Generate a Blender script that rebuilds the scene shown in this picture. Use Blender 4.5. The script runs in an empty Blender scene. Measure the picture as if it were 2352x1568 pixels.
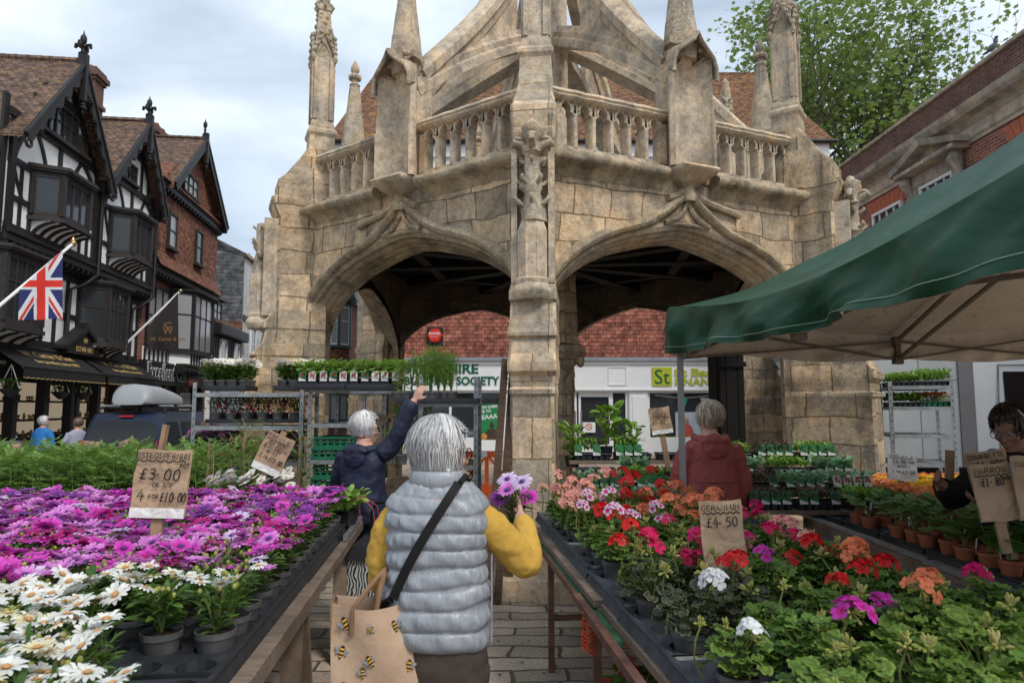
import bpy, bmesh, math, random
import numpy as np
from mathutils import Matrix, Vector, noise as mnoise
PI = math.pi; sin = math.sin; cos = math.cos; rad = math.radians
RND = random.Random(11)
def ru(a, b): return RND.uniform(a, b)
SC = bpy.context.scene; COL = SC.collection
# ---- the camera model, used to take positions off the photograph (2352-px wide reading)
CP, SP, FOC, CH = cos(rad(5.5)), sin(rad(5.5)), 1568.0, 1.62
def ray(x, y):
    u = (x-1176)/FOC; v = (784-y)/FOC
    return u, CP-v*SP, SP+v*CP
def atY(x, y, Y):
    d = ray(x, y); k = Y/d[1]; return Vector((d[0]*k, Y, CH+d[2]*k))
def atZ(x, y, Z):
    d = ray(x, y); k = (Z-CH)/d[2]; return Vector((d[0]*k, d[1]*k, Z))
def topix(p):
    yc = p[1]*CP+(p[2]-CH)*SP; zc = -p[1]*SP+(p[2]-CH)*CP
    return 1176+FOC*p[0]/yc, 784-FOC*zc/yc
def sstep(a, b, x):
    t = min(1, max(0, (x-a)/(b-a))); return t*t*(3-2*t)
def ground_z(x, y): return -0.3*sstep(-2.6, -5.6, x)*sstep(5.5, 8.5, y)
def T(x=0, y=0, z=0): return Matrix.Translation((x, y, z))
def RZ(a): return Matrix.Rotation(a, 4, 'Z')
def RX(a): return Matrix.Rotation(a, 4, 'X')
def RY(a): return Matrix.Rotation(a, 4, 'Y')
def SCL(x, y=None, z=None): return Matrix.Diagonal((x, y if y is not None else x, z if z is not None else x, 1))
def frame(o, x, y):
    x = Vector(x).normalized(); z = x.cross(Vector(y)).normalized(); y = z.cross(x)
    m = Matrix((x, y, z)).transposed().to_4x4(); m.translation = Vector(o); return m

class MB:
    def __init__(s, M=None):
        s.v = []; s.f = []; s.m = []; s.mi = 0; s.M = M or Matrix.Identity(4); s.arr = []
    def add(s, vs, fs, mi=None):
        b = len(s.v); M = s.M
        s.v += [tuple(M @ Vector(p)) for p in vs]
        flip = M.determinant() < 0
        for f in fs:
            f = [b+i for i in f]
            s.f.append(f[::-1] if flip else f)
        s.m += [s.mi if mi is None else mi]*len(fs)
    def bx(s, x0, x1, y0, y1, z0, z1, mi=None, ch=0):
        if ch:
            c = ch
            P = lambda z, k: [(x0+k, y0+k, z), (x1-k, y0+k, z), (x1-k, y1-k, z), (x0+k, y1-k, z)]
            s.loft([P(z0, c), P(z0+c, 0), P(z1-c, 0), P(z1, c)], mi=mi); return
        s.add([(x0,y0,z0),(x1,y0,z0),(x1,y1,z0),(x0,y1,z0),(x0,y0,z1),(x1,y0,z1),(x1,y1,z1),(x0,y1,z1)],
              [(3,2,1,0),(4,5,6,7),(0,1,5,4),(1,2,6,5),(2,3,7,6),(3,0,4,7)], mi)
    def box(s, c, size, mi=None, rz=0, ch=0):
        o = s.M; s.M = o @ T(*c) @ RZ(rz); a, b, d = size[0]/2, size[1]/2, size[2]/2
        s.bx(-a, a, -b, b, -d, d, mi, ch); s.M = o
    def beam(s, p, q, w, h, up=(0,0,1), mi=None):
        p = Vector(p); q = Vector(q); d = q-p; L = d.length
        up = Vector(up)
        if abs(d.normalized().dot(up)) > .98: up = Vector((1,0,0)) if abs(d.x) < abs(d.y)+abs(d.z) else Vector((0,1,0))
        o = s.M; s.M = o @ frame(p, d, up.cross(d).cross(d)*-1 if False else up)
        # local x along, y ~ up, z side
        s.bx(0, L, -h/2, h/2, -w/2, w/2, mi); s.M = o
    def loft(s, rings, closed=True, cap=True, mi=None):
        n = len(rings[0]); vs = [p for r in rings for p in r]; fs = []
        for i in range(len(rings)-1):
            for j in range(n if closed else n-1):
                k = (j+1) % n; fs.append((i*n+j, i*n+k, (i+1)*n+k, (i+1)*n+j))
        if cap and closed:
            fs.append(tuple(range(n))[::-1]); fs.append(tuple((len(rings)-1)*n+j for j in range(n)))
        s.add(vs, fs, mi)
    def tube(s, pts, r, n=6, cap=True, mi=None):
        pts = [Vector(p) for p in pts]; N = len(pts)
        if not isinstance(r, (list, tuple)): r = [r]*N
        rings = []; prev = None
        for i in range(N):
            t = (pts[min(i+1, N-1)]-pts[max(i-1, 0)])
            t = t.normalized() if t.length > 1e-9 else Vector((0,0,1))
            if prev is None:
                a = Vector((0,0,1)) if abs(t.z) < .9 else Vector((1,0,0)); u = t.cross(a).normalized()
            else:
                u = prev-t*prev.dot(t); u = u.normalized() if u.length > 1e-6 else t.orthogonal().normalized()
            prev = u; w = t.cross(u)
            rings.append([pts[i]+(u*cos(2*PI*j/n)+w*sin(2*PI*j/n))*r[i] for j in range(n)])
        s.loft(rings, True, cap, mi)
    def lathe(s, prof, n=12, c=(0,0,0), mi=None, cap=True, ph=0):
        s.loft([[(c[0]+r*cos(2*PI*j/n+ph), c[1]+r*sin(2*PI*j/n+ph), c[2]+z) for j in range(n)] for r, z in prof], True, cap, mi)
    def sqlathe(s, prof, c=(0,0,0), mi=None, cap=True):   # square section: half-width, z
        s.loft([[(c[0]-r, c[1]-r, c[2]+z), (c[0]+r, c[1]-r, c[2]+z), (c[0]+r, c[1]+r, c[2]+z), (c[0]-r, c[1]+r, c[2]+z)] for r, z in prof], True, cap, mi)
    def prism(s, poly, a, b, mi=None, axis='z'):          # polygon extruded between a and b
        n = len(poly)
        if axis == 'z': g = lambda p, h: (p[0], p[1], h)
        elif axis == 'y': g = lambda p, h: (p[0], h, p[1])
        else: g = lambda p, h: (h, p[0], p[1])
        vs = [g(p, a) for p in poly]+[g(p, b) for p in poly]
        s.add(vs, [tuple(range(n))[::-1], tuple(range(n, 2*n))]+[(i, (i+1) % n, n+(i+1) % n, n+i) for i in range(n)], mi)
    def sweep(s, path, prof, N, closed_prof=False, mi=None, cap=False):
        # profile (a,b): a along in-plane normal (N x tangent), b along N
        path = [Vector(p) for p in path]; N = Vector(N).normalized(); rings = []
        for i in range(len(path)):
            t = (path[min(i+1, len(path)-1)]-path[max(i-1, 0)]).normalized(); q = N.cross(t).normalized()
            rings.append([path[i]+q*a+N*b for a, b in prof])
        s.loft(rings, closed_prof, cap, mi)
    def ell(s, c, r, n=12, m=8, R=None, mi=None, jit=0):
        o = s.M; s.M = o @ T(*c) @ (R or Matrix.Identity(4))
        if not isinstance(r, (list, tuple)): r = (r, r, r)
        rings = []
        for i in range(m+1):
            a = -PI/2+PI*i/m; a = max(-PI/2+.05, min(PI/2-.05, a))
            rings.append([(r[0]*cos(a)*cos(2*PI*j/n)*(1+ru(-jit, jit)), r[1]*cos(a)*sin(2*PI*j/n)*(1+ru(-jit, jit)), r[2]*sin(a)) for j in range(n)])
        s.loft(rings, True, True, mi); s.M = o
    def grid(s, fn, nu, nv, mi=None):
        s.add([fn(i/nu, j/nv) for j in range(nv+1) for i in range(nu+1)],
              [(j*(nu+1)+i, j*(nu+1)+i+1, (j+1)*(nu+1)+i+1, (j+1)*(nu+1)+i) for j in range(nv) for i in range(nu)], mi)
    def scat(s, proto, mats, mi=0):                        # many copies of a small (V,F) prototype
        V, F = proto; s.arr.append((np.array(V), F, [np.array(m) for m in mats], mi))
    def build(s, name, mats, parent=None, smooth=None, at=None):
        me = bpy.data.meshes.new(name)
        v = s.v; f = s.f; m = list(s.m)
        if s.arr:
            vs = [np.array(v).reshape(-1, 3)] if v else []; b = len(v); f = list(f)
            for V, F, Ms, mi in s.arr:
                for A in Ms:
                    vs.append(V @ A[:3, :3].T+A[:3, 3]); f += [[b+i for i in q] for q in F]; m += [mi]*len(F); b += len(V)
            v = np.concatenate(vs)
        v = np.array(v, dtype=float).reshape(-1, 3)
        off = Vector(at) if at is not None else Vector((0, 0, 0)); p = parent
        while p is not None: off += p.location; p = p.parent
        v = v-np.array(off)
        me.from_pydata(v.tolist(), [], f)
        if not isinstance(mats, (list, tuple)): mats = [mats]
        for x in mats: me.materials.append(x)
        if len(mats) > 1: me.polygons.foreach_set('material_index', m)
        n = len(me.polygons)
        if 0 < n < 60000:
            nor = np.empty(n*3); me.polygons.foreach_get('normal', nor); nor = nor.reshape(-1, 3)
            lt = np.empty(n, dtype=np.int32); me.polygons.foreach_get('loop_total', lt)
            lv = np.empty(len(me.loops), dtype=np.int32); me.loops.foreach_get('vertex_index', lv)
            N = np.repeat(nor, lt, axis=0); Pp = v[lv]
            u = np.stack([-N[:, 1], N[:, 0], np.zeros(len(N))], 1); L = np.linalg.norm(u, axis=1)
            flat = L < .15; u[flat] = (1, 0, 0); L[flat] = 1; u /= L[:, None]
            w = np.cross(N, u); w[flat] = (0, 1, 0)
            uv = np.stack([(Pp*u).sum(1), (Pp*w).sum(1)], 1).astype(np.float32)
            me.uv_layers.new(name='UVMap').data.foreach_set('uv', uv.ravel())
        if smooth is not None:
            me.polygons.foreach_set('use_smooth', [True]*n)
            if smooth < 180: me.set_sharp_from_angle(angle=rad(smooth))
        me.update()
        o = bpy.data.objects.new(name, me); COL.objects.link(o)
        if parent is not None: o.parent = parent
        if at is not None: o.location = Vector(at)
        return o
def tag(o, label, cat=None, group=None, kind=None):
    if label: o['label'] = label
    if cat: o['category'] = cat
    if group: o['group'] = group
    if kind: o['kind'] = kind
    return o
def thing(name, label, cat, loc=(0,0,0), rz=0, group=None):
    o = bpy.data.objects.new(name, None); COL.objects.link(o); o.empty_display_size = .1
    o.location = Vector(loc); o.rotation_euler = (0, 0, rz); return tag(o, label, cat, group)
def dup(o, loc=None, rz=None, label=None, group=None, scale=None, parent=None, rot=None):
    c = o.copy(); COL.objects.link(c)
    if parent is not None: c.parent = parent
    if loc is not None: c.location = Vector(loc)
    if rz is not None: c.rotation_euler = (0, 0, rz)
    if rot is not None: c.rotation_euler = rot
    if scale is not None: c.scale = scale if isinstance(scale, (tuple, list)) else (scale,)*3
    if label: c['label'] = label
    if group: c['group'] = group
    for ch in o.children: dup(ch, parent=c)
    return c
def inst(name, mesh, parent=None, M=None, loc=None):
    o = bpy.data.objects.new(name, mesh); COL.objects.link(o)
    if parent is not None: o.parent = parent
    if M is not None: o.matrix_basis = M
    if loc is not None: o.location = loc
    return o
def proto_mesh(o):                                        # keep the mesh, drop the object
    me = o.data; bpy.data.objects.remove(o); return me

# ---------------------------------------------------------------- materials
class NT:
    def __init__(s, name):
        s.mat = bpy.data.materials.new(name); s.mat.use_nodes = True; nt = s.mat.node_tree; s.n = nt.nodes; s.l = nt.links
        s.b = s.n['Principled BSDF']; s._tc = None
    def a(s, t, **k):
        x = s.n.new('ShaderNode'+t)
        for kk, vv in k.items():
            if hasattr(x, kk): setattr(x, kk, vv)
            else: s.set(x, kk.replace('_', ' '), vv)
        return x
    def set(s, node, key, val):
        i = node.inputs[key] if not isinstance(key, str) or key in node.inputs else node.inputs[key.title()]
        if hasattr(val, 'is_output') or isinstance(val, bpy.types.NodeSocket): s.l.new(val, i)
        elif isinstance(val, (tuple, list)) and len(val) == 3 and i.type == 'RGBA': i.default_value = (*val, 1)
        else: i.default_value = val
    @property
    def tc(s):
        if not s._tc: s._tc = s.a('TexCoord')
        return s._tc
    def uv(s): return s.tc.outputs['UV']
    def ob(s): return s.tc.outputs['Object']
    def map(s, vec, scale=(1,1,1), loc=(0,0,0)):
        x = s.a('Mapping'); s.l.new(vec, x.inputs['Vector']); x.inputs['Scale'].default_value = scale; x.inputs['Location'].default_value = loc
        return x.outputs[0]
    def noise(s, scale, detail=4, rough=.55, vec=None, out='Fac', dist=0):
        x = s.a('TexNoise'); x.inputs['Scale'].default_value = scale; x.inputs['Detail'].default_value = detail; x.inputs['Roughness'].default_value = rough
        x.inputs['Distortion'].default_value = dist
        s.l.new(vec if vec is not None else s.ob(), x.inputs['Vector']); return x.outputs[out]
    def ramp(s, fac, stops, interp='LINEAR'):
        x = s.a('ValToRGB'); s.l.new(fac, x.inputs[0]); r = x.color_ramp; r.interpolation = interp
        while len(r.elements) < len(stops): r.elements.new(.5)
        for e, (p, c) in zip(r.elements, stops):
            e.position = p; e.color = (*c, 1) if isinstance(c, (tuple, list)) else (c, c, c, 1)
        return x.outputs[0]
    def mix(s, fac, c1, c2, mode='MIX'):
        x = s.a('MixRGB'); x.blend_type = mode
        for k, v in ((0, fac), (1, c1), (2, c2)):
            if isinstance(v, bpy.types.NodeSocket): s.l.new(v, x.inputs[k])
            elif isinstance(v, (tuple, list)): x.inputs[k].default_value = (*v, 1)
            else: x.inputs[k].default_value = v if k == 0 else (v, v, v, 1)
        return x.outputs[0]
    def math(s, op, a, b=0.0):
        x = s.a('Math'); x.operation = op
        for k, v in ((0, a), (1, b)):
            if isinstance(v, bpy.types.NodeSocket): s.l.new(v, x.inputs[k])
            else: x.inputs[k].default_value = v
        return x.outputs[0]
    def brick(s, vec, w, h, mortar=.01, c1=(1,1,1), c2=(.5,.5,.5), cm=(.1,.1,.1), off=.5, bias=0, smooth=.1, freq=2, squash=1.0):
        x = s.a('TexBrick'); x.offset = off; x.squash = squash; x.offset_frequency = freq; s.l.new(vec, x.inputs['Vector'])
        for k, v in (('Scale', 1), ('Brick Width', w), ('Row Height', h), ('Mortar Size', mortar), ('Bias', bias), ('Mortar Smooth', smooth)): x.inputs[k].default_value = v
        for k, v in (('Color1', c1), ('Color2', c2), ('Mortar', cm)): x.inputs[k].default_value = (*v, 1)
        return x
    def distort(s, vec, scale, amt):
        nn = s.noise(scale, 3, .5, vec, 'Color'); y = s.a('VectorMath'); y.operation = 'SUBTRACT'; s.l.new(nn, y.inputs[0]); y.inputs[1].default_value = (.5,.5,.5)
        z = s.a('VectorMath'); z.operation = 'SCALE'; s.l.new(y.outputs[0], z.inputs[0]); z.inputs['Scale'].default_value = amt
        w = s.a('VectorMath'); w.operation = 'ADD'; s.l.new(vec, w.inputs[0]); s.l.new(z.outputs[0], w.inputs[1]); return w.outputs[0]
    def bump(s, h, strength=.5, dist=.02, prev=None):
        x = s.a('Bump'); x.inputs['Strength'].default_value = strength; x.inputs['Distance'].default_value = dist; s.l.new(h, x.inputs['Height'])
        if prev is not None: s.l.new(prev, x.inputs['Normal'])
        return x.outputs[0]
    def island(s): return s.a('NewGeometry').outputs['Random Per Island']
    def out(s, col=None, rough=.7, normal=None, metal=0, spec=.3, **k):
        b = s.b
        if col is not None: s.set(b, 'Base Color', col)
        s.set(b, 'Roughness', rough); s.set(b, 'Metallic', metal); s.set(b, 'Specular IOR Level', spec)
        if normal is not None: s.l.new(normal, b.inputs['Normal'])
        for kk, v in k.items(): s.set(b, kk.replace('_', ' '), v)
        return s.mat
def P(name, col, rough=.6, var=.18, vscale=6, bump=.15, bscale=60, bdist=.004, metal=0, spec=.3, **k):
    t = NT(name); n = t.noise(vscale, 5, .6)
    dark = tuple(c*(1-var) for c in col); lite = tuple(min(1, c*(1+var)) for c in col)
    c = t.ramp(n, [(.3, dark), (.7, lite)])
    nm = t.bump(t.noise(bscale, 4, .6), bump, bdist) if bump else None
    return t.out(c, rough, nm, metal, spec, **k)
def leafmat(name, c1, c2, c3=None, rough=.5, trans=.25, spec=.35, edge=None):
    t = NT(name); i = t.island(); n = t.noise(35, 2, .5)
    c = t.ramp(i, [(0, c1), (.55, c2), (1, c3 or c2)])
    c = t.mix(.35, c, t.ramp(n, [(.3, tuple(x*.55 for x in c1)), (.7, tuple(min(1, x*1.5) for x in c2))]))
    t.out(c, rough, None, 0, spec)
    tr = t.a('BsdfTranslucent'); t.l.new(t.mix(.5, c, (.25,.4,.05)), tr.inputs[0])
    ms = t.a('MixShader'); ms.inputs[0].default_value = trans; t.l.new(t.b.outputs[0], ms.inputs[1]); t.l.new(tr.outputs[0], ms.inputs[2])
    t.l.new(ms.outputs[0], t.n['Material Output'].inputs[0]); return t.mat
def text_mesh(txt, size, ext=.002, offset=0, align='LEFT', shear=0, space=1.0):
    cu = bpy.data.curves.new('lettering', 'FONT'); cu.body = txt; cu.size = size; cu.extrude = ext; cu.offset = offset; cu.align_x = align; cu.shear = shear; cu.space_character = space; cu.resolution_u = 3
    o = bpy.data.objects.new('lettering', cu); COL.objects.link(o)
    me = bpy.data.meshes.new_from_object(o.evaluated_get(bpy.context.evaluated_depsgraph_get())); bpy.data.objects.remove(o); bpy.data.curves.remove(cu); return me
def lettering(name, txt, size, M, mat, parent, ext=.004, offset=0, width=None, align='CENTER', shear=0, space=1.0, xs=None):
    me = text_mesh(txt, size, ext, offset, align, shear, space); me.materials.clear(); me.materials.append(mat)
    if width or xs:
        a = np.empty(len(me.vertices)*3); me.vertices.foreach_get('co', a); a = a.reshape(-1, 3)
        k = xs or width/(a[:, 0].max()-a[:, 0].min()); a[:, 0] *= k; me.vertices.foreach_set('co', a.ravel())
    o = bpy.data.objects.new(name, me); COL.objects.link(o); o.parent = parent
    off = Vector((0,0,0)); p = parent
    while p is not None: off += p.location; p = p.parent
    o.matrix_basis = T(*(-off)) @ M; return o
# ---- a hand-drawn stroke alphabet on a 4 x 6 grid, for the chalked price cards
GL = {'A':'0,0 2,6 4,0;.8,2.2 3.2,2.2','B':'0,0 0,6 2.6,6 3.4,5 2.6,3.2 0,3.2;2.6,3.2 3.8,1.8 2.8,0 0,0','C':'3.8,5 2.6,6 1,5.6 .1,3.4 .6,1 2.2,0 3.8,.8','E':'3.4,6 0,6 0,0 3.6,0;0,3.1 2.8,3.1','F':'3.6,6 0,6 0,0;0,3.1 2.8,3.1','G':'3.8,5 2.4,6 .8,5.4 0,3 .8,.6 2.4,0 3.8,1 3.8,2.6 2.4,2.6','I':'1,0 1,6','D':'0,0 0,6 2.4,5.6 3.8,3.4 3,.8 0,0','K':'0,0 0,6;3.6,6 0,2.8 3.8,0','L':'0,6 0,0 3.4,0','M':'0,0 .4,6 2,2 3.6,6 4,0','N':'0,0 0,6 3.8,0 3.8,6','O':'2,6 .4,5 0,3 .5,.9 2,0 3.5,.9 4,3 3.5,5.1 2,6','P':'0,0 0,6 2.8,6 3.8,4.6 2.8,3 0,2.8','R':'0,0 0,6 2.8,6 3.6,4.6 2.8,3.2 0,3;1.4,3.1 3.8,0','S':'3.6,5 2.4,6 .6,5.6 .4,4 2,3.2 3.6,2.2 3.2,.6 1.6,0 0,.9','T':'0,6 4,6;2,6 2,0','U':'0,6 .2,1.2 1.6,0 3.2,.6 3.8,6','V':'0,6 2,0 4,6','W':'0,6 1,0 2,4 3,0 4,6','Y':'0,6 2,3 4,6;2,3 1.4,0','X':'0,0 4,6;0,6 4,0','H':'0,0 0,6;4,0 4,6;0,3 4,3','0':'2,6 .4,5 0,3 .5,.9 2,0 3.5,.9 4,3 3.5,5.1 2,6','1':'1.5,6 1.5,0','2':'.2,4.8 1.4,6 3,5.6 3.2,4 0,0 3.8,.2','3':'.3,5.4 1.8,6 3.2,5 2.6,3.6 1.2,3.2;1.2,3.2 3,2.8 3.6,1.4 2.2,0 .2,.6','4':'2.2,6 0,2 3.8,2.2;2.8,4 2.6,-.6','5':'3.4,6 .6,6 .4,3.4 2.2,3.8 3.6,2.2 2.8,.4 .2,.2','7':'.2,5.8 3.6,6 1.4,0','8':'2,3.2 .6,4.4 1.2,5.8 2.8,5.8 3.4,4.4 2,3.2 .4,1.8 1,.2 3,.2 3.7,1.8 2,3.2','9':'3.4,4.6 2,6 .4,4.8 .8,3.2 2.6,3.2 3.4,4.8 2.8,0','£':'3.6,5.2 2.4,6 1.4,4.6 1.6,2 .9,.3 0,.4 .6,1 1.8,.2 3.6,.3;.2,3 2.8,3','.':'.6,2.6 .9,3','-':'0,3 2,3','~':'0,0 1,.5 2,0 3,.6 4,.1','_':'0,0 4,.2'}
def scribble(mb, txt, x, y, h, w=None, lw=.006, slant=.06, mi=1, z=.003, rise=0):
    n = len(txt); k = h/6; adv = (w/n) if w else h*.86
    for i, c in enumerate(txt):
        if c == ' ': continue
        g = GL.get(c)
        if not g: continue
        gw = adv*.74/4 if c not in '.' else adv*.3/4
        jx, jy = ru(-.06, .06)*h, ru(-.05, .05)*h+rise*i*adv
        for st in g.split(';'):
            pts = [tuple(map(float, q.split(','))) for q in st.split()]
            pts = [(x+i*adv+px*gw+py*k*slant+jx, y+py*k+jy) for px, py in pts]
            stroke(mb, pts, lw, mi, z)
def stroke(mb, pts, lw, mi=1, z=.003):
    L = []; 
    for i, p in enumerate(pts):
        a = Vector(pts[max(i-1, 0)]); b = Vector(pts[min(i+1, len(pts)-1)]); t = (b-a); t = t.normalized() if t.length > 0 else Vector((1,0)); nn = Vector((-t.y, t.x))*lw/2
        e = t*lw*.4*(-1 if i == 0 else 1 if i == len(pts)-1 else 0)
        L.append(((p[0]+nn.x+e.x, p[1]+nn.y+e.y, z), (p[0]-nn.x+e.x, p[1]-nn.y+e.y, z)))
    vs = [q for a in L for q in a]
    mb.add(vs, [(2*i, 2*i+1, 2*i+3, 2*i+2) for i in range(len(L)-1)], mi)
# ---------------------------------------------------------------- sky, sun, ground
SUN_EL, SUN_AZ = rad(50), rad(138)     # azimuth measured clockwise from +Y
W = bpy.data.worlds.new('World'); SC.world = W; W.use_nodes = True
wn, wl = W.node_tree.nodes, W.node_tree.links
bg = wn['Background']; sky = wn.new('ShaderNodeTexSky'); sky.sky_type = 'NISHITA'; sky.sun_disc = False
sky.sun_elevation = SUN_EL; sky.sun_rotation = SUN_AZ; sky.air_density = 1.0; sky.dust_density = 1.5; sky.ozone_density = 1.2
tc = wn.new('ShaderNodeTexCoord'); mp = wn.new('ShaderNodeMapping'); mp.inputs['Scale'].default_value = (1.3, 1.3, 3.0); mp.inputs['Location'].default_value = (2.1, .4, .6)
wl.new(tc.outputs['Generated'], mp.inputs[0])
def wnoise(sc, det, dist):
    x = wn.new('ShaderNodeTexNoise'); x.inputs['Scale'].default_value = sc; x.inputs['Detail'].default_value = det; x.inputs['Roughness'].default_value = .52; x.inputs['Distortion'].default_value = dist
    wl.new(mp.outputs[0], x.inputs['Vector']); return x.outputs['Fac']
r1 = wn.new('ShaderNodeValToRGB'); wl.new(wnoise(1.7, 6, .35), r1.inputs[0])
r1.color_ramp.elements[0].position = .36; r1.color_ramp.elements[0].color = (4.35, 5.15, 6.1, 1); r1.color_ramp.elements[1].position = .62; r1.color_ramp.elements[1].color = (7.3, 8.1, 9.0, 1)
r2 = wn.new('ShaderNodeValToRGB'); wl.new(wnoise(3.4, 7, .5), r2.inputs[0])
r2.color_ramp.elements[0].position = .34; r2.color_ramp.elements[0].color = (.86, .88, .9, 1); r2.color_ramp.elements[1].position = .68; r2.color_ramp.elements[1].color = (1.1, 1.08, 1.06, 1)
ml = wn.new('ShaderNodeMixRGB'); ml.blend_type = 'MULTIPLY'; ml.inputs[0].default_value = 1; wl.new(r1.outputs[0], ml.inputs[1]); wl.new(r2.outputs[0], ml.inputs[2])
mx = wn.new('ShaderNodeMixRGB'); mx.inputs[0].default_value = .86; wl.new(sky.outputs[0], mx.inputs[1]); wl.new(ml.outputs[0], mx.inputs[2])
wl.new(mx.outputs[0], bg.inputs[0]); bg.inputs[1].default_value = .1
sl = bpy.data.lights.new('sun', 'SUN'); sl.energy = 1.5; sl.angle = rad(14); sl.color = (1, .95, .88)
so = bpy.data.objects.new('sun', sl); COL.objects.link(so)
sdir = Vector((sin(SUN_AZ)*cos(SUN_EL), cos(SUN_AZ)*cos(SUN_EL), sin(SUN_EL)))
so.rotation_euler = sdir.to_track_quat('Z', 'Y').to_euler(); so.location = sdir*60

def m_paving():
    t = NT('street setts'); v = t.distort(t.uv(), 1.7, .16); v = t.distort(v, 9, .025)
    v = t.distort(v, .8, .2); b = t.brick(v, .34, .2, .014, (.54,.44,.345), (.30,.245,.195), (.10,.085,.07), .43, .1, .5, 2, 1.5)
    n = t.noise(3, 6, .6); n2 = t.noise(45, 5, .65)
    c = t.mix(1, b.outputs[0], t.ramp(n, [(.3, (.72,.70,.68)), (.7, (1.15,1.12,1.1))]), 'MULTIPLY')
    c = t.mix(1, c, t.ramp(n2, [(.3, .6), (.7, 1.28)]), 'MULTIPLY')
    moss = t.math('MULTIPLY', b.outputs['Fac'], t.ramp(t.noise(1.1, 4, .6), [(.55, 0), (.66, .8)]))
    c = t.mix(moss, c, (.06,.10,.02))
    h = t.math('ADD', t.math('MULTIPLY', t.math('SUBTRACT', 1, b.outputs['Fac']), 1.0), t.math('MULTIPLY', n2, .25)); h = t.math('ADD', h, t.math('MULTIPLY', n, .5))
    return t.out(c, t.ramp(n, [(.35, .42), (.7, .75)]), t.bump(h, .8, .016), 0, .4)
M_PAVE = m_paving()
def m_asphalt():
    t = NT('worn road'); n = t.noise(120, 4, .7); return t.out(t.ramp(n, [(.3, (.045,.045,.047)), (.75, (.085,.083,.08))]), .8, t.bump(n, .5, .006))
M_ROAD = m_asphalt()
gm = MB(); xs = [-400,-150,-60,-30,-20,-14,-10,-8,-7,-6,-5.5,-5,-4.5,-4,-3.5,-3,-2.5,-2,0,3,6,12,30,60,150,400]; ys = [-400,-120,-40,-10,0,3,5,5.5,6,6.5,7,7.5,8,8.5,9,12,16,20,30,60,150,400]
gm.add([(x, y, ground_z(x, y)) for y in ys for x in xs], [(j*len(xs)+i, j*len(xs)+i+1, (j+1)*len(xs)+i+1, (j+1)*len(xs)+i) for j in range(len(ys)-1) for i in range(len(xs)-1)])
tag(gm.build('ground', M_PAVE), None, None, None, 'structure')
rm = MB(); rm.add([(-11.2,9,-.29),(-6.2,9,-.29),(-9.6,38,-.29),(-15,38,-.29)], [(0,1,2,3)]); tag(rm.build('road', M_ROAD), None, None, None, 'structure')
pv = MB(); fd = Vector((-.116,.993,0)); nd = Vector((.993,.116,0))
a0 = Vector((-10.07-.117*10, 10, -.29)); pv.M = frame(a0+nd*.0, fd, (0,0,1)); pv.bx(-4, 34, 0, .13, -.6, 1.9); tag(pv.build('pavement', P('pavement slabs', (.26,.25,.235), .75, .2, 2, .3, 40, .006)), None, None, None, 'structure')

# ---------------------------------------------------------------- stone
def m_stone(name, w=None, h=None, base=(.56,.455,.33), alt=(.44,.365,.275), warm=(.55,.41,.28), mort=.012, stain=.55, lich=.5, moss=.35, rough_bump=.6, freq=2, rug=.75):
    t = NT(name); uv = t.uv(); ob = t.ob()
    n1 = t.noise(1.3, 5, .62, ob); n2 = t.noise(7, 6, .65, ob); n3 = t.noise(55, 4, .6, ob)
    c = t.ramp(n1, [(.28, alt), (.5, base), (.72, warm)]); hh = None
    if w:
        v = t.distort(uv, 1.1, .05+.16*(mort > .008)); v = t.distort(v, 6, .02)
        b = t.brick(v, w, h, mort, (1.25,1.2,1.12), (.62,.60,.58), (.5,.44,.37), .37, -.05, .25, freq, .8)
        b2 = t.brick(v, w, h, mort, (1.08,.95,.84), (.93,1.0,1.05), (.8,.75,.7), .37, .2, .3, freq, .8)
        c = t.mix(1, c, b.outputs[0], 'MULTIPLY'); c = t.mix(.7, c, b2.outputs[0], 'MULTIPLY'); hh = t.math('SUBTRACT', 1, b.outputs['Fac'])
    c = t.mix(1, c, t.ramp(n2, [(.3, 1-.5*rug), (.5, 1.0), (.7, 1+.32*rug)]), 'MULTIPLY'); c = t.mix(1, c, t.ramp(t.noise(23, 5, .75, ob), [(.33, 1-.4*rug), (.5, 1.0), (.68, 1+.24*rug)]), 'MULTIPLY'); c = t.mix(1, c, t.ramp(t.noise(2.6, 4, .6, t.map(ob, (1,1,1), (5,1,9))), [(.35, (.72,.74,.78)), (.5, (1,1,1)), (.65, (1.15,1.06,.95))]), 'MULTIPLY')
    st = t.noise(1.0, 6, .65, t.map(ob, (2.6, 2.6, .5)))
    c = t.mix(t.math('MULTIPLY', t.ramp(st, [(.5, 0), (.66, 1)]), stain), c, (.125,.105,.08))
    if lich:
        l1 = t.noise(16, 5, .7, t.map(ob, (1,1,1), (7,3,1))); area = t.ramp(t.noise(1.6, 3, .5, t.map(ob, (1,1,1), (3,9,4))), [(.42, 0), (.6, 1)])
        c = t.mix(t.math('MULTIPLY', t.math('MULTIPLY', t.ramp(l1, [(.56, 0), (.64, 1)]), area), lich), c, (.56,.53,.46))
        l2 = t.noise(24, 4, .7, t.map(ob, (1,1,1), (1,5,8)))
        c = t.mix(t.math('MULTIPLY', t.math('MULTIPLY', t.ramp(l2, [(.6, 0), (.67, 1)]), area), lich), c, (.085,.075,.06))
    if moss:
        mo = t.math('MULTIPLY', t.ramp(t.noise(2.2, 6, .7, t.map(ob, (1,1,1.4), (11,2,5))), [(.57, 0), (.69, 1)]), moss)
        c = t.mix(mo, c, (.135,.105,.03))
    nm = t.bump(t.math('ADD', n3, t.math('MULTIPLY', n2, 1.6)), rough_bump, .014)
    if hh is not None: nm = t.bump(hh, .55, .012, nm)
    return t.out(c, .88, nm, 0, .15)
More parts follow.
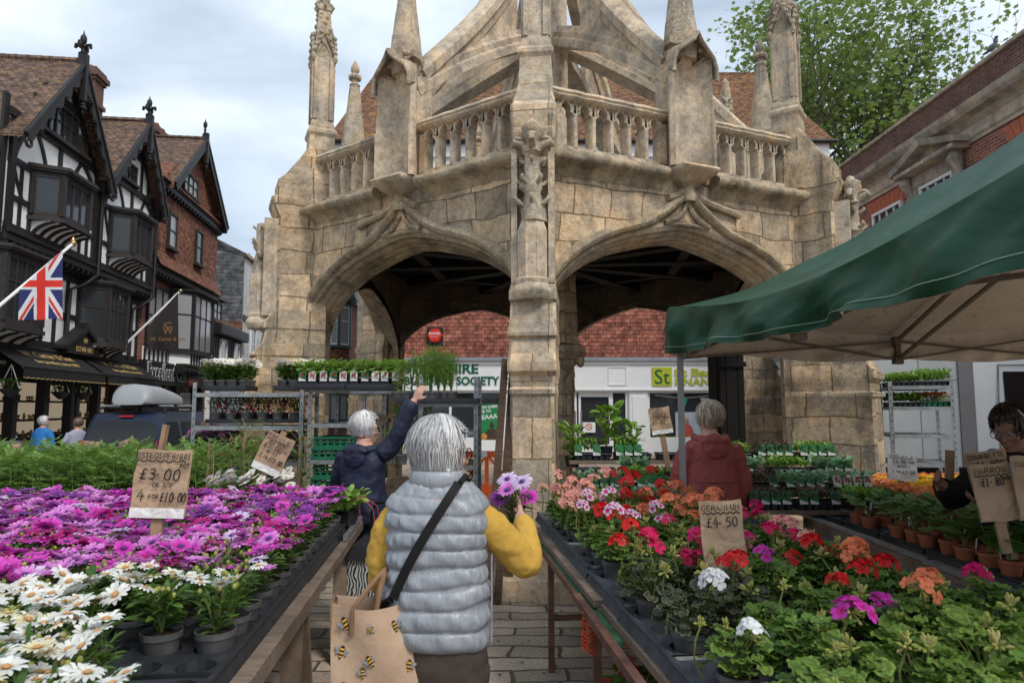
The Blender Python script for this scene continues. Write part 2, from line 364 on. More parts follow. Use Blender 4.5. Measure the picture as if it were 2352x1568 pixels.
M_RUBBLE = m_stone('weathered limestone blocks', .52, .30, mort=.009, stain=.75, lich=.45, moss=.3, rough_bump=1.0)
M_ASHLAR = m_stone('ashlar limestone', .50, .37, base=(.58,.48,.36), alt=(.46,.38,.29), warm=(.55,.43,.31), mort=.006, stain=.4, lich=.25, moss=.15, rough_bump=.45)
M_TRIM = m_stone('carved limestone', None, None, base=(.58,.48,.36), alt=(.48,.395,.30), stain=.5, lich=.5, moss=.25)
M_CARVE = m_stone('lichened carved limestone', None, None, base=(.47,.395,.295), alt=(.33,.275,.205), stain=.6, lich=.85, moss=.45, rough_bump=.9)
M_MOSSY = m_stone('mossy limestone moulding', None, None, base=(.45,.36,.25), alt=(.31,.25,.175), warm=(.42,.31,.17), stain=.65, lich=.4, moss=1.0, rough_bump=.8)
M_SHADESTONE = m_stone('limestone with painted shade', .6, .4, base=(.15,.115,.085), alt=(.10,.08,.06), warm=(.17,.12,.08), mort=.006, lich=0, moss=0)  # interior shade painted into the stone colour of the inner arch faces
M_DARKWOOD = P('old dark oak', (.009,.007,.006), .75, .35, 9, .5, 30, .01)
M_LEAD = P('grey lead sheet', (.25,.27,.29), .5, .15, 4, .2, 25, .006)
lm_ = MB(); DL = ([(0,0,0),(.5,.28,.1),(.5,-.28,.1),(1,0,0)], [(0,2,3,1)])
lm_.scat(DL, [T(ru(-1.3,.6), ru(1.8,6.6), .006) @ RZ(ru(0,6.28)) @ RX(ru(-.3,.3)) @ SCL(ru(.012,.04)) for _ in range(260)], 0)
tag(lm_.build('fallen_leaves', leafmat('fallen leaf bits', (.10,.14,.03), (.20,.15,.06), (.25,.04,.18))), 'scattered leaf and petal litter on the setts of the aisle', 'leaf litter', None, 'stuff')
# ---------------------------------------------------------------- the market cross
C0 = Vector((.62, 10.28, 0)); RV = 3.7; AP = RV*cos(PI/6); HALF = RV/2
CR = thing('market_cross', 'hexagonal medieval stone market cross with open arches, pinnacles and curved crown ribs', 'market cross', C0)
def crframe(deg, r):   # local x along the wall, y outward, z up
    t = rad(deg); n = Vector((cos(t), sin(t), 0)); m = Matrix(((sin(t), cos(t), 0), (-cos(t), sin(t), 0), (0, 0, 1))).to_4x4()
    m.translation = C0+n*r; return m
ZS, AH, AX = 2.46, .95, 1.665
def arch_pts(a=0.0, n=28):
    pts = []
    for i in range(n+1):
        t = -1+2*i/n; tt = math.copysign(abs(t)**.72, t) if False else math.sin(t*PI/2)
        z = ZS+AH*(max(0, 1-abs(tt)**1.95))**.56+.05*max(0, 1-abs(tt)*3.2); pts.append(Vector((AX*tt, 0, z)))
    if not a: return pts
    out = []
    for i in range(n+1):
        d = (pts[min(i+1, n)]-pts[max(i-1, 0)]).normalized(); out.append(pts[i]+Vector((-d.z, 0, d.x))*a)
    return out
def hood_pts():
    base = arch_pts(.15, 40); L = []
    for p in base:
        ax = abs(p.x); z = p.z
        k = sstep(.95, 0, ax); z = p.z+.035+.02*k
        if ax < .7: z = p.z+.035+.30*((.7-ax)/.7)**2.0
        L.append(Vector((p.x*(1+.0*k), 0, z)))
    return L
def build_face(k):
    deg = 234-60*k; M = crframe(deg, AP); vis = True
    # wall with the arch opening
    mb = MB(M); ap = arch_pts(.14, 28); zt = 4.1; y0, y1 = -.34, 0
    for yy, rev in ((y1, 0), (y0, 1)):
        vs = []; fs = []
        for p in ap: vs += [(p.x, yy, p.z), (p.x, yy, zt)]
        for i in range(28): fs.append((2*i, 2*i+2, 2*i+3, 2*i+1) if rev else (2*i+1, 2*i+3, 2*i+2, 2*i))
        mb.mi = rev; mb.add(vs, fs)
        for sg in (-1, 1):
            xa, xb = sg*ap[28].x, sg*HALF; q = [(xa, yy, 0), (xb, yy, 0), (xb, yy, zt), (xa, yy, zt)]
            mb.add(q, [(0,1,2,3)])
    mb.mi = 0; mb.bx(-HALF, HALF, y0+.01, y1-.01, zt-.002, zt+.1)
    mb.build('arch_wall', [M_RUBBLE if k in (0, 2, 3, 5) else M_ASHLAR, M_SHADESTONE], CR)
    # moulded orders of the arch, and its soffit
    mb = MB(M)
    prof = [(a*.45, b) for a, b in [(0,-.36),(0,-.27),(.035,-.235),(.05,-.235),(.05,-.20),(.085,-.165),(.11,-.17),(.125,-.145),(.125,-.12),(.19,-.075),(.21,-.085),(.235,-.055),(.235,-.03),(.29,-.008),(.345,.012),(.36,-.01)]]
    path = arch_pts(0, 36); path = [path[0]+Vector((0,0,-.5))]+path+[path[-1]+Vector((0,0,-.5))]
    rings = []
    for i, p in enumerate(path):
        d = (path[min(i+1, len(path)-1)]-path[max(i-1, 0)]).normalized(); q = Vector((-d.z, 0, d.x))
        rings.append([p+q*a*(1 if 0 < i < len(path)-1 else .96)+Vector((0, b, 0)) for a, b in prof])
    mb.loft(rings, False, False); mb.build('arch_moulding', M_MOSSY if k < 2 else M_TRIM, CR, 40)
    # jambs under the arch springing
    for sg in (-1, 1):
        mb = MB(M); mb.bx(min(sg*1.665, sg*1.8), max(sg*1.665, sg*1.8), -.36, -.06, 0, ZS-.42)
        mb.loft([[(sg*1.665, -.36, ZS-.42), (sg*1.8, -.36, ZS-.42), (sg*1.8, -.06, ZS-.42), (sg*1.665, -.06, ZS-.42)], [(sg*1.665, -.35, ZS-.3), (sg*1.8, -.35, ZS-.3), (sg*1.8, -.02, ZS-.3), (sg*1.67, -.15, ZS-.3)]])
        mb.build('jamb', M_RUBBLE, CR)
    if k in (0, 1, 2, 5):
        mb = MB(M); hp = hood_pts()
        hpz = [p for p in hp]
        rings = []
        for i, p in enumerate(hpz):
            d = (hpz[min(i+1, 40)]-hpz[max(i-1, 0)]).normalized(); q = Vector((-d.z, 0, d.x)); w = .1+.05*sin(i*1.3)*.3
            rings.append([p+q*a*(1.0)+Vector((0, b, 0)) for a, b in [(-.03,-.02),(-.035,.02),(-.01,.06),(.025,.075),(.06,.055),(.08,.02),(.10,-.02)]])
        mb.loft(rings, False, False)
        # second thin roll springing from the ogee tip, and the carved tympanum under it
        for sg in (-1, 1):
            mb.tube([(sg*x, .035, z) for x, z in ((.02,4.03),(.07,3.98),(.15,3.92),(.27,3.88),(.42,3.85),(.58,3.82),(.72,3.78))][:7 if sg == (1 if k == 0 else -1) else 4], [.035,.04,.042,.042,.04,.04,.036][:7 if sg == (1 if k == 0 else -1) else 4], 7)
            mb.tube([(sg*x, .02, z) for x, z in ((.0,3.86),(.06,3.75),(.15,3.66),(.30,3.605))], .028, 6)
        mb.prism([(-.2,3.58),(.2,3.58),(0,3.82)], -.04, -.004, axis='y')
        mb.tube([(-.30,.0,3.595),(0,.01,3.615),(.30,.0,3.595)], .024, 6)
        # stalk up to the corbel of the niche
        mb.lathe([(.085,3.86),(.10,3.93),(.075,4.0),(.11,4.07),(.13,4.13)], 8, (0, .03, 0))
        mb.build('hood_mould', M_MOSSY, CR, 50)
    # cornice
    mb = MB(M); prof = [(-.02,3.93),(.02,3.96),(.03,4.0),(.10,4.05),(.16,4.07),(.185,4.11),(.175,4.15),(.12,4.185),(.05,4.21),(.0,4.225),(-.4,4.23)]
    n = 18
    for a, b in ((-HALF+.12, -.33), (.33, HALF-.12)):
        rings = []
        for i in range(n+1):
            x = a+(b-a)*i/n; rings.append([(x, y+.012*sin(i*2.1+j)+ru(-.006,.006), z+ru(-.005,.005)) for j, (y, z) in enumerate(prof)])
        mb.loft(rings, True, True)
    mb.bx(-.36, .36, -.4, .02, 4.1, 4.228)
    mb.build('cornice', M_MOSSY, CR, 60)
    # pierced parapet either side of the niche
    for sg in (-1, 1):
        mb = MB(M); xa, xb = .25, 1.58; nb = 6; w = (xb-xa)/nb; yb, yf = -.19, -.05
        mb.bx(min(sg*xa, sg*xb), max(sg*xa, sg*xb), yb, yf, 4.22, 4.30)
        for i in range(nb+1):
            x = sg*(xa+i*w); hw = .04
            if 0 < i < nb:
                mb.loft([[(x-hw, yb+.02, z), (x+hw, yb+.02, z), (x+hw, yf-.03, z), (x+hw*.45, yf, z), (x-hw*.45, yf, z), (x-hw, yf-.03, z)] for z in (4.28, 4.66)])
            else:
                mb.bx(x-.045, x+.045, yb, yf, 4.28, 4.74)
        for i in range(nb):                                   # pointed trefoil heads
            c = sg*(xa+(i+.5)*w); hw = w/2-.03; A = []
            prof2 = [(1,4.56),(1,4.62),(.93,4.645),(.6,4.66),(.72,4.69),(.6,4.73),(.3,4.762),(0,4.785)]
            crv = [(c-hw*a, z) for a, z in prof2]+[(c+hw*a, z) for a, z in prof2[-2::-1]]
            zt = 4.81; xs_ = [c-w/2]+[p[0] for p in crv]+[c+w/2]
            for yy in (yf-.012, yb+.03):
                vs = []; fs = []
                for j, p in enumerate(crv):
                    tx = c+(p[0]-c)*(w/2)/hw if abs(p[0]-c) > hw*.5 else p[0]
                    vs += [(p[0], yy, p[1]), (tx, yy, zt)]
                fs = [(2*j, 2*j+1, 2*j+3, 2*j+2) for j in range(len(crv)-1)]; mb.add(vs, fs)
            b = [(x, yf-.012, z) for x, z in crv]+[(x, yb+.03, z) for x, z in crv]; m = len(crv)
            mb.add(b, [(j, j+1, m+j+1, m+j) for j in range(m-1)])
            mb.tube([(c+(x-c)*1.16, yf-.004, z+.012) for x, z in crv if z > 4.59], .012, 5)
        rail = [(yf-.01,4.77),(yf+.045,4.79),(yf+.06,4.815),(yf+.03,4.84),(yf+.05,4.86),(yf+.03,4.895),(yf-.05,4.93),(yb,4.925),(yb-.03,4.88),(yb,4.77)]
        x0, x1 = sg*(xa-.05), sg*(xb+.10); mb.loft([[(x0+(x1-x0)*i/14, y, z+.004*sin(i*2.3+sg)) for y, z in rail] for i in range(15)])
        mb.build('parapet', M_TRIM, CR, 40)
    # niche with its canopy
    mb = MB(M)
    prof = [(-.06,-.16),(-.285,.09),(-.295,.125),(-.268,.17),(-.25,.155),(-.22,.085),(-.125,.02),(0,-.005),(.125,.02),(.22,.085),(.25,.155),(.268,.17),(.295,.125),(.285,.09),(.06,-.16)]
    mb.loft([[(x, y, z) for x, y in prof] for z in (4.2, 4.5, 4.85, 5.15, 5.5)], True, True)
    for sg in (-1, 1):
        mb.loft([[(sg*.25, .12, z), (sg*.3, .12, z), (sg*.31, .15, z), (sg*.275, .195, z), (sg*.25, .17, z)] for z in (4.2, 4.78)])
        mb.loft([[(sg*.25, .11, z), (sg*.29, .11, z), (sg*.30, .14, z), (sg*.27, .18, z), (sg*.25, .16, z)] for z in (4.78, 5.02)])
    # corbel
    cb = [(-.27,.1),(-.2,.24),(.2,.24),(.27,.1)]
    mb.loft([[(x*s, -.1 if j in (0, 3) else y*s2, z) for j, (x, y) in enumerate(cb)] for s, s2, z in ((.35,.35,4.0),(.6,.6,4.06),(.75,.8,4.08),(.95,1.0,4.12),(1.12,1.1,4.14),(1.2,1.22,4.185),(1.15,1.15,4.21))])
    o = mb.build('niche', M_TRIM, CR, 55)
    if True:
        mb = MB(M)       # hood: ogee arch edge, closed roof above
        ed = [(-.295,5.22),(-.285,5.36),(-.24,5.47),(-.13,5.55),(-.05,5.61),(0,5.69),(.05,5.61),(.13,5.55),(.24,5.47),(.285,5.36),(.295,5.22)]
        mb.tube([(x, .22+.06*(1-abs(x)/.295), z) for x, z in ed], [.024]*11, 7)
        rr = []
        for s, dz, y in ((1,0,.22),(1.03,.03,.13),(.72,.06,.0),(.35,.06,-.15)):
            rr.append([(x*s, y+(.05*(1-abs(x)/.295) if y > .1 else 0), z+dz+.03) for x, z in ed])
        mb.loft(rr, False, False)
        mb.prism([(-.25,.1),(-.25,.0),(-.12,-.2),(.12,-.2),(.25,0),(.25,.1)], 5.62, 5.7)
        for i in range(9): mb.ell((ru(-.2,.2), ru(.1,.2), 5.56+ru(0,.14)), ru(.025,.05), 6, 4)
        for a in (-.7, -.25, .25, .7): mb.tube([(0, -.06, 5.22), (a*.14, .0, 5.42), (a*.3, .12, 5.52)], .013, 5)
        mb.lathe([(.17,5.48),(.19,5.56),(.21,5.68),(.19,5.80),(.17,5.83)], 8, (0,-.02,0), ph=PI/8)
        mb.build('canopy', M_CARVE, CR, 50)
        mb = MB(M); sp = [(.20,5.72),(.178,5.95),(.172,5.96),(.138,6.25),(.132,6.26),(.085,6.75),(.072,6.76),(.09,6.80),(.06,6.84)]
        mb.lathe(sp, 8, (0, -.02, 0), ph=PI/8)
        for j in range(8):
            a = j*PI/4; mb.ell((.075*cos(a), -.02+.075*sin(a), 6.93), (.035,.035,.05), 6, 4)
        mb.lathe([(.05,6.84),(.07,6.93),(.045,7.0),(.075,7.05),(.07,7.1),(.03,7.18),(.008,7.22)], 8, (0, -.02, 0))
        mb.build('spire', M_CARVE, CR, 40)
    # crown rib, in the radial plane
    mb = MB(crframe(deg, 0)); th = .17
    def rib(path, prof):
        rings = []
        for i, p in enumerate(path):
            d = (path[min(i+1, len(path)-1)]-path[max(i-1, 0)]).normalized(); q = Vector((0, -d.z, d.y)) ; q = q if q.z > 0 else -q
            rings.append([p+q*a+Vector((b, 0, 0)) for a, b in prof])
        mb.loft(rings, True, True)
    r0, r1 = 3.1, .22
    low = [Vector((0, r0+(r1-r0)*t, 5.25+2.35*t-.45*t*t)) for t in [i/22 for i in range(23)]]
    rib(low, [(0,-th),(0,th),(.10,th),(.13,th*.72),(.20,th*.8),(.24,th*.5),(.30,th*.45),(.30,-th*.45),(.24,-th*.5),(.20,-th*.8),(.13,-th*.72),(.10,-th)])
    up = [Vector((0, r0-.12+(r1-r0+.12)*t, 5.5+2.95*t+1.3*t**4)) for t in [i/22 for i in range(23)]]
    rib(up, [(-.12,-th*.5),(-.12,th*.5),(-.04,th*.62),(.0,th*.95),(.10,th),(.17,th*.55),(.19,0),(.17,-th*.55),(.10,-th),(0,-th*.95),(-.04,-th*.62)])
    vs = []; n = 17                                           # web between the two, stopping short of the column
    for i in range(n):
        vs += [low[i]+Vector((s, 0, .22)) for s in (-.05, .05)]+[up[i]+Vector((s, 0, -.05)) for s in (-.05, .05)]
    fs = []
    for i in range(n-1):
        a = 4*i; fs += [(a, a+4, a+6, a+2), (a+1, a+3, a+7, a+5)]
    mb.add(vs, fs); mb.add([vs[4*(n-1)+j] for j in (0, 1, 3, 2)], [(0,1,2,3)])
    mb.build('crown_rib', M_TRIM, CR, 40)
    # outer foot of the rib, seen over the parapet
    mb = MB(crframe(deg, 0))
    mb.prism([(2.9,4.23),(3.2,4.23),(3.2,5.45),(2.9,5.55)], -.16, .16, axis='x'); mb.build('rib_foot', M_TRIM, CR)

def crockets(mb, r0, z0, r1, z1, rows, n, size, ph=0):
    for i in range(rows):
        t = i/max(1, rows-1); r = r0+(r1-r0)*t; z = z0+(z1-z0)*t
        for j in range(n):
            a = 2*PI*(j+.5*(i % 2))/n+ph; s = size*(1-.35*t)*ru(.8, 1.15); c, d = cos(a), sin(a)
            mb.tube([(r*c*.8, r*d*.8, z-s*.6), ((r+s*.5)*c, (r+s*.5)*d, z-s*.1), ((r+s*.95)*c, (r+s*.95)*d, z+s*.35), ((r+s*.75)*c, (r+s*.75)*d, z+s*.7)], [s*.32, s*.42, s*.4, s*.2], 6)
def build_pillar(k):
    deg = 264-60*k; M = crframe(deg, RV); hw = .225
    mat = M_ASHLAR if k == 0 else M_RUBBLE
    mb = MB(M)
    # core and stepped outer face: (y_out, half width, z)
    st = [(.56,.24,.30),(.55,.235,1.0),(.54,.235,1.72),(.56,.245,1.74),(.56,.245,1.78),(.53,.235,1.80),(.53,.25,1.90),(.58,.262,1.94),(.58,.262,2.02),(.54,.25,2.10),(.50,.25,2.24),(.54,.262,2.26),(.54,.262,2.29),(.45,.25,2.42),(.42,.25,2.58),(.45,.262,2.60),(.44,.262,2.68),(.36,.235,2.80),(.30,.225,2.84),(.28,.225,3.4),(.25,.22,4.02),(.27,.225,4.04),(.34,.25,4.22),(.34,.25,4.27),(.30,.245,4.29),(.33,.262,4.40),(.33,.262,4.50),(.24,.25,4.58),(.16,.22,4.70),(.05,.2,4.86),(-.02,.19,4.98)]
    rings = []
    for i, (y, w, z) in enumerate(st):
        c = .03; rings.append([(-w, -.30, z), (-w, y-c, z), (-w+c, y, z), (0, y, z), (w-c, y, z), (w, y-c, z), (w, -.30, z)])
    if k == 0: rings = [[(x*.84, y, z) for x, y, z in r] for r in rings]
    if k != 0:
        rings = [[(x*1.06, y+(.10*sstep(2.5, 1.9, z) if y > 0 else 0)+(.06*sstep(2.8, 4.0, z)*(z < 4.3) if y > 0 else 0), z) for x, y, z in r] for r in rings]
    mb.loft(rings); mb.build('pillar', mat, CR, 30)
    mb = MB(M); w = .33
    mb.loft([[(-a, -.45, z), (-a, b, z), (a, b, z), (a, -.45, z)] for a, b, z in ((.40,.74,0),(.40,.74,.17),(.37,.71,.19),(.29,.62,.20),(.29,.62,.33),(.24,.57,.40))])
    mb.build('plinth', M_ASHLAR, CR)
    # ledge with moss under the pinnacle
    # attached shaft with crocketed finial on the outer face
    yo = .40 if k == 0 else .47
    mb = MB(M @ T(0, yo, 0))
    mb.loft([[(r*cos(a+PI/8)*1.02, r*sin(a+PI/8), z) for a in [j*PI/4 for j in range(8)]] for r, z in ((.15,2.60),(.19,2.66),(.185,2.70),(.155,2.74),(.165,2.78),(.14,2.80),(.135,3.22),(.14,3.24),(.105,3.34),(.10,3.36))])
    for sg in (-1, 1):
        mb.loft([[(sg*.20, -.2, z), (sg*.145, -.2, z), (sg*.145, .0, z), (sg*.20, .0, z)] for z in (2.76, 4.0)])
    for a in [j*PI/4 for j in range(8)]:
        mb.tube([(.132*cos(a+PI/8), .132*sin(a+PI/8), 2.8), (.132*cos(a+PI/8), .132*sin(a+PI/8), 3.24)], .014, 5)
    mb.build('buttress_shaft', M_TRIM, CR, 40)
    mb = MB(M @ T(0, yo, 0)); L = [(.12,3.32),(.105,3.45),(.085,3.60),(.115,3.66),(.08,3.72),(.075,3.86),(.07,3.96),(.11,3.99),(.07,4.02),(.06,4.10),(.10,4.18),(.11,4.24),(.06,4.28),(.03,4.32)]
    if k in (1, 3): L = L[:7]
    rings = []
    for r, z in L: rings.append([(r*(1+ru(-.2,.2))*cos(2*PI*j/10)+ru(-.005,.005), r*(1+ru(-.2,.2))*sin(2*PI*j/10), z+ru(-.012,.012)) for j in range(10)])
    mb.loft(rings); crockets(mb, .11, 3.52, .08, 3.9, 3, 5, .07, .3)
    if k not in (1, 3):
        for a in (0, PI/2, PI, -PI/2): 
            c, d = cos(a), sin(a); mb.tube([(.05*c,.05*d,4.02),(.11*c,.11*d,4.07),(.17*c,.17*d,4.09),(.19*c,.19*d,4.05)], [.035,.045,.045,.02], 6)
            mb.ell((.13*c, .13*d, 4.12), (.05,.05,.03), 6, 4)
    mb.build('crocketed_finial', M_CARVE, CR, 60)
    # free-standing pinnacle above
    mb = MB(M @ T(0, -.21, 0) @ SCL(.86,.86,1))
    mb.sqlathe([(.22,4.4),(.20,4.9),(.185,5.16),(.185,5.18),(.215,5.22),(.215,5.26),(.18,5.30),(.185,5.33),(.155,5.40),(.15,5.42),(.148,6.30)])
    for sx in (-1, 1):
        for ax in (0, 1):
            for e in (-1, 1):
                x, y = (e*.118, sx*.148) if ax == 0 else (sx*.148, e*.118); mb.beam((x, y, 5.42), (x, y, 6.28), .055, .055)
    mb.build('pinnacle', M_TRIM, CR, 30)
    mb = MB(M @ T(0, -.21, 0) @ SCL(.86,.86,1))
    for q in range(4):
        o = mb.M; mb.M = o @ RZ(q*PI/2)
        mb.tube([(-.17,.165,6.22),(-.16,.165,6.34),(0,.165,6.66)], .024, 6); mb.tube([(.17,.165,6.22),(.16,.165,6.34),(0,.165,6.66)], .024, 6)
        mb.tube([(-.10,.155,6.24),(-.09,.155,6.36),(0,.155,6.48),(.09,.155,6.36),(.10,.155,6.24)], .016, 5); mb.prism([(-.15,6.28),(.15,6.28),(0,6.62)], .10, .15, axis='y')
        for s in (-1, 1):
            mb.ell((s*.165, .165, 6.27), (.04,.04,.055), 6, 5)
            for i in range(4): mb.ell((s*(.15-.035*i), .175, 6.36+.085*i), (.035,.035,.03), 6, 4)
        mb.M = o
    mb.sqlathe([(.148,6.28),(.12,6.6),(.09,6.95),(.07,7.2),(.05,7.34)])
    for i in range(42):
        z = ru(6.45, 7.0); r = .17-.09*(z-6.45)/.55; a = ru(0, 2*PI); mb.ell((r*cos(a), r*sin(a), z), (ru(.02,.045), ru(.02,.045), ru(.02,.04)), 6, 4)
    mb.sqlathe([(.10,6.98),(.105,7.02),(.085,7.05)])
    crockets(mb, .06, 7.02, .055, 7.1, 2, 6, .08); mb.lathe([(.05,7.08),(.09,7.16),(.10,7.24),(.07,7.33),(.085,7.37),(.02,7.46)], 8)
    mb.build('pinnacle_spirelet', M_CARVE, CR, 60)
for k in range(6): build_face(k)
for k in range(6): build_pillar(k)
# central column, lantern shaft, roof and timber ceiling
mb = MB(T(*C0)); mb.lathe([(.62,0),(.62,.42),(.55,.45),(.34,.55),(.30,.62),(.29,2.05),(.34,2.1),(.32,2.16),(.30,2.2),(.42,2.36),(.50,2.44),(.50,2.52),(.40,2.56),(.36,3.6)], 8, ph=PI/8)
for i in range(30):
    a = ru(0, 2*PI); mb.ell((.44*cos(a), .44*sin(a), ru(2.24,2.5)), ru(.04,.08), 6, 4)
mb.build('central_column', M_RUBBLE, CR, 40)
mb = MB(T(*C0)); mb.lathe([(.45,4.75),(.46,4.9),(.30,5.05),(.27,5.12),(.27,7.1),(.3,7.15),(.26,7.25),(.26,9.3)], 8, ph=PI/8)
mb.lathe([(.3,9.3),(.5,9.5),(.5,10.2),(.3,10.4),(.05,12.2)], 8, ph=PI/8); mb.build('lantern_shaft', M_TRIM, CR, 30)
mb = MB(T(*C0)); mb.lathe([(3.1,4.23),(2.95,4.30),(.5,5.0)], 6, ph=rad(24), cap=False)
for j in range(6):
    a = rad(24+60*j); mb.tube([(2.95*cos(a), 2.95*sin(a), 4.31), (.5*cos(a), .5*sin(a), 5.01)], .03, 6)
mb.build('lead_roof', M_LEAD, CR)
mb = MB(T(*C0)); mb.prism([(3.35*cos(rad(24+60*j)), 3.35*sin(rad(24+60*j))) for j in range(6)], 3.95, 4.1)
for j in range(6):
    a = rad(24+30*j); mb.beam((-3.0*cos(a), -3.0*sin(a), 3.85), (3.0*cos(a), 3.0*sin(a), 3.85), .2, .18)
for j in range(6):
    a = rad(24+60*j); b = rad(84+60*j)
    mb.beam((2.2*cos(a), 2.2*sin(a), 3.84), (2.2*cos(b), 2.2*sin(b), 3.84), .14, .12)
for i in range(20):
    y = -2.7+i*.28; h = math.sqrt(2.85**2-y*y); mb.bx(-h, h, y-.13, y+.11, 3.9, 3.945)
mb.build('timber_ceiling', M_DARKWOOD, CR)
mb = MB(T(3.17, 9.9, 0) @ SCL(.66,1,1))
for i in range(4): mb.bx(-.26+i*.13, -.135+i*.13, -.06-.01*(i % 2), .06, .0, 2.62)
mb.bx(-.28, .28, .06, .5, .0, 2.58); mb.bx(-.3, .3, -.1, .0, 2.2, 2.27); tag(mb.build('timber_cupboard', M_DARKWOOD), 'tall dark plank cupboard standing under the right hand arch of the cross', 'cupboard')
# ---------------------------------------------------------------- the street on the left (facade frame: x along, y up, z outward)
FD = Vector((cos(rad(96.67)), sin(rad(96.67)), 0)); FN = Vector((FD.y, -FD.x, 0)); FO = Vector((-10.07-.117*14, 14, 0))
FF = frame(FO, FD, (0,0,1))
def fpt(s, z, d): return FO+FD*s+Vector((0,0,z))+FN*d
GB = -.30
M_PLASTER = P('white limewash plaster', (.88,.88,.86), .85, .05, 3, .25, 18, .01)
def m_blackwood():
    t = NT('tarred timber'); n = t.noise(30, 5, .6, t.map(t.ob(), (1, .25, 1))); return t.out(t.ramp(n, [(.3, (.010,.009,.009)), (.75, (.030,.027,.025))]), .55, t.bump(n, .4, .01), 0, .35)
M_BLACK = m_blackwood()
def m_tiles(name, w, h, c1, c2, cm, moss=.4, mosscol=(.30,.19,.045), rough=.85, distd=.025):
    t = NT(name); v = t.distort(t.uv(), 5, .018); b = t.brick(v, w, h, .008, c1, c2, cm, .5, 0, .2)
    n = t.noise(2.2, 6, .65); n2 = t.noise(30, 4, .6)
    sep = t.a('SeparateXYZ'); t.l.new(v, sep.inputs[0]); fr = t.math('FRACT', t.math('DIVIDE', sep.outputs[1], h))
    c = t.mix(.8, b.outputs[0], t.ramp(t.noise(1/w*.9, 1, .5, v), [(.36, .55), (.5, 1.0), (.66, 1.5)]), 'MULTIPLY'); c = t.mix(1, c, t.ramp(n, [(.3, .7), (.7, 1.2)]), 'MULTIPLY'); c = t.mix(1, c, t.ramp(n2, [(.3, .75), (.7, 1.25)]), 'MULTIPLY')
    if moss:
        mm = t.math('MULTIPLY', t.ramp(t.noise(5, 6, .7, t.map(t.ob(), (1,1,1), (4,4,1))), [(.54, 0), (.64, 1)]), moss); c = t.mix(mm, c, mosscol)
    hgt = t.math('ADD', t.math('SUBTRACT', 1, fr), t.math('MULTIPLY', t.math('SUBTRACT', 1, b.outputs['Fac']), .6)); hgt = t.math('ADD', hgt, t.math('MULTIPLY', n2, .3))
    return t.out(c, rough, t.bump(hgt, 1.0, distd), 0, .2)
M_ROOF = m_tiles('clay roof tiles', .17, .11, (.185,.115,.085), (.11,.072,.056), (.03,.02,.017), .6, (.24,.155,.05))
M_TILEHUNG = m_tiles('tile hung wall', .17, .115, (.30,.125,.075), (.17,.075,.05), (.04,.02,.016), .12, (.2,.15,.1))
M_REDTILE = m_tiles('red hanging tiles', .21, .135, (.37,.135,.09), (.20,.07,.05), (.05,.022,.018), .2, (.52,.30,.2))
M_LICHROOF = m_tiles('lichen covered roof tiles', .19, .125, (.24,.115,.06), (.13,.07,.045), (.03,.018,.014), .85, (.36,.18,.035))
M_SLATE = m_tiles('slate hanging', .32, .2, (.155,.165,.18), (.09,.098,.108), (.04,.04,.045), .3, (.2,.21,.2), .6)
def m_brickwall(name, c1, c2, cm, w=.225, h=.075, mort=.009):
    t = NT(name); b = t.brick(t.uv(), w, h, mort, c1, c2, cm, .5, 0, .1); n = t.noise(2.5, 5, .6); n2 = t.noise(25, 3, .6)
    c = t.mix(1, b.outputs[0], t.ramp(n, [(.3, .72), (.7, 1.15)]), 'MULTIPLY'); c = t.mix(1, c, t.ramp(n2, [(.3, .8), (.7, 1.15)]), 'MULTIPLY')
    return t.out(c, .88, t.bump(t.math('ADD', t.math('SUBTRACT', 1, b.outputs['Fac']), n2), .5, .008), 0, .15)
M_BRICK = m_brickwall('red brick', (.33,.105,.065), (.20,.065,.045), (.36,.31,.26))
M_OLDBRICK = m_brickwall('sooty brick', (.19,.085,.06), (.11,.055,.045), (.2,.17,.14))
M_WHITEBRICK = m_brickwall('painted brick', (.72,.72,.71), (.66,.66,.65), (.5,.5,.5))
def m_glass(name, col=(.03,.035,.04), rough=.06):
    t = NT(name); n = t.noise(1.5, 2, .5); return t.out(col, rough, t.bump(n, .15, .02), 0, .5)
M_GLASS = m_glass('dark window glass'); M_NETGLASS = m_glass('window glass with net curtain', (.30,.31,.31), .12)
M_WHITEPAINT = P('white gloss paint', (.78,.79,.78), .4, .04, 3, .05)
M_GREYBROWN = P('aged window timber', (.035,.03,.028), .6, .3, 12, .3, 40, .006)
M_GOLD = P('gold lettering', (.62,.43,.16), .45, .08, 5, 0)
M_AWN = P('black awning canvas', (.018,.016,.015), .8, .2, 3, .3, 90, .004)
M_TERRA = P('terracotta pot clay', (.30,.095,.045), .8, .18, 12, .2)

def fbeam(mb, p, q, w=.2, d0=0, d1=.06):                 # straight timber on the facade
    a, b = Vector((p[0], p[1], 0)), Vector((q[0], q[1], 0)); t = (b-a).normalized(); n = Vector((-t.y, t.x, 0))*w/2
    mb.prism([(a+n)[:2], (b+n)[:2], (b-n)[:2], (a-n)[:2]], d0, d1+ru(-.004,.004))
def farc(mb, p, q, sag, w=.17, d0=0, d1=.05, n=8):       # curved brace
    a, b = Vector(p), Vector(q); t = (b-a); nn = Vector((-t.y, t.x)).normalized()
    pts = [a+t*(i/n)+nn*sag*4*(i/n)*(1-i/n) for i in range(n+1)]; L = []; R_ = []
    for i in range(n+1):
        d = (pts[min(i+1, n)]-pts[max(i-1, 0)]).normalized(); m = Vector((-d.y, d.x))*w/2; L.append(pts[i]+m); R_.append(pts[i]-m)
    mb.loft([[(L[i].x, L[i].y, d0), (L[i].x, L[i].y, d1), (R_[i].x, R_[i].y, d1), (R_[i].x, R_[i].y, d0)] for i in range(n+1)])
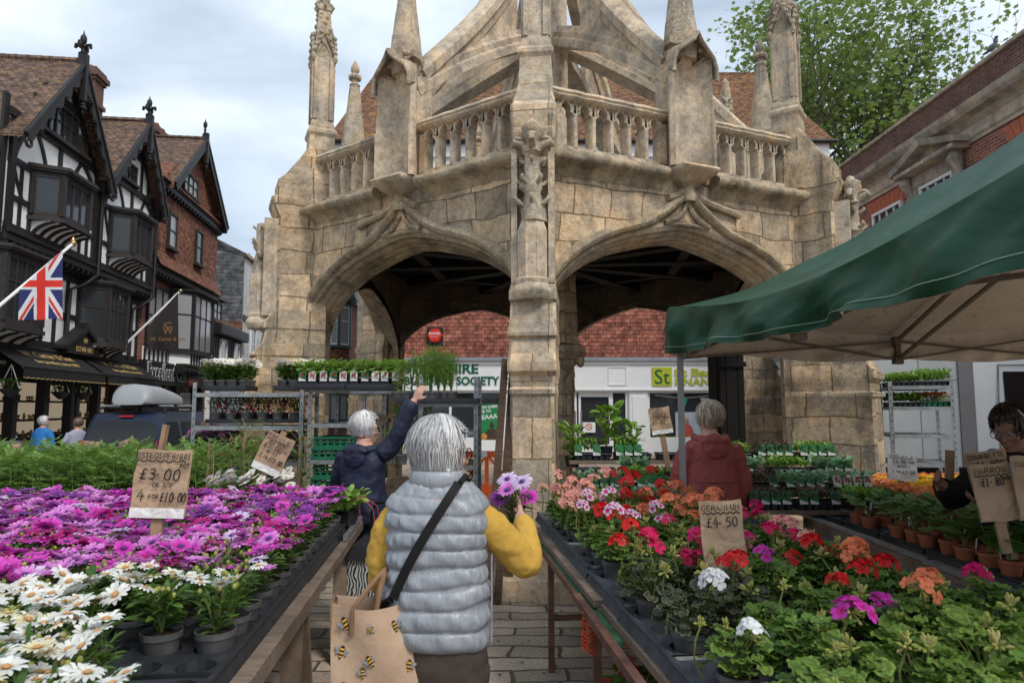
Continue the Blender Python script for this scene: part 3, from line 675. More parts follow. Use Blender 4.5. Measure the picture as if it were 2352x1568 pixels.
def fwindow(parent, s0, s1, z0, z1, d, nx, nz, mat=None, gl=None, fr=.07, bar=.028, sill=True, M=FF, name='window'):
    mb = MB(M); mb.bx(s0, s1, z0, z0+fr, d-.04, d+.06); mb.bx(s0, s1, z1-fr, z1, d-.04, d+.06); mb.bx(s0, s0+fr, z0+fr, z1-fr, d-.04, d+.055); mb.bx(s1-fr, s1, z0+fr, z1-fr, d-.04, d+.055)
    for i in range(1, nx): x = s0+(s1-s0)*i/nx; mb.bx(x-bar, x+bar, z0+fr, z1-fr, d-.03, d+.045)
    for i in range(1, nz): z = z0+(z1-z0)*i/nz; mb.bx(s0+fr, s1-fr, z-bar*.7, z+bar*.7, d-.03, d+.035)
    if sill: mb.bx(s0-.08, s1+.08, z0-.09, z0-.003, d-.05, d+.14)
    f = mb.build(name, mat or M_GREYBROWN, parent); mb = MB(M); mb.bx(s0+.02, s1-.02, z0+.02, z1-.02, d-.03, d+.005); mb.build('pane', gl or M_GLASS, f); return f
def canted(parent, s0, s1, c, z0, z1, d0, d1, nx, nz, roof=.2, base=.12, mat=None, gl=None, M=FF, name='bay_window'):
    # a canted bay: floor and roof mouldings, posts, glazed faces
    mat = mat or M_GREYBROWN; out = [(s0, d0), (s0+c, d1), (s1-c, d1), (s1, d0)]
    mb = MB(M)
    def slab(z0_, z1_, g):
        q = [(s0-g, d0-.05), (s0+c-g*.5, d1+g), (s1-c+g*.5, d1+g), (s1+g, d0-.05)]; mb.loft([[(x, z, d) for x, d in q] for z in (z0_, z1_)])
    slab(z0-base, z0-base*.5, .10); slab(z0-base*.5, z0, .04); slab(z1, z1+roof*.35, .05); slab(z1+roof*.35, z1+roof*.6, .14); slab(z1+roof*.6, z1+roof, .18)
    for x, d in out: mb.box((x, (z0+z1)/2, d), (.13, z1-z0, .13))
    b = mb.build(name, mat, parent)
    for (xa, da), (xb, db), k in ((out[0], out[1], max(1, nx//3)), (out[1], out[2], nx), (out[2], out[3], max(1, nx//3))):
        L = math.hypot(xb-xa, db-da); fm = M @ frame((xa, 0, da), (xb-xa, 0, db-da), (0,1,0))
        m2 = MB(fm)
        m2.bx(.05, L-.05, z0, z0+.07, -.03, .03); m2.bx(.05, L-.05, z1-.07, z1, -.03, .03)
        for i in range(k+1): x = .06+(L-.12)*i/k; m2.bx(x-.03, x+.03, z0+.07, z1-.07, -.03, .025)
        for i in range(1, nz): z = z0+(z1-z0)*(i/nz if nz > 2 else .62); m2.bx(.06, L-.06, z-.025, z+.025, -.02, .022)
        w = m2.build('window', mat, b); m3 = MB(fm); m3.bx(.04, L-.04, z0+.02, z1-.02, -.012, .0); 
        g = m3.build('pane', gl or M_GLASS, w)
    return b
def gable_roof(parent, s0, s1, mid, ze, za, d0, d1, mat=None, over=.25, th=.14):
    mb = MB(FF)
    for sg, se in ((-1, s0-over), (1, s1+over)):
        dx = abs(mid-(se+over*(-sg)*-1)) or 1
        zz = ze-(za-ze)*over/abs(mid-(s0 if sg < 0 else s1))
        n = 1
        mb.loft([[(mid, za, d), (se, zz, d), (se, zz-th, d), (mid, za-th*1.5, d)] for d in (d0, d1)])
    for i in range(int((d1-d0)/.3)): mb.tube([(mid, za+.02, d0+i*.3), (mid, za+.03, d0+i*.3+.29)], .09, 7)
    return mb.build('roof', mat or M_ROOF, parent)
def bargeboard(parent, s0, s1, mid, ze, za, d, fancy=True, w=.26):
    mb = MB(FF); 
    for sg, se in ((-1, s0), (1, s1)):
        a = Vector((mid, za)); b = Vector((se, ze)); t = (b-a); L = t.length; t /= L; n = Vector((t.y, -t.x))*(1 if sg > 0 else -1)
        n = n if n.y < 0 else -n; N = 44 if fancy else 2; up = []; lo = []
        for i in range(N+1):
            q = a+t*L*i/N; up.append(q); k = .17+.10*abs(sin(i/N*PI*7)) if fancy else w; lo.append(q+n*k*(1+.15*sin(i*.9)*fancy))
        mb.loft([[(up[i].x, up[i].y, d-.07), (up[i].x, up[i].y, d), (lo[i].x, lo[i].y, d), (lo[i].x, lo[i].y, d-.07)] for i in range(N+1)])
        if fancy:
            for i in range(1, 7):
                q = a+t*L*(i/7-.03)+n*.26; mb.tube([(q.x+.055*cos(j*PI/4), q.y+.055*sin(j*PI/4), d-.03) for j in range(9)], .02, 5)
            e = b+n*.18; mb.tube([(e.x+.11*cos(j*PI/5), e.y-.05+.11*sin(j*PI/5), d-.03) for j in range(11)], .035, 6)
        up2 = [p-n*.05 for p in up]; mb.loft([[(p.x, p.y, d-.06), (p.x, p.y, d+.035), (p.x+n.x*.07, p.y+n.y*.07, d+.035), (p.x+n.x*.07, p.y+n.y*.07, d-.06)] for p in (up2[0], up2[-1])])
    mb.bx(mid-.07, mid+.07, za-1.05, za+.25, d-.08, d+.05)
    mb.lathe([(.03,-.25),(.07,-.18),(.05,-.1),(.10,-.02),(.06,.05)], 8, (0,0,0)) if False else None
    for k, (r, dz) in enumerate(((.09, -1.06), (.06, -1.17), (.09, -1.27), (.03, -1.38))): mb.ell((mid, za+dz, d-.015), (r, .07, r), 8, 5)
    return mb.build('bargeboard', M_BLACK, parent, 40)
def finial(parent, s, z, d, h=.75, fleur=True):
    mb = MB(FF); mb.bx(s-.08, s+.08, z-.1, z+.28*h, d-.08, d+.08); mb.ell((s, z+.30*h, d), (.11, .035, .11), 8, 4)
    mb.tube([(s, z+.3*h, d), (s, z+.55*h, d)], .05, 6); mb.ell((s, z+.72*h, d), (.085, .17*h, .085), 8, 6); mb.tube([(s, z+.8*h, d), (s, z+1.0*h, d)], [.04, .005], 6)
    if fleur:
        for sg in (-1, 1): mb.tube([(s, z+.42*h, d), (s+sg*.10, z+.55*h, d), (s+sg*.18, z+.56*h, d), (s+sg*.2, z+.46*h, d), (s+sg*.17, z+.38*h, d)], [.035,.05,.06,.055,.03], 7)
        for sg in (-1, 1): mb.tube([(s, z+.42*h, d), (s, z+.55*h, d+sg*.10), (s, z+.56*h, d+sg*.18), (s, z+.46*h, d+sg*.2)], [.035,.05,.06,.04], 7)
    else: mb.lathe([(.05,0),(.005,.0)], 6) if False else None
    return mb.build('finial', M_BLACK, parent, 50)
def coving(parent, s0, s1, z0, z1, d0, d1, ribs=5):
    mb = MB(FF); N = 8
    prof = [(z0+(z1-z0)*(1-cos(i/N*PI/2))**.8, d0+(d1-d0)*sin(i/N*PI/2)) for i in range(N+1)]
    prof = [(z0+(z1-z0)*(i/N)**.7, d0+(d1-d0)*(1-(1-(i/N)**1.6)**.7)) for i in range(N+1)]
    mb.loft([[(s0+(0 if i < 0 else 0), z, d) for z, d in prof] for i, s0 in enumerate((s0, s1))], False, False)
    for s in (s0, s1): mb.add([(s, z, d) for z, d in prof]+[(s, z1, d0)], [tuple(range(N+2))])
    w = mb.build('coving', M_PLASTER, parent); mb = MB(FF)
    for i in range(ribs+1):
        s = s0+(s1-s0)*i/ribs; mb.loft([[(s-.05, z, d-.01), (s+.05, z, d-.01), (s+.05, z-.03, d+.04), (s-.05, z-.03, d+.04)] for z, d in prof])
    mb.build('coving_rib', M_BLACK, w); return w
def brackets(parent, s0, s1, z, d, step=.30, h=.2):
    mb = MB(FF); n = int((s1-s0)/step)
    mb.bx(s0, s1, z-.02, z+.16, d-.3, d+.07, ch=.02); mb.bx(s0, s1, z+.16, z+.26, d-.3, d+.12, ch=.02)
    for i in range(n+1):
        s = s0+.08+(s1-s0-.16)*i/n; mb.loft([[(s-.06, z-.02, d-.3), (s+.06, z-.02, d-.3), (s+.06, z-.02, d+.06), (s-.06, z-.02, d+.06)], [(s-.06, z-.12, d-.3), (s+.06, z-.12, d-.3), (s+.06, z-.1, d+.05), (s-.06, z-.1, d+.05)], [(s-.05, z-h, d-.3), (s+.05, z-h, d-.3), (s+.05, z-h, d-.12), (s-.05, z-h, d-.12)]])
    return mb.build('jetty', M_BLACK, parent)

def timber_house(label, s0, s1, mid, ze, za, oriel, bay, win, extra):
    H = thing('timber_house', label, 'building', fpt((s0+s1)/2, GB, -2), 0, 'half timbered houses with gables')
    mb = MB(FF); mb.prism([(s0, 5.7), (s1, 5.7), (s1, ze), (mid, za-.25), (s0, ze)], -9, 0, axis='z'); mb.bx(s0, s1, 2.8, 5.7, -9, -.36); mb.bx(s0, s1, GB, 2.8, -9, -1.62); mb.build('wall', M_PLASTER, H)
    mb = MB(FF); w = s1-s0
    for s in (s0+.13, s1-.13): fbeam(mb, (s, 5.75), (s, ze+.1), .2, 0, .09)
    zt = 8.6 if s0 < 5 else 8.8; zm = 7.5 if s0 < 5 else 7.75
    fbeam(mb, (s0, zm), (s1, zm), .16); fbeam(mb, (s0-.1, zt), (s1+.1, zt), .2, 0, .1); fbeam(mb, (s0, 5.86), (s1, 5.86), .2, 0, .06)
    a = w/4
    for sg in (-1, 1):
        farc(mb, (mid+sg*(w/2-.2), zm+.05), (mid+sg*w*.27, zt-.08), -sg*.16, .12); farc(mb, (mid+sg*w*.25, zt-.1), (mid+sg*w*.13, zm+.05), -sg*.07, .1)
        x = mid+sg*(w/2-.55); fbeam(mb, (x, 5.9), (x, zm-.08), .09, 0, .05); fbeam(mb, (mid+sg*w/2-sg*.2, 6.6), (mid+sg*.9, 6.6), .13, 0, .055)
        fbeam(mb, (mid+sg*(w/2-.95), 5.9), (mid+sg*(w/2-.95), zm-.08), .09, 0, .05)
        farc(mb, (mid+sg*(w/2-.2), zm-.1), (mid+sg*(w/2-.62), 6.65), sg*.03, .07)
        fbeam(mb, (mid+sg*(w/2-.02), ze-.1), (mid+sg*.02, za-.36), .16, 0, .1)
        for q in (.16, .3): 
            zz = zt+.1+(za-.3-zt)*(1-2*q)*.92
            fbeam(mb, (mid+sg*w*q, zt), (mid+sg*w*q, max(zt+.2, zz)), .11, 0, .06)
    fbeam(mb, (mid, zm), (mid, zt), .14, 0, .06); zc = zt+(za-zt)*.52; fbeam(mb, (mid-w*.22, zc), (mid+w*.22, zc), .18, 0, .09)
    mb.build('timber_framing', M_BLACK, H)
    fwindow(H, *win, .07, 4, 2 if s0 < 5 else 2)
    if s0 < 5:
        fwindow(H, win[1]+.12, win[1]+.55, win[2]-.0, win[3]-.4, .07, 2, 2); fwindow(H, win[0]-.5, win[0]-.1, win[2], win[3]-.45, .07, 2, 2)
    gable_roof(H, s0, s1, mid, ze, za, -9, .45); bargeboard(H, s0-.2, s1+.0, mid, ze-.35, za-.04, .52); finial(H, mid, za-.05, .42, .95)
    b = canted(H, oriel[0], oriel[1], .28, oriel[2], oriel[3], .05, .62, 3, 1, .22, .16); coving(H, oriel[0]+.1, oriel[1]-.1, 5.8, oriel[2]-.16, .02, .56)
    brackets(H, s0, s1, 5.55, .02)
    canted(H, bay[0], bay[1], .45, bay[2], bay[3], -.34, .28, 4, 2, .2, .2)
    coving(H, bay[0]+.2, bay[1]-.2, bay[2]-.62, bay[2]-.2, -.34, .2, 4)
    mb = MB(FF)                                           # first floor framing behind
    for i in range(8):
        s = s0+.06+(w-.12)*i/7; fbeam(mb, (s, 3.2), (s, 5.4), .1, -.36, -.3)
    fbeam(mb, (s0, 4.2), (s1, 4.2), .14, -.36, -.3); fbeam(mb, (s0, 3.25), (s1, 3.25), .25, -.36, -.28); fbeam(mb, (s0, 5.3), (s1, 5.3), .22, -.36, -.28)
    mb.build('first_floor_framing', M_BLACK, H)
    mb = MB(FF); mb.tube([(s1-.02, ze-.2, .16), (s1-.02, 5.5, .16), (s1-.3, 5.15, -.1), (s1-.75, 4.95, -.22), (s1-.78, 3.2, -.24)], .055, 8); mb.bx(s1-.14, s1+.12, ze-.35, ze-.05, .04, .26); mb.build('downpipe', M_BLACK, H, 50)
    # shop front
    mb = MB(FF)
    mb.bx(s0, s1, 2.75, 3.2, -.5, -.28); mb.bx(s0, s1, GB, .35, -.5, -.3)
    for i in range(4): s = s0+.12+(w-.24)*i/3; mb.bx(s-.1, s+.1, .35, 2.75, -.5, -.27)
    mb.build('shopfront', M_BLACK, H)
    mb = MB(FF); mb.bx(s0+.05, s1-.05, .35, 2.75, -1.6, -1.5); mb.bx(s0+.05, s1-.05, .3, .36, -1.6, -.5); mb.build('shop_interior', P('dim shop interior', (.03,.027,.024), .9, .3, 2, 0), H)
    mb = MB(FF)
    for i in range(3):
        x = s0+.3+(w-.4)*i/3; g = (w-.5)/3
        mb.bx(x+.1, x+g*.85, .9, 2.3, -1.2, -1.15)
    sm = M_DISPLAY; mb.build('display_board', sm, H)
    mb = MB(FF)
    for i in range(3):
        x = s0+.3+(w-.4)*i/3; g = (w-.5)/3
        for z in (.78, 1.25, 1.75): mb.bx(x-.05, x+g*.95, z, z+.05, -1.14, -.62)
    mb.build('display_shelf', M_BLACK, H)
    for i in range(3):
        x = s0+.3+(w-.4)*i/3; g = (w-.5)/3
        for z in (.83, 1.30, 1.80):
            mb = MB(FF); xx = x
            while xx < x+g*.85:
                r = ru(.03,.07); k = RND.random()
                if k < .4: mb.tube([(xx, z, -.8), (xx, z+r, -.8), (xx, z+r*2.5, -.8)], [r*.8, r*.3, r], 7)
                elif k < .7: mb.ell((xx, z+r*1.5, -.85), (r*1.3, r*1.5, .015), 10, 6)
                else: mb.box((xx, z+r, -.78), (r*2, r*2, .03))
                xx += ru(.09,.2)
            mb.build('jewellery', [M_SILVER, M_GOLDISH][RND.random() < .5], H, 40)
    return H
M_SILVER = P('polished silver plate', (.55,.52,.48), .22, .3, 12, 0, metal=.9); M_GOLDISH = P('brass and gilt goods', (.5,.33,.14), .25, .3, 12, 0, metal=.9)
t = NT('lit display back board'); M_DISPLAY = t.out((.62,.56,.45), .8, None, 0, .2); t.set(t.b, 'Emission Color', (1,.82,.58)); t.set(t.b, 'Emission Strength', .16)
TH1 = timber_house('large black and white timber house with the highest carved gable, at the left edge', 1.6, 5.95, 3.8, 8.35, 11.0, (2.6, 4.5, 6.42, 7.45), (.9, 3.35, 3.6, 5.15), (3.0, 4.45, 8.72, 9.65), None)
TH2 = timber_house('smaller black and white timber house between the high gable and the brick house', 6.0, 10.0, 8.2, 8.75, 11.2, (6.75, 8.6, 6.4, 7.6), (5.95, 8.1, 3.62, 5.2), (7.2, 8.3, 8.98, 9.6), None)
mb = MB(FF); mb.bx(-3, 1.55, GB, 8.0, -8, -.05); mb.build('wall', M_PLASTER, TH1)
mb = MB(FF)
for s in (1.45, .9, .3): fbeam(mb, (s, 5.7), (s, 9), .2, -.05, .02)
for z in (6.6, 7.6, 5.7): fbeam(mb, (-3, z), (1.5, z), .2, -.05, .02)
mb.build('side_timbering', M_BLACK, TH1)
mb = MB(FF)                                              # chimney behind the first gable
mb.bx(9.5, 10.2, 7, 13.2, -2.9, -2.0)
for z0, z1, g in ((12.3,12.45,.07),(13.2,13.32,.06),(13.32,13.5,.14),(13.5,13.65,.06)): mb.bx(9.5-g, 10.2+g, z0, z1, -2.9-g, -2.0+g)
ch1 = mb.build('chimney', M_OLDBRICK, TH2); mb = MB(FF)
for s in (9.65, 10.05): mb.tube([(s, 13.65, -2.45), (s, 13.95, -2.45)], [.13,.11], 10)
mb.build('chimney_pot', M_TERRA, ch1)
# awnings
def awning(s0, s1, par):
    mb = MB(FF); n = 24; top = (3.10, -.25); bot = (2.56, .55)
    mb.loft([[(s, top[0], top[1]), (s, bot[0]-.012*sin((s-s0)*2), bot[1]), (s, bot[0]-.04, bot[1]+.01)] for s in [s0+(s1-s0)*i/n for i in range(n+1)]], False, False)
    N = 120; vs = []
    for i in range(N+1):
        s = s0+(s1-s0)*i/N; vs += [(s, bot[0]-.02, bot[1]+.02), (s, bot[0]-.24-.022*abs(sin(i/N*PI*19)), bot[1]+.025)]
    mb.add(vs, [(2*i, 2*i+1, 2*i+3, 2*i+2) for i in range(N)])
    mb.tube([(s0, bot[0], bot[1]), (s1, bot[0], bot[1])], .035, 8); mb.tube([(s0, 3.12, -.24), (s1, 3.12, -.24)], .06, 8)
    a = mb.build('shop_awning', M_AWN, par); mb = MB(FF)
    mb.tube([(s0+(s1-s0)*i/N, bot[0]-.24-.022*abs(sin(i/N*PI*19)), bot[1]+.03) for i in range(N+1)], .008, 4); mb.build('scalloped_trim', M_GOLD, a)
    sl = frame((0,0,0), (1,0,0), Vector((0, top[0]-bot[0], top[1]-bot[1])))
    for txt, sz, v, w in (('W. Carter & Son', .34, .58, 2.35), ('fine jewellery since 1817', .2, .28, 2.1)):
        c = Vector(((s0+s1)/2+.05, bot[0]+(top[0]-bot[0])*v, bot[1]+(top[1]-bot[1])*v)); m = sl.copy(); m.translation = c+Vector((0,.01,.015))
        lettering('lettering', txt, sz, FF @ m, M_GOLD, a, .003, 0, w)
awning(1.8, 5.82, TH1); awning(6.0, 9.95, TH2)
mb = MB(FF); mb.prism([(4.75,3.12),(6.65,3.12),(6.65,3.3),(5.7,3.78),(4.75,3.3)], -.3, .02); mb.prism([(4.6,3.22),(5.7,3.8),(6.8,3.22),(6.8,3.32),(5.7,3.92),(4.6,3.32)], -.3, .1)
mb.bx(5.62, 5.78, 3.85, 4.05, -.1, .05); sg = mb.build('pediment_sign', M_BLACK, TH1); 
for txt, z, sz in (('ESTAB 1817', 3.2, .2), ('W', 3.44, .22)): lettering('lettering', txt, sz, FF @ T(5.7, z, .035), M_GOLD, sg, .004)
# brick house
BH = thing('brick_house', 'tall tile hung brick house with black gable above the barber shop', 'building', fpt(13.8, GB, -2))
s0, s1, mid = 10.1, 17.3, 14.1
mb = MB(FF); mb.prism([(s0, 6.7), (s1, 6.7), (s1, 10.1), (mid, 12.6), (s0+.6, 10.1), (s0, 9.9)], -9, 0); mb.build('tile_hung_wall', M_TILEHUNG, BH)
mb = MB(FF); mb.bx(s0, s1, GB, 6.7, -9, -.25); mb.build('wall', M_BRICK, BH)
mb = MB(FF); mb.loft([[(s0, 6.95, .0), (s1, 6.95, .0), (s1, 7.3, .0)], [(s0, 6.75, .3), (s1, 6.75, .3), (s1, 7.3, .0)]], False, False)
mb.add([(s0,6.72,.32),(s1,6.72,.32),(s1,7.35,.01),(s0,7.35,.01)], [(0,1,2,3)]); mb.add([(s0,10.3,.02),(s1,10.3,.02),(s1,9.95,.3),(s0,9.95,.3)], [(0,1,2,3)]); mb.build('tile_skirt', M_TILEHUNG, BH)
brackets(BH, s0, s1+.1, 6.5, .1, .34, .16); brackets(BH, s0, s1+.1, 9.72, .12, .34, .18)
gable_roof(BH, s0+.9, s1, mid, 10.1, 12.95, -9, .35, M_ROOF); bargeboard(BH, s0+.75, s1+.2, mid, 9.95, 12.95, .42, False, .3); finial(BH, mid, 12.85, .3, 1.0, False)
fwindow(BH, 12.6, 14.2, 10.25, 11.1, .06, 3, 2, None, M_NETGLASS)
fwindow(BH, 11.3, 12.1, 7.65, 9.0, .06, 1, 2, None, M_NETGLASS); fwindow(BH, 14.3, 15.1, 7.65, 9.1, .06, 1, 2, None, M_GLASS)
canted(BH, 12.6, 15.9, .5, 3.85, 6.15, -.2, .5, 3, 2, .12, .14, M_BLACK, M_NETGLASS); fwindow(BH, 10.4, 12.4, 3.85, 6.1, -.2, 3, 2, M_BLACK, M_NETGLASS)
mb = MB(FF); mb.bx(10.3, 12.55, 3.25, 3.8, -.26, -.2); mb.loft([[(12.65, z, -.2), (13.12, z, .46), (15.38, z, .46), (15.85, z, -.2)] for z in (3.25, 3.74)]); mb.build('white_panel', M_PLASTER, BH)
for i in range(14):
    mb = MB(FF); x = 13.1+i*.32 if i < 8 else 10.3+(i-8)*.4; d = .45 if i < 8 else -.21; mb.bx(x, x+.1, 3.25, 3.74, d, d+.05); mb.build('panel_stud', M_BLACK, BH)
brackets(BH, 12.5, 16, 3.05, .42, .5, .12)
mb = MB(FF); mb.bx(s0, 16.6, 2.45, 3.3, -.3, -.02); mb.bx(s0, 16.6, GB, .3, -.3, -.1)
for s in (10.2, 12.2, 13.4, 15.5, 16.5): mb.bx(s-.08, s+.08, GB, 2.45, -.3, -.08)
sf = mb.build('shopfront', M_BLACK, BH); mb = MB(FF); mb.bx(s0+.1, 16.5, .3, 2.45, -.28, -.2); mb.build('pane', M_GLASS, sf)
M_LETW = P('white lettering edge', (.62,.66,.7), .5, .03, 3, 0); M_LETR = P('red lettering', (.6,.08,.04), .5, .05, 3, 0)
lettering('lettering', 'Excellent Cut', .82, FF @ T(12.15, 2.66, .0), M_LETW, sf, .006, .036, 3.95); lettering('lettering', 'Excellent Cut', .82, FF @ T(12.15, 2.66, .018), M_BLACK, sf, .006, -.004, 3.84)
mb = MB(FF); mb.bx(14.3, 15.5, 2.52, 2.8, -.02, .03); mb.build('red_panel', M_LETR, sf); lettering('lettering', 'BARBER SHOP', .2, FF @ T(14.9, 2.59, .035), P('pale lettering', (.65,.5,.46), .5, .03, 3, 0), sf, .004, 0, 1.15)
mb = MB(FF); mb.bx(14.0, 15.2, 1.5, 2.2, -.195, -.17); pst = mb.build('barber_poster', P('white poster', (.6,.6,.6), .5, .05, 3, 0), sf)
mb = MB(FF)
for i in range(4): mb.bx(14.05+i*.29, 14.28+i*.29, 1.55, 2.15, -.17, -.165); mb.ell((14.165+i*.29, 1.9, -.16), (.07,.1,.02), 8, 6)
mb.build('portrait', P('grey portrait photo', (.22,.2,.19), .5, .4, 8, 0), pst)
mb = MB(FF); mb.bx(15.4, 18.0, 9, 13.7, -3, -2.2); mb.bx(15.3, 18.1, 13.7, 14.0, -3.1, -2.1); ch2 = mb.build('chimney', M_OLDBRICK, BH); mb = MB(FF)
for i in range(4): mb.tube([(15.7+i*.66, 14.0, -2.6), (15.7+i*.66, 14.45, -2.6)], [.17,.14], 10)
mb.build('chimney_pot', M_TERRA, ch2)
# low half-timbered shop with dormer
SB = thing('low_shop', 'low half timbered shop with dormer beside the tall brick house', 'building', fpt(19.7, GB, -2))
s0, s1 = 17.4, 22.0
mb = MB(FF); mb.bx(s0, s1, GB, 5.1, -6, -.05); mb.build('wall', M_PLASTER, SB)
mb = MB(FF)
for i in range(15): s = s0+.1+(s1-s0-.2)*i/14; fbeam(mb, (s, 3.7), (s, 5.05), .15, -.05, .02)
fbeam(mb, (s0, 3.7), (s1, 3.7), .16, -.05, .03); mb.bx(s0, s1, 2.6, 3.6, -.05, .1); mb.bx(s0-.1, s1+.1, 5.0, 5.5, -.1, .35, ch=.04); mb.build('timber_framing', M_BLACK, SB)
fwindow(SB, 18.3, 19.3, 3.85, 4.85, .03, 1, 1, M_WHITEPAINT, M_NETGLASS); fwindow(SB, 20.6, 21.5, 3.85, 4.85, .03, 1, 1, M_WHITEPAINT, M_NETGLASS)
mb = MB(FF); mb.loft([[(s, 5.45, .3), (s, 7.6, -3), (s, 5.3, -3)] for s in (s0, s1)]); mb.build('roof', M_ROOF, SB)
mb = MB(FF); mb.bx(17.6, 19.3, 5.6, 6.75, -1.6, -.25); dm = mb.build('dormer', M_BLACK, SB); fwindow(dm, 17.9, 19.1, 5.75, 6.6, -.24, 2, 2, M_BLACK, M_NETGLASS, sill=False)
mb = MB(FF); mb.loft([[(17.3, 6.75, -.05), (19.6, 6.75, -.05), (19.6, 6.75, -2.5), (17.3, 6.75, -2.5)], [(18.2, 7.5, -.9), (18.7, 7.5, -.9), (18.7, 7.5, -2.5), (18.2, 7.5, -2.5)]]); mb.build('dormer_roof', M_ROOF, dm)
mb = MB(FF); mb.bx(s0, s1, .2, 2.55, -.06, .0); mb.build('shop_window', M_GLASS, SB)
SL = thing('slate_house', 'white painted house with slate hung side wall, behind the low shop', 'building', fpt(25, GB, -3))
mb = MB(FF); mb.bx(22.05, 29, GB, 9.6, -7, 0); mb.build('wall', M_WHITEBRICK, SL)
mb = MB(FF); mb.prism([(-6.9,6.0),(-.0,6.0),(-.0,9.5),(-.6,9.6),(-3.6,10.9),(-6.9,10.4)], 21.98, 22.04, axis='x') if False else None
mb.M = FF @ frame((22.0,0,0), (0,0,1), (0,1,0)); mb.prism([(-7,6.1),(.0,6.1),(.0,9.6),(-2.2,10.7),(-7,10.7)], -.02, .1); mb.build('slate_hanging', M_SLATE, SL)
mb = MB(FF @ frame((22.0,0,0), (0,0,1), (0,1,0))); mb.bx(-7, 0, 4.5, 6.09, -.03, .1); mb.build('tile_band', M_TILEHUNG, SL)
mb = MB(FF); mb.loft([[(s, 9.6, .15), (s, 9.75, .15), (s, 11.0, -2.4), (s, 11.0, -7)] for s in (21.9, 29)]); mb.build('roof', M_SLATE, SL)
fwindow(SL, 23.6, 24.7, 7.2, 9.0, .02, 1, 2, M_WHITEPAINT, M_GLASS); fwindow(SL, 23.6, 24.7, 4.2, 6.0, .02, 1, 2, M_WHITEPAINT, M_GLASS)
mb = MB(FF); mb.bx(22.05, 29, 6.2, 6.5, 0, .06); mb.build('string_course', M_BLACK, SL)
# house seen through the left arch
VH = thing('bay_window_house', 'red brick house with white bay window seen through the left arch', 'building', (-10.2, 33, GB))
VM = frame((-12.4, 32, 0), (1,0,0), (0,0,1))
mb = MB(VM); mb.prism([(1.6,GB),(4.7,GB),(4.7,7.0),(3.4,10.4),(1.6,7.5)], -6, 0); mb.build('wall', M_BRICK, VH)
mb = MB(VM); mb.loft([[(3.1,11.6,d),(5.1,6.6,d),(4.85,6.5,d),(2.9,11.4,d)] for d in (-6,.3)]); mb.build('bargeboard', P('dark green paint', (.02,.045,.04), .5, .1, 5, 0), VH)
M_GREENP = P('green window paint', (.03,.07,.065), .5, .1, 5, 0)
b = canted(VH, 3.0, 4.75, .35, 4.5, 6.3, .0, .6, 3, 2, .5, .15, M_GREENP, M_NETGLASS, VM)
for w in list(b.children): w.data.materials[0] = M_WHITEPAINT
mb = MB(VM); mb.loft([[(3.0,4.3,0),(3.35,4.3,.62),(4.4,4.3,.62),(4.75,4.3,0)],[(3.0,3.5,0),(3.35,3.5,.66),(4.4,3.5,.66),(4.75,3.5,0)],[(3.0,3.1,0),(3.45,3.2,.3),(4.3,3.2,.3),(4.75,3.1,0)]]); mb.build('tile_apron', M_TILEHUNG, VH)
canted(VH, 3.0, 4.75, .35, 1.0, 2.9, .0, .4, 3, 2, .15, .15, M_GREENP, M_NETGLASS, VM)
VB = thing('far_brick_house', 'plain red brick house beyond the bay windowed one', 'building', (-7.2, 41, GB))
mb = MB(); mb.bx(-11, -7.9, 40, 46, GB, 5.4); mb.build('wall', M_BRICK, VB); mb = MB(); mb.bx(-11.2, -7.8, 39.8, 46.2, 5.4, 5.65); mb.build('parapet', M_OLDBRICK, VB)
fwindow(VB, -9.4, -8.6, 3.0, 5.0, .02, 2, 2, M_WHITEPAINT, M_GLASS, M=frame((0,40,0),(1,0,0),(0,0,1)))
# ---------------------------------------------------------------- building behind the cross (tile hung, two shops)
RB = thing('tile_hung_building', 'long building with red hanging tiles above white shopfronts and mossy tiled roof, behind the cross', 'building', (2.4, 28, 0))
RBY = 24.0; RM = frame((0, RBY, 0), (1,0,0), (0,0,1))      # x right, y up, z towards the camera
mb = MB(); mb.bx(-5.45, 11.2, RBY, RBY+9, 3.35, 10.9); mb.build('tile_hung_wall', M_REDTILE, RB)
mb = MB(); mb.bx(-5.4, 11.2, RBY+.02, RBY+9, 0, 3.3); mb.build('ground_floor_wall', P('dim render', (.3,.3,.29), .85, .1, 3, .1), RB)
mb = MB(); e = 11.1; r = 15.85; mb.loft([[(-6.7, RBY-.35, e), (11.6, RBY-.35, e), (11.6, RBY+9.3, e), (-6.7, RBY+9.3, e)], [(-6.1, RBY+3.4, 15.0), (10.9, RBY+3.4, 15.0), (10.9, RBY+5.3, 15.0), (-6.1, RBY+5.3, 15.0)], [(-5.9, RBY+4.1, r), (10.7, RBY+4.1, r), (10.7, RBY+4.4, r), (-5.9, RBY+4.4, r)]]); rf = mb.build('roof', M_LICHROOF, RB)
mb = MB()
for i in range(50): mb.tube([(-5.9+i*.332, RBY+4.25, r+.02+ru(0,.03)), (-5.6+i*.332, RBY+4.25, r+.03)], .12, 6)
mb.build('ridge_tile', M_LICHROOF, rf)
mb = MB(); mb.bx(-6.5, 11.4, RBY-.25, RBY-.002, 10.55, 11.08, ch=.03); mb.bx(-6.4, 11.3, RBY-.12, RBY-.002, 10.2, 10.55); mb.build('white_eaves', M_WHITEPAINT, RB)
mb = MB(); mb.tube([(-6.7, RBY-.42, 11.08), (11.6, RBY-.42, 11.08)], .08, 8); mb.build('gutter', M_BLACK, RB)
mb = MB(); mb.bx(-4.4, 11.2, RBY-.34, RBY-.002, 3.2, 3.345, ch=.02); mb.build('lead_flashing', M_LEAD, RB)
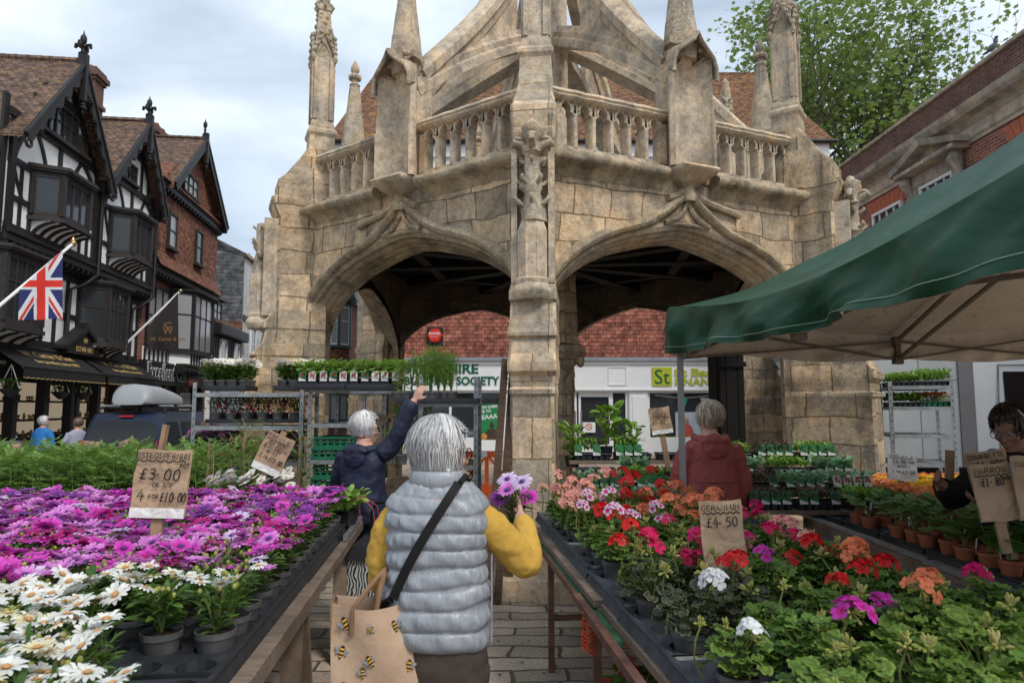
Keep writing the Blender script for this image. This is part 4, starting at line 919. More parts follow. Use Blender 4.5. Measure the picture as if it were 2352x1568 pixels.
mb = MB(); mb.bx(-4.3, 11.2, RBY-.22, RBY, 2.24, 3.17); mb.bx(-4.3, 11.2, RBY-.28, RBY, 3.12, 3.195); mb.bx(-4.3, 11.2, RBY-.26, RBY, 2.2, 2.26)
for x0, x1 in ((3.35, 4.0),): 
    for a in ((x0,x1,2.38,2.41),(x0,x1,3.0,3.03),(x0,x0+.03,2.41,3.0),(x1-.03,x1,2.41,3.0)): mb.bx(a[0], a[1], RBY-.245, RBY-.22, a[2], a[3])
fa = mb.build('fascia', M_WHITEPAINT, RB)
M_GRLET = P('dark green lettering', (.0,.10,.05), .5, .05, 3, 0); M_LIME = P('lime green lettering', (.42,.45,.03), .5, .05, 3, 0)
tz = RBY-.24
lettering('lettering', 'WILTSHIRE', .46, RM @ T(-3.75, 2.80, .235), M_GRLET, fa, .01, .012, 2.6, 'LEFT'); lettering('lettering', 'BUILDING SOCIETY', .40, RM @ T(-3.75, 2.40, .235), M_GRLET, fa, .01, .012, 3.3, 'LEFT')
mb = MB(); mb.lathe([(.16,0),(.16,.02)], 14) if False else None
mb.M = RM; mb.ell((-3.98, 2.72, .25), (.19,.19,.03), 14, 5); mb.build('emblem', P('emblem green', (.12,.42,.10), .5, .05, 3, 0), fa)
lettering('lettering', 'local', .14, RM @ T(-.2, 2.58, .235), P('grey lettering', (.25,.25,.25), .5, .05, 3, 0), fa, .004, 0, None, 'LEFT'); lettering('lettering', 'and mutual', .14, RM @ T(-.2, 2.42, .235), P('grey lettering', (.25,.25,.25), .5, .05, 3, 0), fa, .004, 0, None, 'LEFT')
mb = MB(RM); mb.bx(4.88, 5.56, 2.36, 3.0, .225, .26); lg = mb.build('lime_panel', M_LIME, fa); lettering('lettering', 'St', .72, RM @ T(5.21, 2.43, .265), M_GRLET, lg, .004, .0, .52)
lettering('lettering', 'St Clarts', .37, RM @ T(5.65, 2.70, .235), M_LIME, fa, .01, .012, 1.72, 'LEFT') if False else lettering('lettering', 'St Barts', .37, RM @ T(5.65, 2.70, .235), M_LIME, fa, .01, .014, 1.72, 'LEFT')
lettering('lettering', 'FINANCE', .36, RM @ T(5.65, 2.38, .235), M_LIME, fa, .01, .010, 1.72, 'LEFT')
# shop windows, doors, pilasters
for x0, x1 in ((-4.3,-4.0),(-.3,.15),(4.08,4.72),(7.2,7.6)): mb = MB(); mb.bx(x0, x1, RBY-.18, RBY, 0, 2.2, ch=.015); mb.bx(x0+.1, x1-.1, RBY-.2, RBY-.17, .5, 2.02, ch=.008); mb.build('pilaster', M_WHITEPAINT, RB)
for x0, x1 in ((-4.0,-.3),(4.72,7.2)): mb = MB(); mb.bx(x0, x1, RBY-.14, RBY, 0, .5); mb.build('stall_riser', M_WHITEPAINT, RB)
def shopwin(x0, x1, z0, z1, nx, col=None):
    mb = MB(RM); mb.bx(x0, x1, z1-.08, z1, 0, .12); mb.bx(x0, x1, z0, z0+.08, 0, .14)
    for i in range(nx+1): x = x0+.04+(x1-x0-.08)*i/nx; mb.bx(x-.04, x+.04, z0+.08, z1-.08, 0, .11)
    w = mb.build('shop_window', M_WHITEPAINT, RB); mb = MB(RM); mb.bx(x0+.03, x1-.03, z0+.03, z1-.03, .0, .03); mb.build('pane', M_GLASS, w); return w
shopwin(-4.0, -.3, .5, 2.2, 2); w2 = shopwin(4.72, 7.2, .5, 2.2, 1)
mb = MB(RM); mb.bx(.15, 4.08, 2.12, 2.2, 0, .1); 
for x in (.2, 1.1, 2.25, 2.33, 3.45, 4.03): mb.bx(x-.07, x+.07, 0, 2.12, 0, .09)
mb.bx(1.1, 3.45, 0, .35, 0, .07); mb.bx(1.1, 3.45, 1.98, 2.12, 0, .07); dr = mb.build('double_door', M_WHITEPAINT, RB)
mb = MB(RM); mb.bx(.2, 4.05, .0, 2.15, .0, .025); mb.build('pane', M_GLASS, dr)
mb = MB(RM)
for x in (2.2, 2.42): mb.tube([(x, .8, .12), (x, 1.5, .12)], .022, 6)
mb.build('handle', P('steel handle', (.4,.4,.4), .3, .1, 3, 0, metal=.8), dr)
mb = MB(RM); mb.bx(2.46, 2.9, .75, 1.1, .075, .085); ns = mb.build('no_entry_notice', M_WHITEPAINT, dr); mb = MB(RM); mb.tube([(2.68+.1*cos(j*PI/8), .95+.1*sin(j*PI/8), .09) for j in range(17)], .014, 5); mb.tube([(2.61,1.02,.09),(2.75,.88,.09)], .012, 5); mb.build('red_ring', M_LETR, ns)
# posters
mb = MB(RM); mb.bx(-1.25, -.36, .5, 1.72, .12, .135); po = mb.build('poster', P('poster green', (.02,.22,.07), .5, .12, 3, 0), RB)
for txt, z, s in (('NEW CASH', 1.55, .13), ('ISAS TO', 1.41, .13), ('REAAAAL', 1.18, .22)): lettering('lettering', txt, s, RM @ T(-1.18, z, .137) @ RZ(rad(6)), M_WHITEPAINT, po, .002, .004, None, 'LEFT')
mb = MB(RM); mb.bx(-1.25, -.36, .28, .5, .12, .137); mb.build('poster_footer', M_WHITEPAINT, po)
mb = MB(RM); mb.ell((-.7, 1.0, .137), (.085,.12,.012), 10, 6); mb.prism([(-.95,.5),(-.45,.5),(-.5,.8),(-.62,.88),(-.78,.88),(-.9,.8)], .136, .142); mb.build('poster_figure', P('printed dark figure', (.07,.045,.035), .5, .4, 9, 0), po)
mb = MB(RM); mb.ell((-.98, .6, .138), (.14,.12,.01), 10, 6); mb.build('poster_ball', P('printed orange', (.6,.25,.05), .5, .3, 9, 0), po)
mb = MB(RM); mb.bx(5.7, 7.0, .5, 1.45, .04, .05); p2 = mb.build('window_poster', P('pale blue poster', (.45,.52,.58), .5, .15, 2, 0), RB)
mb = MB(RM); mb.prism([(5.75,.5),(6.35,.5),(6.3,.85),(6.2,1.02),(5.95,1.02),(5.82,.85)], .051, .056); mb.build('poster_jumper', P('printed red', (.5,.09,.05), .6, .2, 8, 0), p2)
mb = MB(RM); mb.ell((6.08, 1.13, .055), (.09,.13,.012), 9, 6); mb.build('poster_face', P('printed skin', (.4,.24,.17), .6, .2, 8, 0), p2)
mb = MB(RM); mb.bx(5.0, 7.0, .5, .6, .057, .062); mb.build('poster_strip', M_LIME, p2)
mb = MB(RM); mb.tube([(5.0+i*.25, 2.05-.10*sin(i/8*PI), .06) for i in range(9)], .01, 4); bu = mb.build('bunting', M_WHITEPAINT, RB)
for x, c in ((6.0, (.02,.30,.28)), (6.72, (.45,.5,.5))): mb = MB(RM); mb.prism([(x-.15,1.95),(x+.15,1.95),(x,1.55)], .055, .065); mb.build('pennant', P('pennant cloth', c, .7, .1, 5, 0), bu)
# alarm box
mb = MB(RM @ T(-2.72, 4.13, .0)); mb.prism([(-.28,-.34),(.28,-.34),(.28,.3),(-.28,.3)], 0, .02); al = mb.build('backing_plate', M_BLACK); AB = al
tag(al, 'red hexagonal alarm box on a black plate on the hanging tiles', 'alarm box'); al.name = 'alarm_box'
mb = MB(RM @ T(-2.72, 4.13, .0)); h = [(.27*cos(j*PI/3), .27*sin(j*PI/3)) for j in range(6)]; mb.loft([[(x*s, y*s, z) for x, y in h] for s, z in ((1,.02),(1,.1),(.86,.16))]); mb.build('cover', P('red alarm plastic', (.62,.03,.015), .35, .05, 3, 0), al)
lettering('lettering', 'EVOTEC', .11, RM @ T(-2.72, 4.16, .162), M_WHITEPAINT, al, .002, .003, .38); lettering('lettering', 'FIRE & SECURITY', .05, RM @ T(-2.72, 4.07, .162), M_WHITEPAINT, al, .002, 0, .3)
# ---------------------------------------------------------------- brick bank on the right
KB = thing('brick_bank', 'red brick classical building with stone cornice and pedimented window on the right', 'building', (14, 14, 0))
KM = frame((10.4, 0, 0), (0,1,0), (0,0,1)); KD = -1       # x = distance along the street, y up, z = out to +X ; outward is -z
KM = Matrix(((0,0,-1,10.4),(1,0,0,0),(0,1,0,0),(0,0,0,1)))
mb = MB(KM); mb.bx(3, 22.6, 0, 9.05, -8, 0); mb.build('wall', M_BRICK, KB)
mb = MB(KM); mb.bx(3, 22.7, 8.4, 9.1, -.4, .06); mb.build('parapet', M_OLDBRICK, KB)
mb = MB(KM); mb.bx(3, 22.75, 9.1, 9.2, -.5, .12, ch=.02); mb.build('coping', M_CARVE, KB)
M_PORT = m_stone('portland stone', 1.1, .9, base=(.46,.42,.36), alt=(.36,.33,.28), warm=(.44,.38,.31), mort=.004, stain=.45, lich=.15, moss=.12, rough_bump=.3, rug=.3)
mb = MB(KM); prof = [(7.55,.0),(7.55,.04),(7.62,.05),(7.66,.09),(7.9,.09),(7.95,.16),(8.03,.2),(8.08,.36),(8.16,.42),(8.24,.46),(8.3,.46),(8.34,.3),(8.42,.06),(8.42,0)]
mb.loft([[(x, z, d) for z, d in prof] for x in (3, 22.8)]); mb.build('cornice', M_PORT, KB, 30)
for x0, x1, z0, z1 in ((17.7, 19.15, 5.3, 7.1), (20.3, 21.9, 5.3, 7.1), (12.2, 13.6, 5.3, 7.1), (9.3, 10.7, 5.3, 7.1)):
    f = fwindow(KB, x0, x1, z0, z1, .03, 4, 3, M_WHITEPAINT, M_GLASS, .07, .011, True, KM)
    mb = MB(KM)
    for i in range(9): a = (i-4)/4; xm = (x0+x1)/2; w = (x1-x0)/2+.12; mb.prism([(xm+w*(a-.11), 7.12), (xm+w*(a+.11), 7.12), (xm+w*1.18*(a+.115), 7.5), (xm+w*1.18*(a-.115), 7.5)], 0, .012)
    mb.build('brick_lintel', P('rubbed red brick', (.42,.13,.07), .85, .2, 8, .1), f)
mb = MB(KM); x0, x1 = 15.55, 16.85
for a in ((x0-.3,x0,5.0,7.15),(x1,x1+.3,5.0,7.15),(x0-.3,x1+.3,7.15,7.5)): mb.bx(a[0], a[1], a[2], a[3], 0, .12, ch=.02)
for xc in (x0-.32, x1+.32):
    mb.tube([(xc, 7.45, .22), (xc, 7.3, .28), (xc, 7.2, .2), (xc, 7.0, .12), (xc, 6.75, .14), (xc, 6.65, .18)], [.1,.14,.11,.09,.1,.06], 8)
mb.bx(x0-.55, x1+.55, 7.5, 7.62, 0, .42, ch=.02)
mb.prism([(x0-.65,7.62),(x1+.65,7.62),((x0+x1)/2,8.0)], 0, .16)
for sg in (-1, 1):
    xm = (x0+x1)/2; e = xm+sg*((x1-x0)/2+.68); mb.loft([[(xm, 8.0, 0), (xm, 8.0, .44), (xm, 8.16, .48), (xm, 8.16, 0)], [(e, 7.6, 0), (e, 7.6, .44), (e, 7.74, .48), (e, 7.74, 0)]])
mb.build('pediment', M_PORT, KB, 30)
fwindow(KB, x0, x1, 5.0, 7.15, .04, 4, 3, M_WHITEPAINT, M_GLASS, .07, .011, True, KM)
mb = MB(KM); mb.bx(3, 22.65, 0, .6, 0, .08); mb.bx(3, 22.65, 4.3, 4.55, 0, .1); mb.build('stone_band', M_PORT, KB)
mb = MB(); mb.tube([atY(1937, 513, 8.2), atY(2030, 523, 10.5), atY(2120, 531, 13), (10.38, 16.5, 6.6)], .01, 5); tag(mb.build('overhead_cable', M_BLACK), 'thin dark cable stretched from the cross to the brick building', 'cable')
# pigeon
mb = MB(T(10.32, 14.0, 9.2)); 
for c, r in (((0,0,.11),(.07,.15,.075)), ((0,-.11,.2),(.045,.05,.075)), ((0,-.14,.26),(.035,.042,.035)), ((0,.19,.09),(.04,.12,.02))): mb.ell(c, r, 10, 6)
mb.tube([(0,-.17,.26),(0,-.21,.25)], [.012,.003], 5); mb.tube([(-.02,0,.05),(-.02,0,.0)], .008, 4); mb.tube([(.02,0,.05),(.02,0,.0)], .008, 4)
tag(mb.build('pigeon', P('grey pigeon feathers', (.16,.17,.2), .7, .4, 9, .2), None, 180), 'grey pigeon perched on the brick parapet against the sky', 'pigeon')
# ---------------------------------------------------------------- plane tree behind
def m_bark(): return P('plane tree bark', (.13,.115,.085), .85, .35, 3, .5, 12, .03)
M_BARK = m_bark(); M_TREE = leafmat('plane tree leaves', (.10,.15,.045), (.20,.265,.09), (.36,.42,.22), .5, .45)
LEAF5 = ([(0,0,0),(.45,.15,.05),(.28,.42,.0),(.5,.7,-.06),(.12,.72,.04),(0,1.05,-.05),(-.12,.72,.04),(-.5,.7,-.06),(-.28,.42,0),(-.45,.15,.05)], [(0,1,2),(0,2,4,8),(2,3,4),(4,5,6),(4,6,8),(6,7,8),(0,8,9)])
def rand_rot(): return Matrix.Rotation(ru(0, 2*PI), 4, 'Z') @ Matrix.Rotation(ru(-1.2, 1.2), 4, 'X') @ Matrix.Rotation(ru(-1.0, 1.0), 4, 'Y')
def plane_tree(name, label, base, H, spread, nl, seed, tips=None):
    rr = random.Random(seed); t = thing(name, label, 'tree', base); bx_ = MB(); ends = []
    def grow(p, d, L, r, lev):
        n = 4; pts = [Vector(p)]; q = Vector(p); dd = Vector(d)
        for i in range(n):
            dd = (dd+Vector((rr.uniform(-.25,.25), rr.uniform(-.25,.25), rr.uniform(-.05,.2)))*.6).normalized(); q = q+dd*L/n; pts.append(q.copy())
            if lev >= 2: ends.append((q.copy(), lev))
        bx_.tube(pts, [r*(1-.5*i/n) for i in range(n+1)], 7 if lev < 2 else 4, False)
        if lev < 4:
            for j in range([4, 5, 5, 4][lev]):
                k = rr.randint(1, n); a = rr.uniform(0, 2*PI); e = rr.uniform(.4, 1.12); o = dd.orthogonal().normalized(); o.rotate(Matrix.Rotation(a, 3, dd))
                grow(pts[k], (dd*cos(e)+o*sin(e)+Vector((0,0,.12))).normalized(), L*rr.uniform(.55,.78), r*.55*(1-.1*k), lev+1)
    b = Vector(base); grow(b, (0,0,1), H*.36, H*.022, 0)
    bx_.build('trunk', M_BARK, t, 60); lf = MB(); ms = []
    per = max(1, int(nl/len(ends)))
    for q, lev in ends:
        for i in range(per if lev < 4 else int(per*1.3)):
            o = Vector((rr.gauss(0,.55), rr.gauss(0,.55), rr.gauss(0,.45))); s = rr.uniform(.19,.33)
            ms.append(T(*(q+o)) @ Matrix.Rotation(rr.uniform(0, 2*PI), 4, 'Z') @ Matrix.Rotation(rr.uniform(-1.1, .7), 4, 'X') @ Matrix.Rotation(rr.uniform(-.7,.7), 4, 'Y') @ SCL(s))
    lf.scat(LEAF5, ms); lf.build('crown', M_TREE, t); return t
plane_tree('plane_tree', 'tall leafy plane tree rising behind the tiled roof and the brick building', (14.9, 37, 0), 34, 9, 16500, 5)
plane_tree('plane_tree', 'second leafy plane tree, farther right above the brick parapet', (25, 38, 0), 28, 8, 8000, 8)
# ---------------------------------------------------------------- market furniture
M_WOOD = P('weathered scaffold wood', (.20,.145,.10), .8, .4, 7, .5, 40, .005)
M_NEWWOOD = P('sawn timber', (.30,.20,.115), .8, .25, 9, .3, 40, .004)
def m_grain(name, c1, c2):
    t = NT(name); n = t.noise(9, 5, .65, t.map(t.ob(), (1, 9, 9))); n2 = t.noise(3, 3, .5); c = t.ramp(n, [(.3, c1), (.7, c2)]); c = t.mix(1, c, t.ramp(n2, [(.3,.6),(.7,1.2)]), 'MULTIPLY')
    return t.out(c, .82, t.bump(n, .5, .004), 0, .2)
M_BOARD = m_grain('greyed boards', (.12,.09,.068), (.27,.20,.15))
M_RUST = P('rusty brown steel', (.13,.065,.045), .65, .4, 9, .3, 50, .003)
M_GALV = P('galvanised steel', (.30,.31,.31), .45, .3, 14, .15, 40, .002, metal=.6)
def m_plastic(name, c, rough=.38):
    t = NT(name); n = t.noise(14, 4, .6); n2 = t.noise(90, 3, .6); return t.out(t.ramp(n, [(.3, tuple(x*.7 for x in c)), (.75, tuple(x*1.4 for x in c))]), t.ramp(n, [(.3, rough-.1), (.7, rough+.25)]), t.bump(n2, .12, .002), 0, .4)
M_TRAY = m_plastic('black tray plastic', (.022,.024,.028)); M_TRAYG = m_plastic('worn grey tray plastic', (.045,.052,.062))
M_POT = m_plastic('grey pot plastic', (.10,.098,.10), .5); M_GREENPL = m_plastic('green crate plastic', (.006,.12,.06), .45); M_SOIL = P('potting compost', (.035,.022,.014), .95, .5, 40, .9, 60, .012)
def m_paper(name, c=(.42,.29,.19)):
    t = NT(name); n = t.noise(4, 5, .6); n2 = t.noise(11, 3, .5, None, 'Fac', 1.5); col = t.ramp(n, [(.3, tuple(x*.78 for x in c)), (.7, tuple(x*1.12 for x in c))])
    return t.out(col, .85, t.bump(n2, .8, .02, t.bump(t.noise(60, 3, .6), .2, .003)), 0, .15)
M_PAPER = m_paper('brown paper bag'); M_WHITECARD = m_paper('white card', (.72,.70,.66)); M_INK = P('black marker ink', (.008,.008,.008), .6, .1, 5, 0)
# tray with round pot holes (shared mesh), local origin at the corner, z 0 at the bottom
def tray_mesh(nx, ny, c=.16, rim=.05, hole=.06, depth=.05):
    mb = MB(); X, Y = nx*c, ny*c; n = 12
    for i in range(nx):
        for j in range(ny):
            cx, cy = (i+.5)*c, (j+.5)*c; sq = []; ci = []
            for k in range(n):
                a = 2*PI*k/n+PI/n; q = max(abs(cos(a)), abs(sin(a))); sq.append((cx+cos(a)/q*c/2, cy+sin(a)/q*c/2, rim)); ci.append((cx+hole*cos(a), cy+hole*sin(a), rim))
            lo = [(cx+hole*.84*cos(2*PI*k/n+PI/n), cy+hole*.84*sin(2*PI*k/n+PI/n), rim-depth) for k in range(n)]
            mb.add(sq+ci+lo, [(k, (k+1) % n, n+(k+1) % n, n+k) for k in range(n)]+[(n+k, n+(k+1) % n, 2*n+(k+1) % n, 2*n+k) for k in range(n)]+([tuple(range(2*n, 3*n))] if (i+j) % 3 else []))
    mb.sweep([(0,0,rim),(X,0,rim),(X,Y,rim),(0,Y,rim),(0,0,rim)], [(0,0)], (0,0,1)) if False else None
    for a, b in (((0,0),(X,0)),((X,0),(X,Y)),((X,Y),(0,Y)),((0,Y),(0,0))):
        mb.tube([(a[0],a[1],rim),(b[0],b[1],rim)], .011, 6)
        d = Vector((b[0]-a[0], b[1]-a[1], 0)).normalized(); o = Vector((d.y, -d.x, 0))*.02
        mb.add([(a[0],a[1],rim),(b[0],b[1],rim),(b[0]+o.x,b[1]+o.y,.0),(a[0]+o.x,a[1]+o.y,.0)], [(0,1,2,3)])
    return mb
def cell_tray(nx, ny, c=.055, h=.055, mat=None):          # plug tray: scalloped rim, square cells
    mb = MB(); X, Y = nx*c, ny*c
    for i in range(nx):
        for j in range(ny):
            x, y = i*c, j*c; k = .005
            mb.loft([[(x+k*2, y+k*2, 0), (x+c-k*2, y+k*2, 0), (x+c-k*2, y+c-k*2, 0), (x+k*2, y+c-k*2, 0)], [(x+k, y+k, h), (x+c-k, y+k, h), (x+c-k, y+c-k, h), (x+k, y+c-k, h)]], True, False)
            mb.add([(x+k, y+k, h*.85), (x+c-k, y+k, h*.85), (x+c-k, y+c-k, h*.85), (x+k, y+c-k, h*.85)], [(0,1,2,3)])
    for a, b in (((0,0),(X,0)),((X,0),(X,Y)),((X,Y),(0,Y)),((0,Y),(0,0))): mb.tube([(a[0],a[1],h),(b[0],b[1],h)], .006, 5)
    return mb
def crate_mesh(w, d, h, n=4):
    mb = MB(); k = .014; mb.bx(0, w, 0, d, 0, .01)
    for z0, z1 in ((.01,.05),(h*.45,h*.55),(h-.035,h)):
        mb.bx(0, w, 0, k, z0, z1); mb.bx(0, w, d-k, d, z0, z1); mb.bx(0, k, k, d-k, z0, z1); mb.bx(w-k, w, k, d-k, z0, z1)
    for i in range(7):
        x = (w-.02)*i/6; mb.bx(x, x+.02, .002, k-.002, .05, h-.03); mb.bx(x, x+.02, d-k+.002, d-.002, .05, h-.03)
    for i in range(1, 4):
        y = (d-.02)*i/4; mb.bx(.002, k-.002, y, y+.02, .05, h-.03); mb.bx(w-k+.002, w-.002, y, y+.02, .05, h-.03)
    mb.bx(-.01, w+.01, -.01, 0, h-.03, h-.012); mb.bx(-.01, w+.01, d, d+.01, h-.03, h-.012)
    return mb
# ---- left flower table
LA = Vector((-.69, 1.0, 0)); LX = Vector((-.0978, .9952, 0)); LY = Vector((-.9952, -.0978, 0)); TZL = .80
def LT(a, b, z=0): return LA+LX*a+LY*b+Vector((0,0,z))
LM = frame((0,0,0), LX, (0,0,1)); LM = Matrix((LX, LY, Vector((0,0,1)))).transposed().to_4x4(); LM.translation = LA
tb = thing('flower_table', 'long plank trestle table carrying the purple and white daisies', 'table', LT(2, 1))
for i in range(9):
    mb = MB(LM); mb.bx(-.3, 4.1, .06+i*.24, .285+i*.24, TZL-.045+ru(-.003,.003), TZL-.01); mb.build('plank', M_BOARD, tb)
mb = MB(LM); mb.bx(-.3, 2.32, -.012, .05, TZL-.075, TZL+.0, ch=.005); mb.bx(2.34, 4.15, -.005, .05, TZL-.07, TZL-.008, ch=.005); mb.build('edge_rail', M_BOARD, tb)
mb = MB(LM); mb.bx(3.35, 4.15, .0, .03, TZL-.005, TZL+.03); mb.build('metal_angle', M_GALV, tb)
for a in (.5, 2.3, 3.75):
    for sg in (-1, 1):
        for b in (.05, 1.9):
            mb = MB(LM); mb.beam((a+sg*.22, b+.02, 0), (a+sg*.04, b+.04, TZL-.1), .035, .09, (0,1,0)); mb.build('leg', M_WOOD, tb)
    mb = MB(LM); mb.bx(a-.04, a+.04, .03, 2.0, TZL-.13, TZL-.05); mb.build('trestle_beam', M_WOOD, tb)
# ---- geranium table (right of the aisle)
GA = Vector((.60, 1.05, 0)); GX = Vector((-.111, .9938, 0)); GY = Vector((.9938, .111, 0)); TZG = .77
GM = Matrix((GX, -GY, Vector((0,0,1)))).transposed().to_4x4(); GM.translation = GA       # local y is negative to the right
def GT(a, b, z=0): return GA+GX*a+GY*b+Vector((0,0,z))
tg = thing('flower_table', 'rusty steel framed plank table carrying the geraniums', 'table', GT(2, .6))
for i in range(5):
    mb = MB(GM); mb.bx(2.12, 4.0, -.235-i*.24, -.0-i*.24, TZG-.045, TZG-.008, ch=.004); mb.build('plank', M_BOARD, tg)
    mb = MB(GM); mb.bx(-.4, 2.1, -.265-i*.24, -.03-i*.24, TZG-.06, TZG-.02, ch=.004); mb.build('plank', M_BOARD, tg)
mb = MB(GM); mb.beam((-.4, .03, TZG-.09), (2.35, .03, TZG-.055), .035, .035); mb.beam((2.2, .01, TZG-.07), (4.0, .01, TZG-.07), .035, .035); mb.build('side_rail', M_RUST, tg)
mb = MB(GM); mb.bx(1.7, 3.6, -.02, .012, TZG-.075, TZG-.05); mb.build('green_rail', P('green paint flaking', (.03,.11,.05), .6, .4, 12, .2), tg)
for a in (.2, 2.12, 3.35):
    for b in (-.015, -1.14):
        mb = MB(GM); mb.beam((a, b, 0), (a, b, TZG-.06), .035, .035); mb.build('leg', M_RUST, tg)
    mb = MB(GM); mb.beam((a, -.02, .32), (a, -1.14, .32), .03, .03); mb.beam((a, -.02, TZG-.1), (a, -1.14, TZG-.1), .03, .03); mb.build('cross_rail', M_RUST, tg)
mb = MB(GM); 
for i in range(9): mb.tube([(2.17+ru(-.02,.02), .03, TZG-.06-i*.018), (2.12+ru(-.02,.02), .05, TZG-.065-i*.018), (2.08+ru(-.015,.015), .03, TZG-.06-i*.02), (2.1, .0, TZG-.07-i*.02)], .007, 5)
tag(mb.build('rope', P('orange rope', (.5,.07,.02), .8, .3, 30, .2)), 'orange rope knotted round the corner leg of the geranium table', 'rope')
# ---- courgette table far right
CA = Vector((2.36, 2.6, 0)); CM = T(*CA)                  # local x right, y away
tc_ = thing('seedling_table', 'long wooden trestle table of seedlings in terracotta pots under the green awning', 'table', (3.1, 4, 0))
for i in range(6): mb = MB(CM); mb.bx(.03+i*.25, .27+i*.25, -.6, 3.0, .72, .755); mb.build('plank', M_BOARD, tc_)
mb = MB(CM); mb.bx(-.03, .03, -.6, 1.2, .62, .745, ch=.005); mb.bx(-.02, .03, 1.1, 3.0, .65, .75, ch=.005); mb.build('edge_rail', M_BOARD, tc_)
mb = MB(CM); mb.bx(-.045, -.005, -.6, 1.35, .745, .775); mb.bx(-.035, .0, 1.3, 3.0, .752, .775); mb.build('metal_angle', M_GALV, tc_)
for a in (.15, .85, 2.3):
    for sg in (-1, 1):
        for b in (.08, 1.3): mb = MB(CM); mb.beam((b, a+sg*.24, 0), (b, a+sg*.05, .70), .04, .10, (1,0,0)); mb.build('leg', M_WOOD, tc_)
    mb = MB(CM); mb.bx(.05, .1, a-.16, a+.16, .28, .35); mb.bx(.03, 1.4, a-.05, a+.05, .63, .72); mb.build('trestle_beam', M_WOOD, tc_)
# ---- stepped vegetable stand
def stand(label, x0, x1, steps):
    t = thing('stepped_stand', label, 'stand', ((x0+x1)/2, 5.9, 0))
    for y, z, d in steps: mb = MB(); mb.bx(x0, x1, y-d/2, y+d/2, z-.03, z); mb.build('shelf', M_BOARD, t)
    for x in (x0+.04, x1-.04):
        for y, z, d in (steps[0], steps[-1]): mb = MB(); mb.bx(x-.03, x+.03, y-.04, y+.04, 0, z-.031); mb.build('leg', M_WOOD, t)
        mb = MB(); mb.beam((x, steps[0][0], steps[0][1]-.05), (x, steps[-1][0], steps[-1][1]-.05), .03, .06); mb.build('side_bar', M_WOOD, t)
    return t
STEPS = [(6.38, 1.14, .3), (6.05, 1.03, .3), (5.75, .93, .28), (5.48, .83, .3)]
stand('wooden stepped stand of vegetable plug plants left of the grey tent pole', .52, 1.72, STEPS); stand('wooden stepped stand of vegetable plug plants right of the maroon jacket', 1.82, 3.0, STEPS)
t = thing('marigold_table', 'wooden trestle table holding trays of orange and yellow marigolds', 'table', (3.6, 6, 0)); mb = MB(); mb.bx(3.08, 4.5, 5.25, 7.0, .76, .80); mb.build('table_top', M_BOARD, t)
for x in (3.2, 4.4):
    for y in (5.35, 6.9): mb = MB(); mb.bx(x-.03, x+.03, y-.03, y+.03, 0, .759); mb.build('leg', M_WOOD, t)
# ---- tomato table
t = thing('tomato_table', 'low plank table covered with tomato plants on the left', 'table', (-4, 6.4, 0)); mb = MB()
for i in range(5): mb.bx(-6.2, -2.35, 5.45+i*.36, 5.79+i*.36, .66, .70)
mb.build('table_top', M_BOARD, t)
for x in (-6, -4.2, -2.5):
    for y in (5.6, 7.1): mb = MB(); mb.bx(x-.04, x+.04, y-.04, y+.04, ground_z(x, y), .659); mb.build('leg', M_WOOD, t)
# ---- steel trolleys
def trolley(label, x0, y0, w, d, rz, shelves, h=1.92, group='steel plant trolleys'):
    t = thing('plant_trolley', label, 'trolley', (0, 0, 0), 0, group)
    for sx in (0, 1):
        for sy in (0, 1):
            mb = MB(); x, y = sx*w, sy*d; k = .02
            mb.bx(x-k, x+k, y-k, y-k+.006, .12, h); mb.bx(x-k if sx == 0 else x+k-.006, x-k+.006 if sx == 0 else x+k, y-k+.006, y+k, .12, h)
            for i in range(22): mb.bx(x-k*.22, x+k*.22, y-k-.0015, y-k-.0005, .2+i*.078, .222+i*.078, mi=1)
            mb.build('post', [M_GALV, M_BLACK], t)
            mb = MB(); mb.tube([(x-.015, y, .06), (x+.015, y, .06)], .06, 12); mb.bx(x-.03, x+.03, y-.03, y+.03, .10, .13); mb.build('wheel', M_BLACK, t)
    for z in shelves:
        mb = MB(); mb.bx(.0, w, .0, d, z-.02, z-.012); mb.bx(.02, w-.02, -.03, -.005, z-.035, z+.008); mb.bx(.02, w-.02, d+.005, d+.03, z-.035, z+.008); mb.bx(-.018, .0, .02, d-.02, z-.03, z); mb.bx(w, w+.018, .02, d-.02, z-.03, z); mb.build('shelf', M_GALV, t)
    t.location = (x0, y0, ground_z(x0, y0)); t.rotation_euler = (0, 0, rz); return t
TRO = [('three shelf galvanised trolley of white and purple daisies and fuchsias, left of the navy coat', -3.40, 7.35, 1.15, .56, 0, (.22,.62,1.07,1.45,1.80)),
       ('narrow galvanised trolley with pepper plants on top and green crates below', -2.07, 7.05, .55, .9, -.05, (.3,.78,1.08,1.45,1.80)),
       ('narrow galvanised trolley holding the feathery fennel, behind the raised hand', -.895, 6.75, .54, .8, .0, (.3,.72,1.05,1.38,1.66)),
       ('galvanised trolley of green seedlings and orange marigolds in front of the white lorry', 4.42, 8.0, .62, .75, -.35, (.3,.62,.98,1.30,1.62,1.86))]
for a in TRO: trolley(*a)
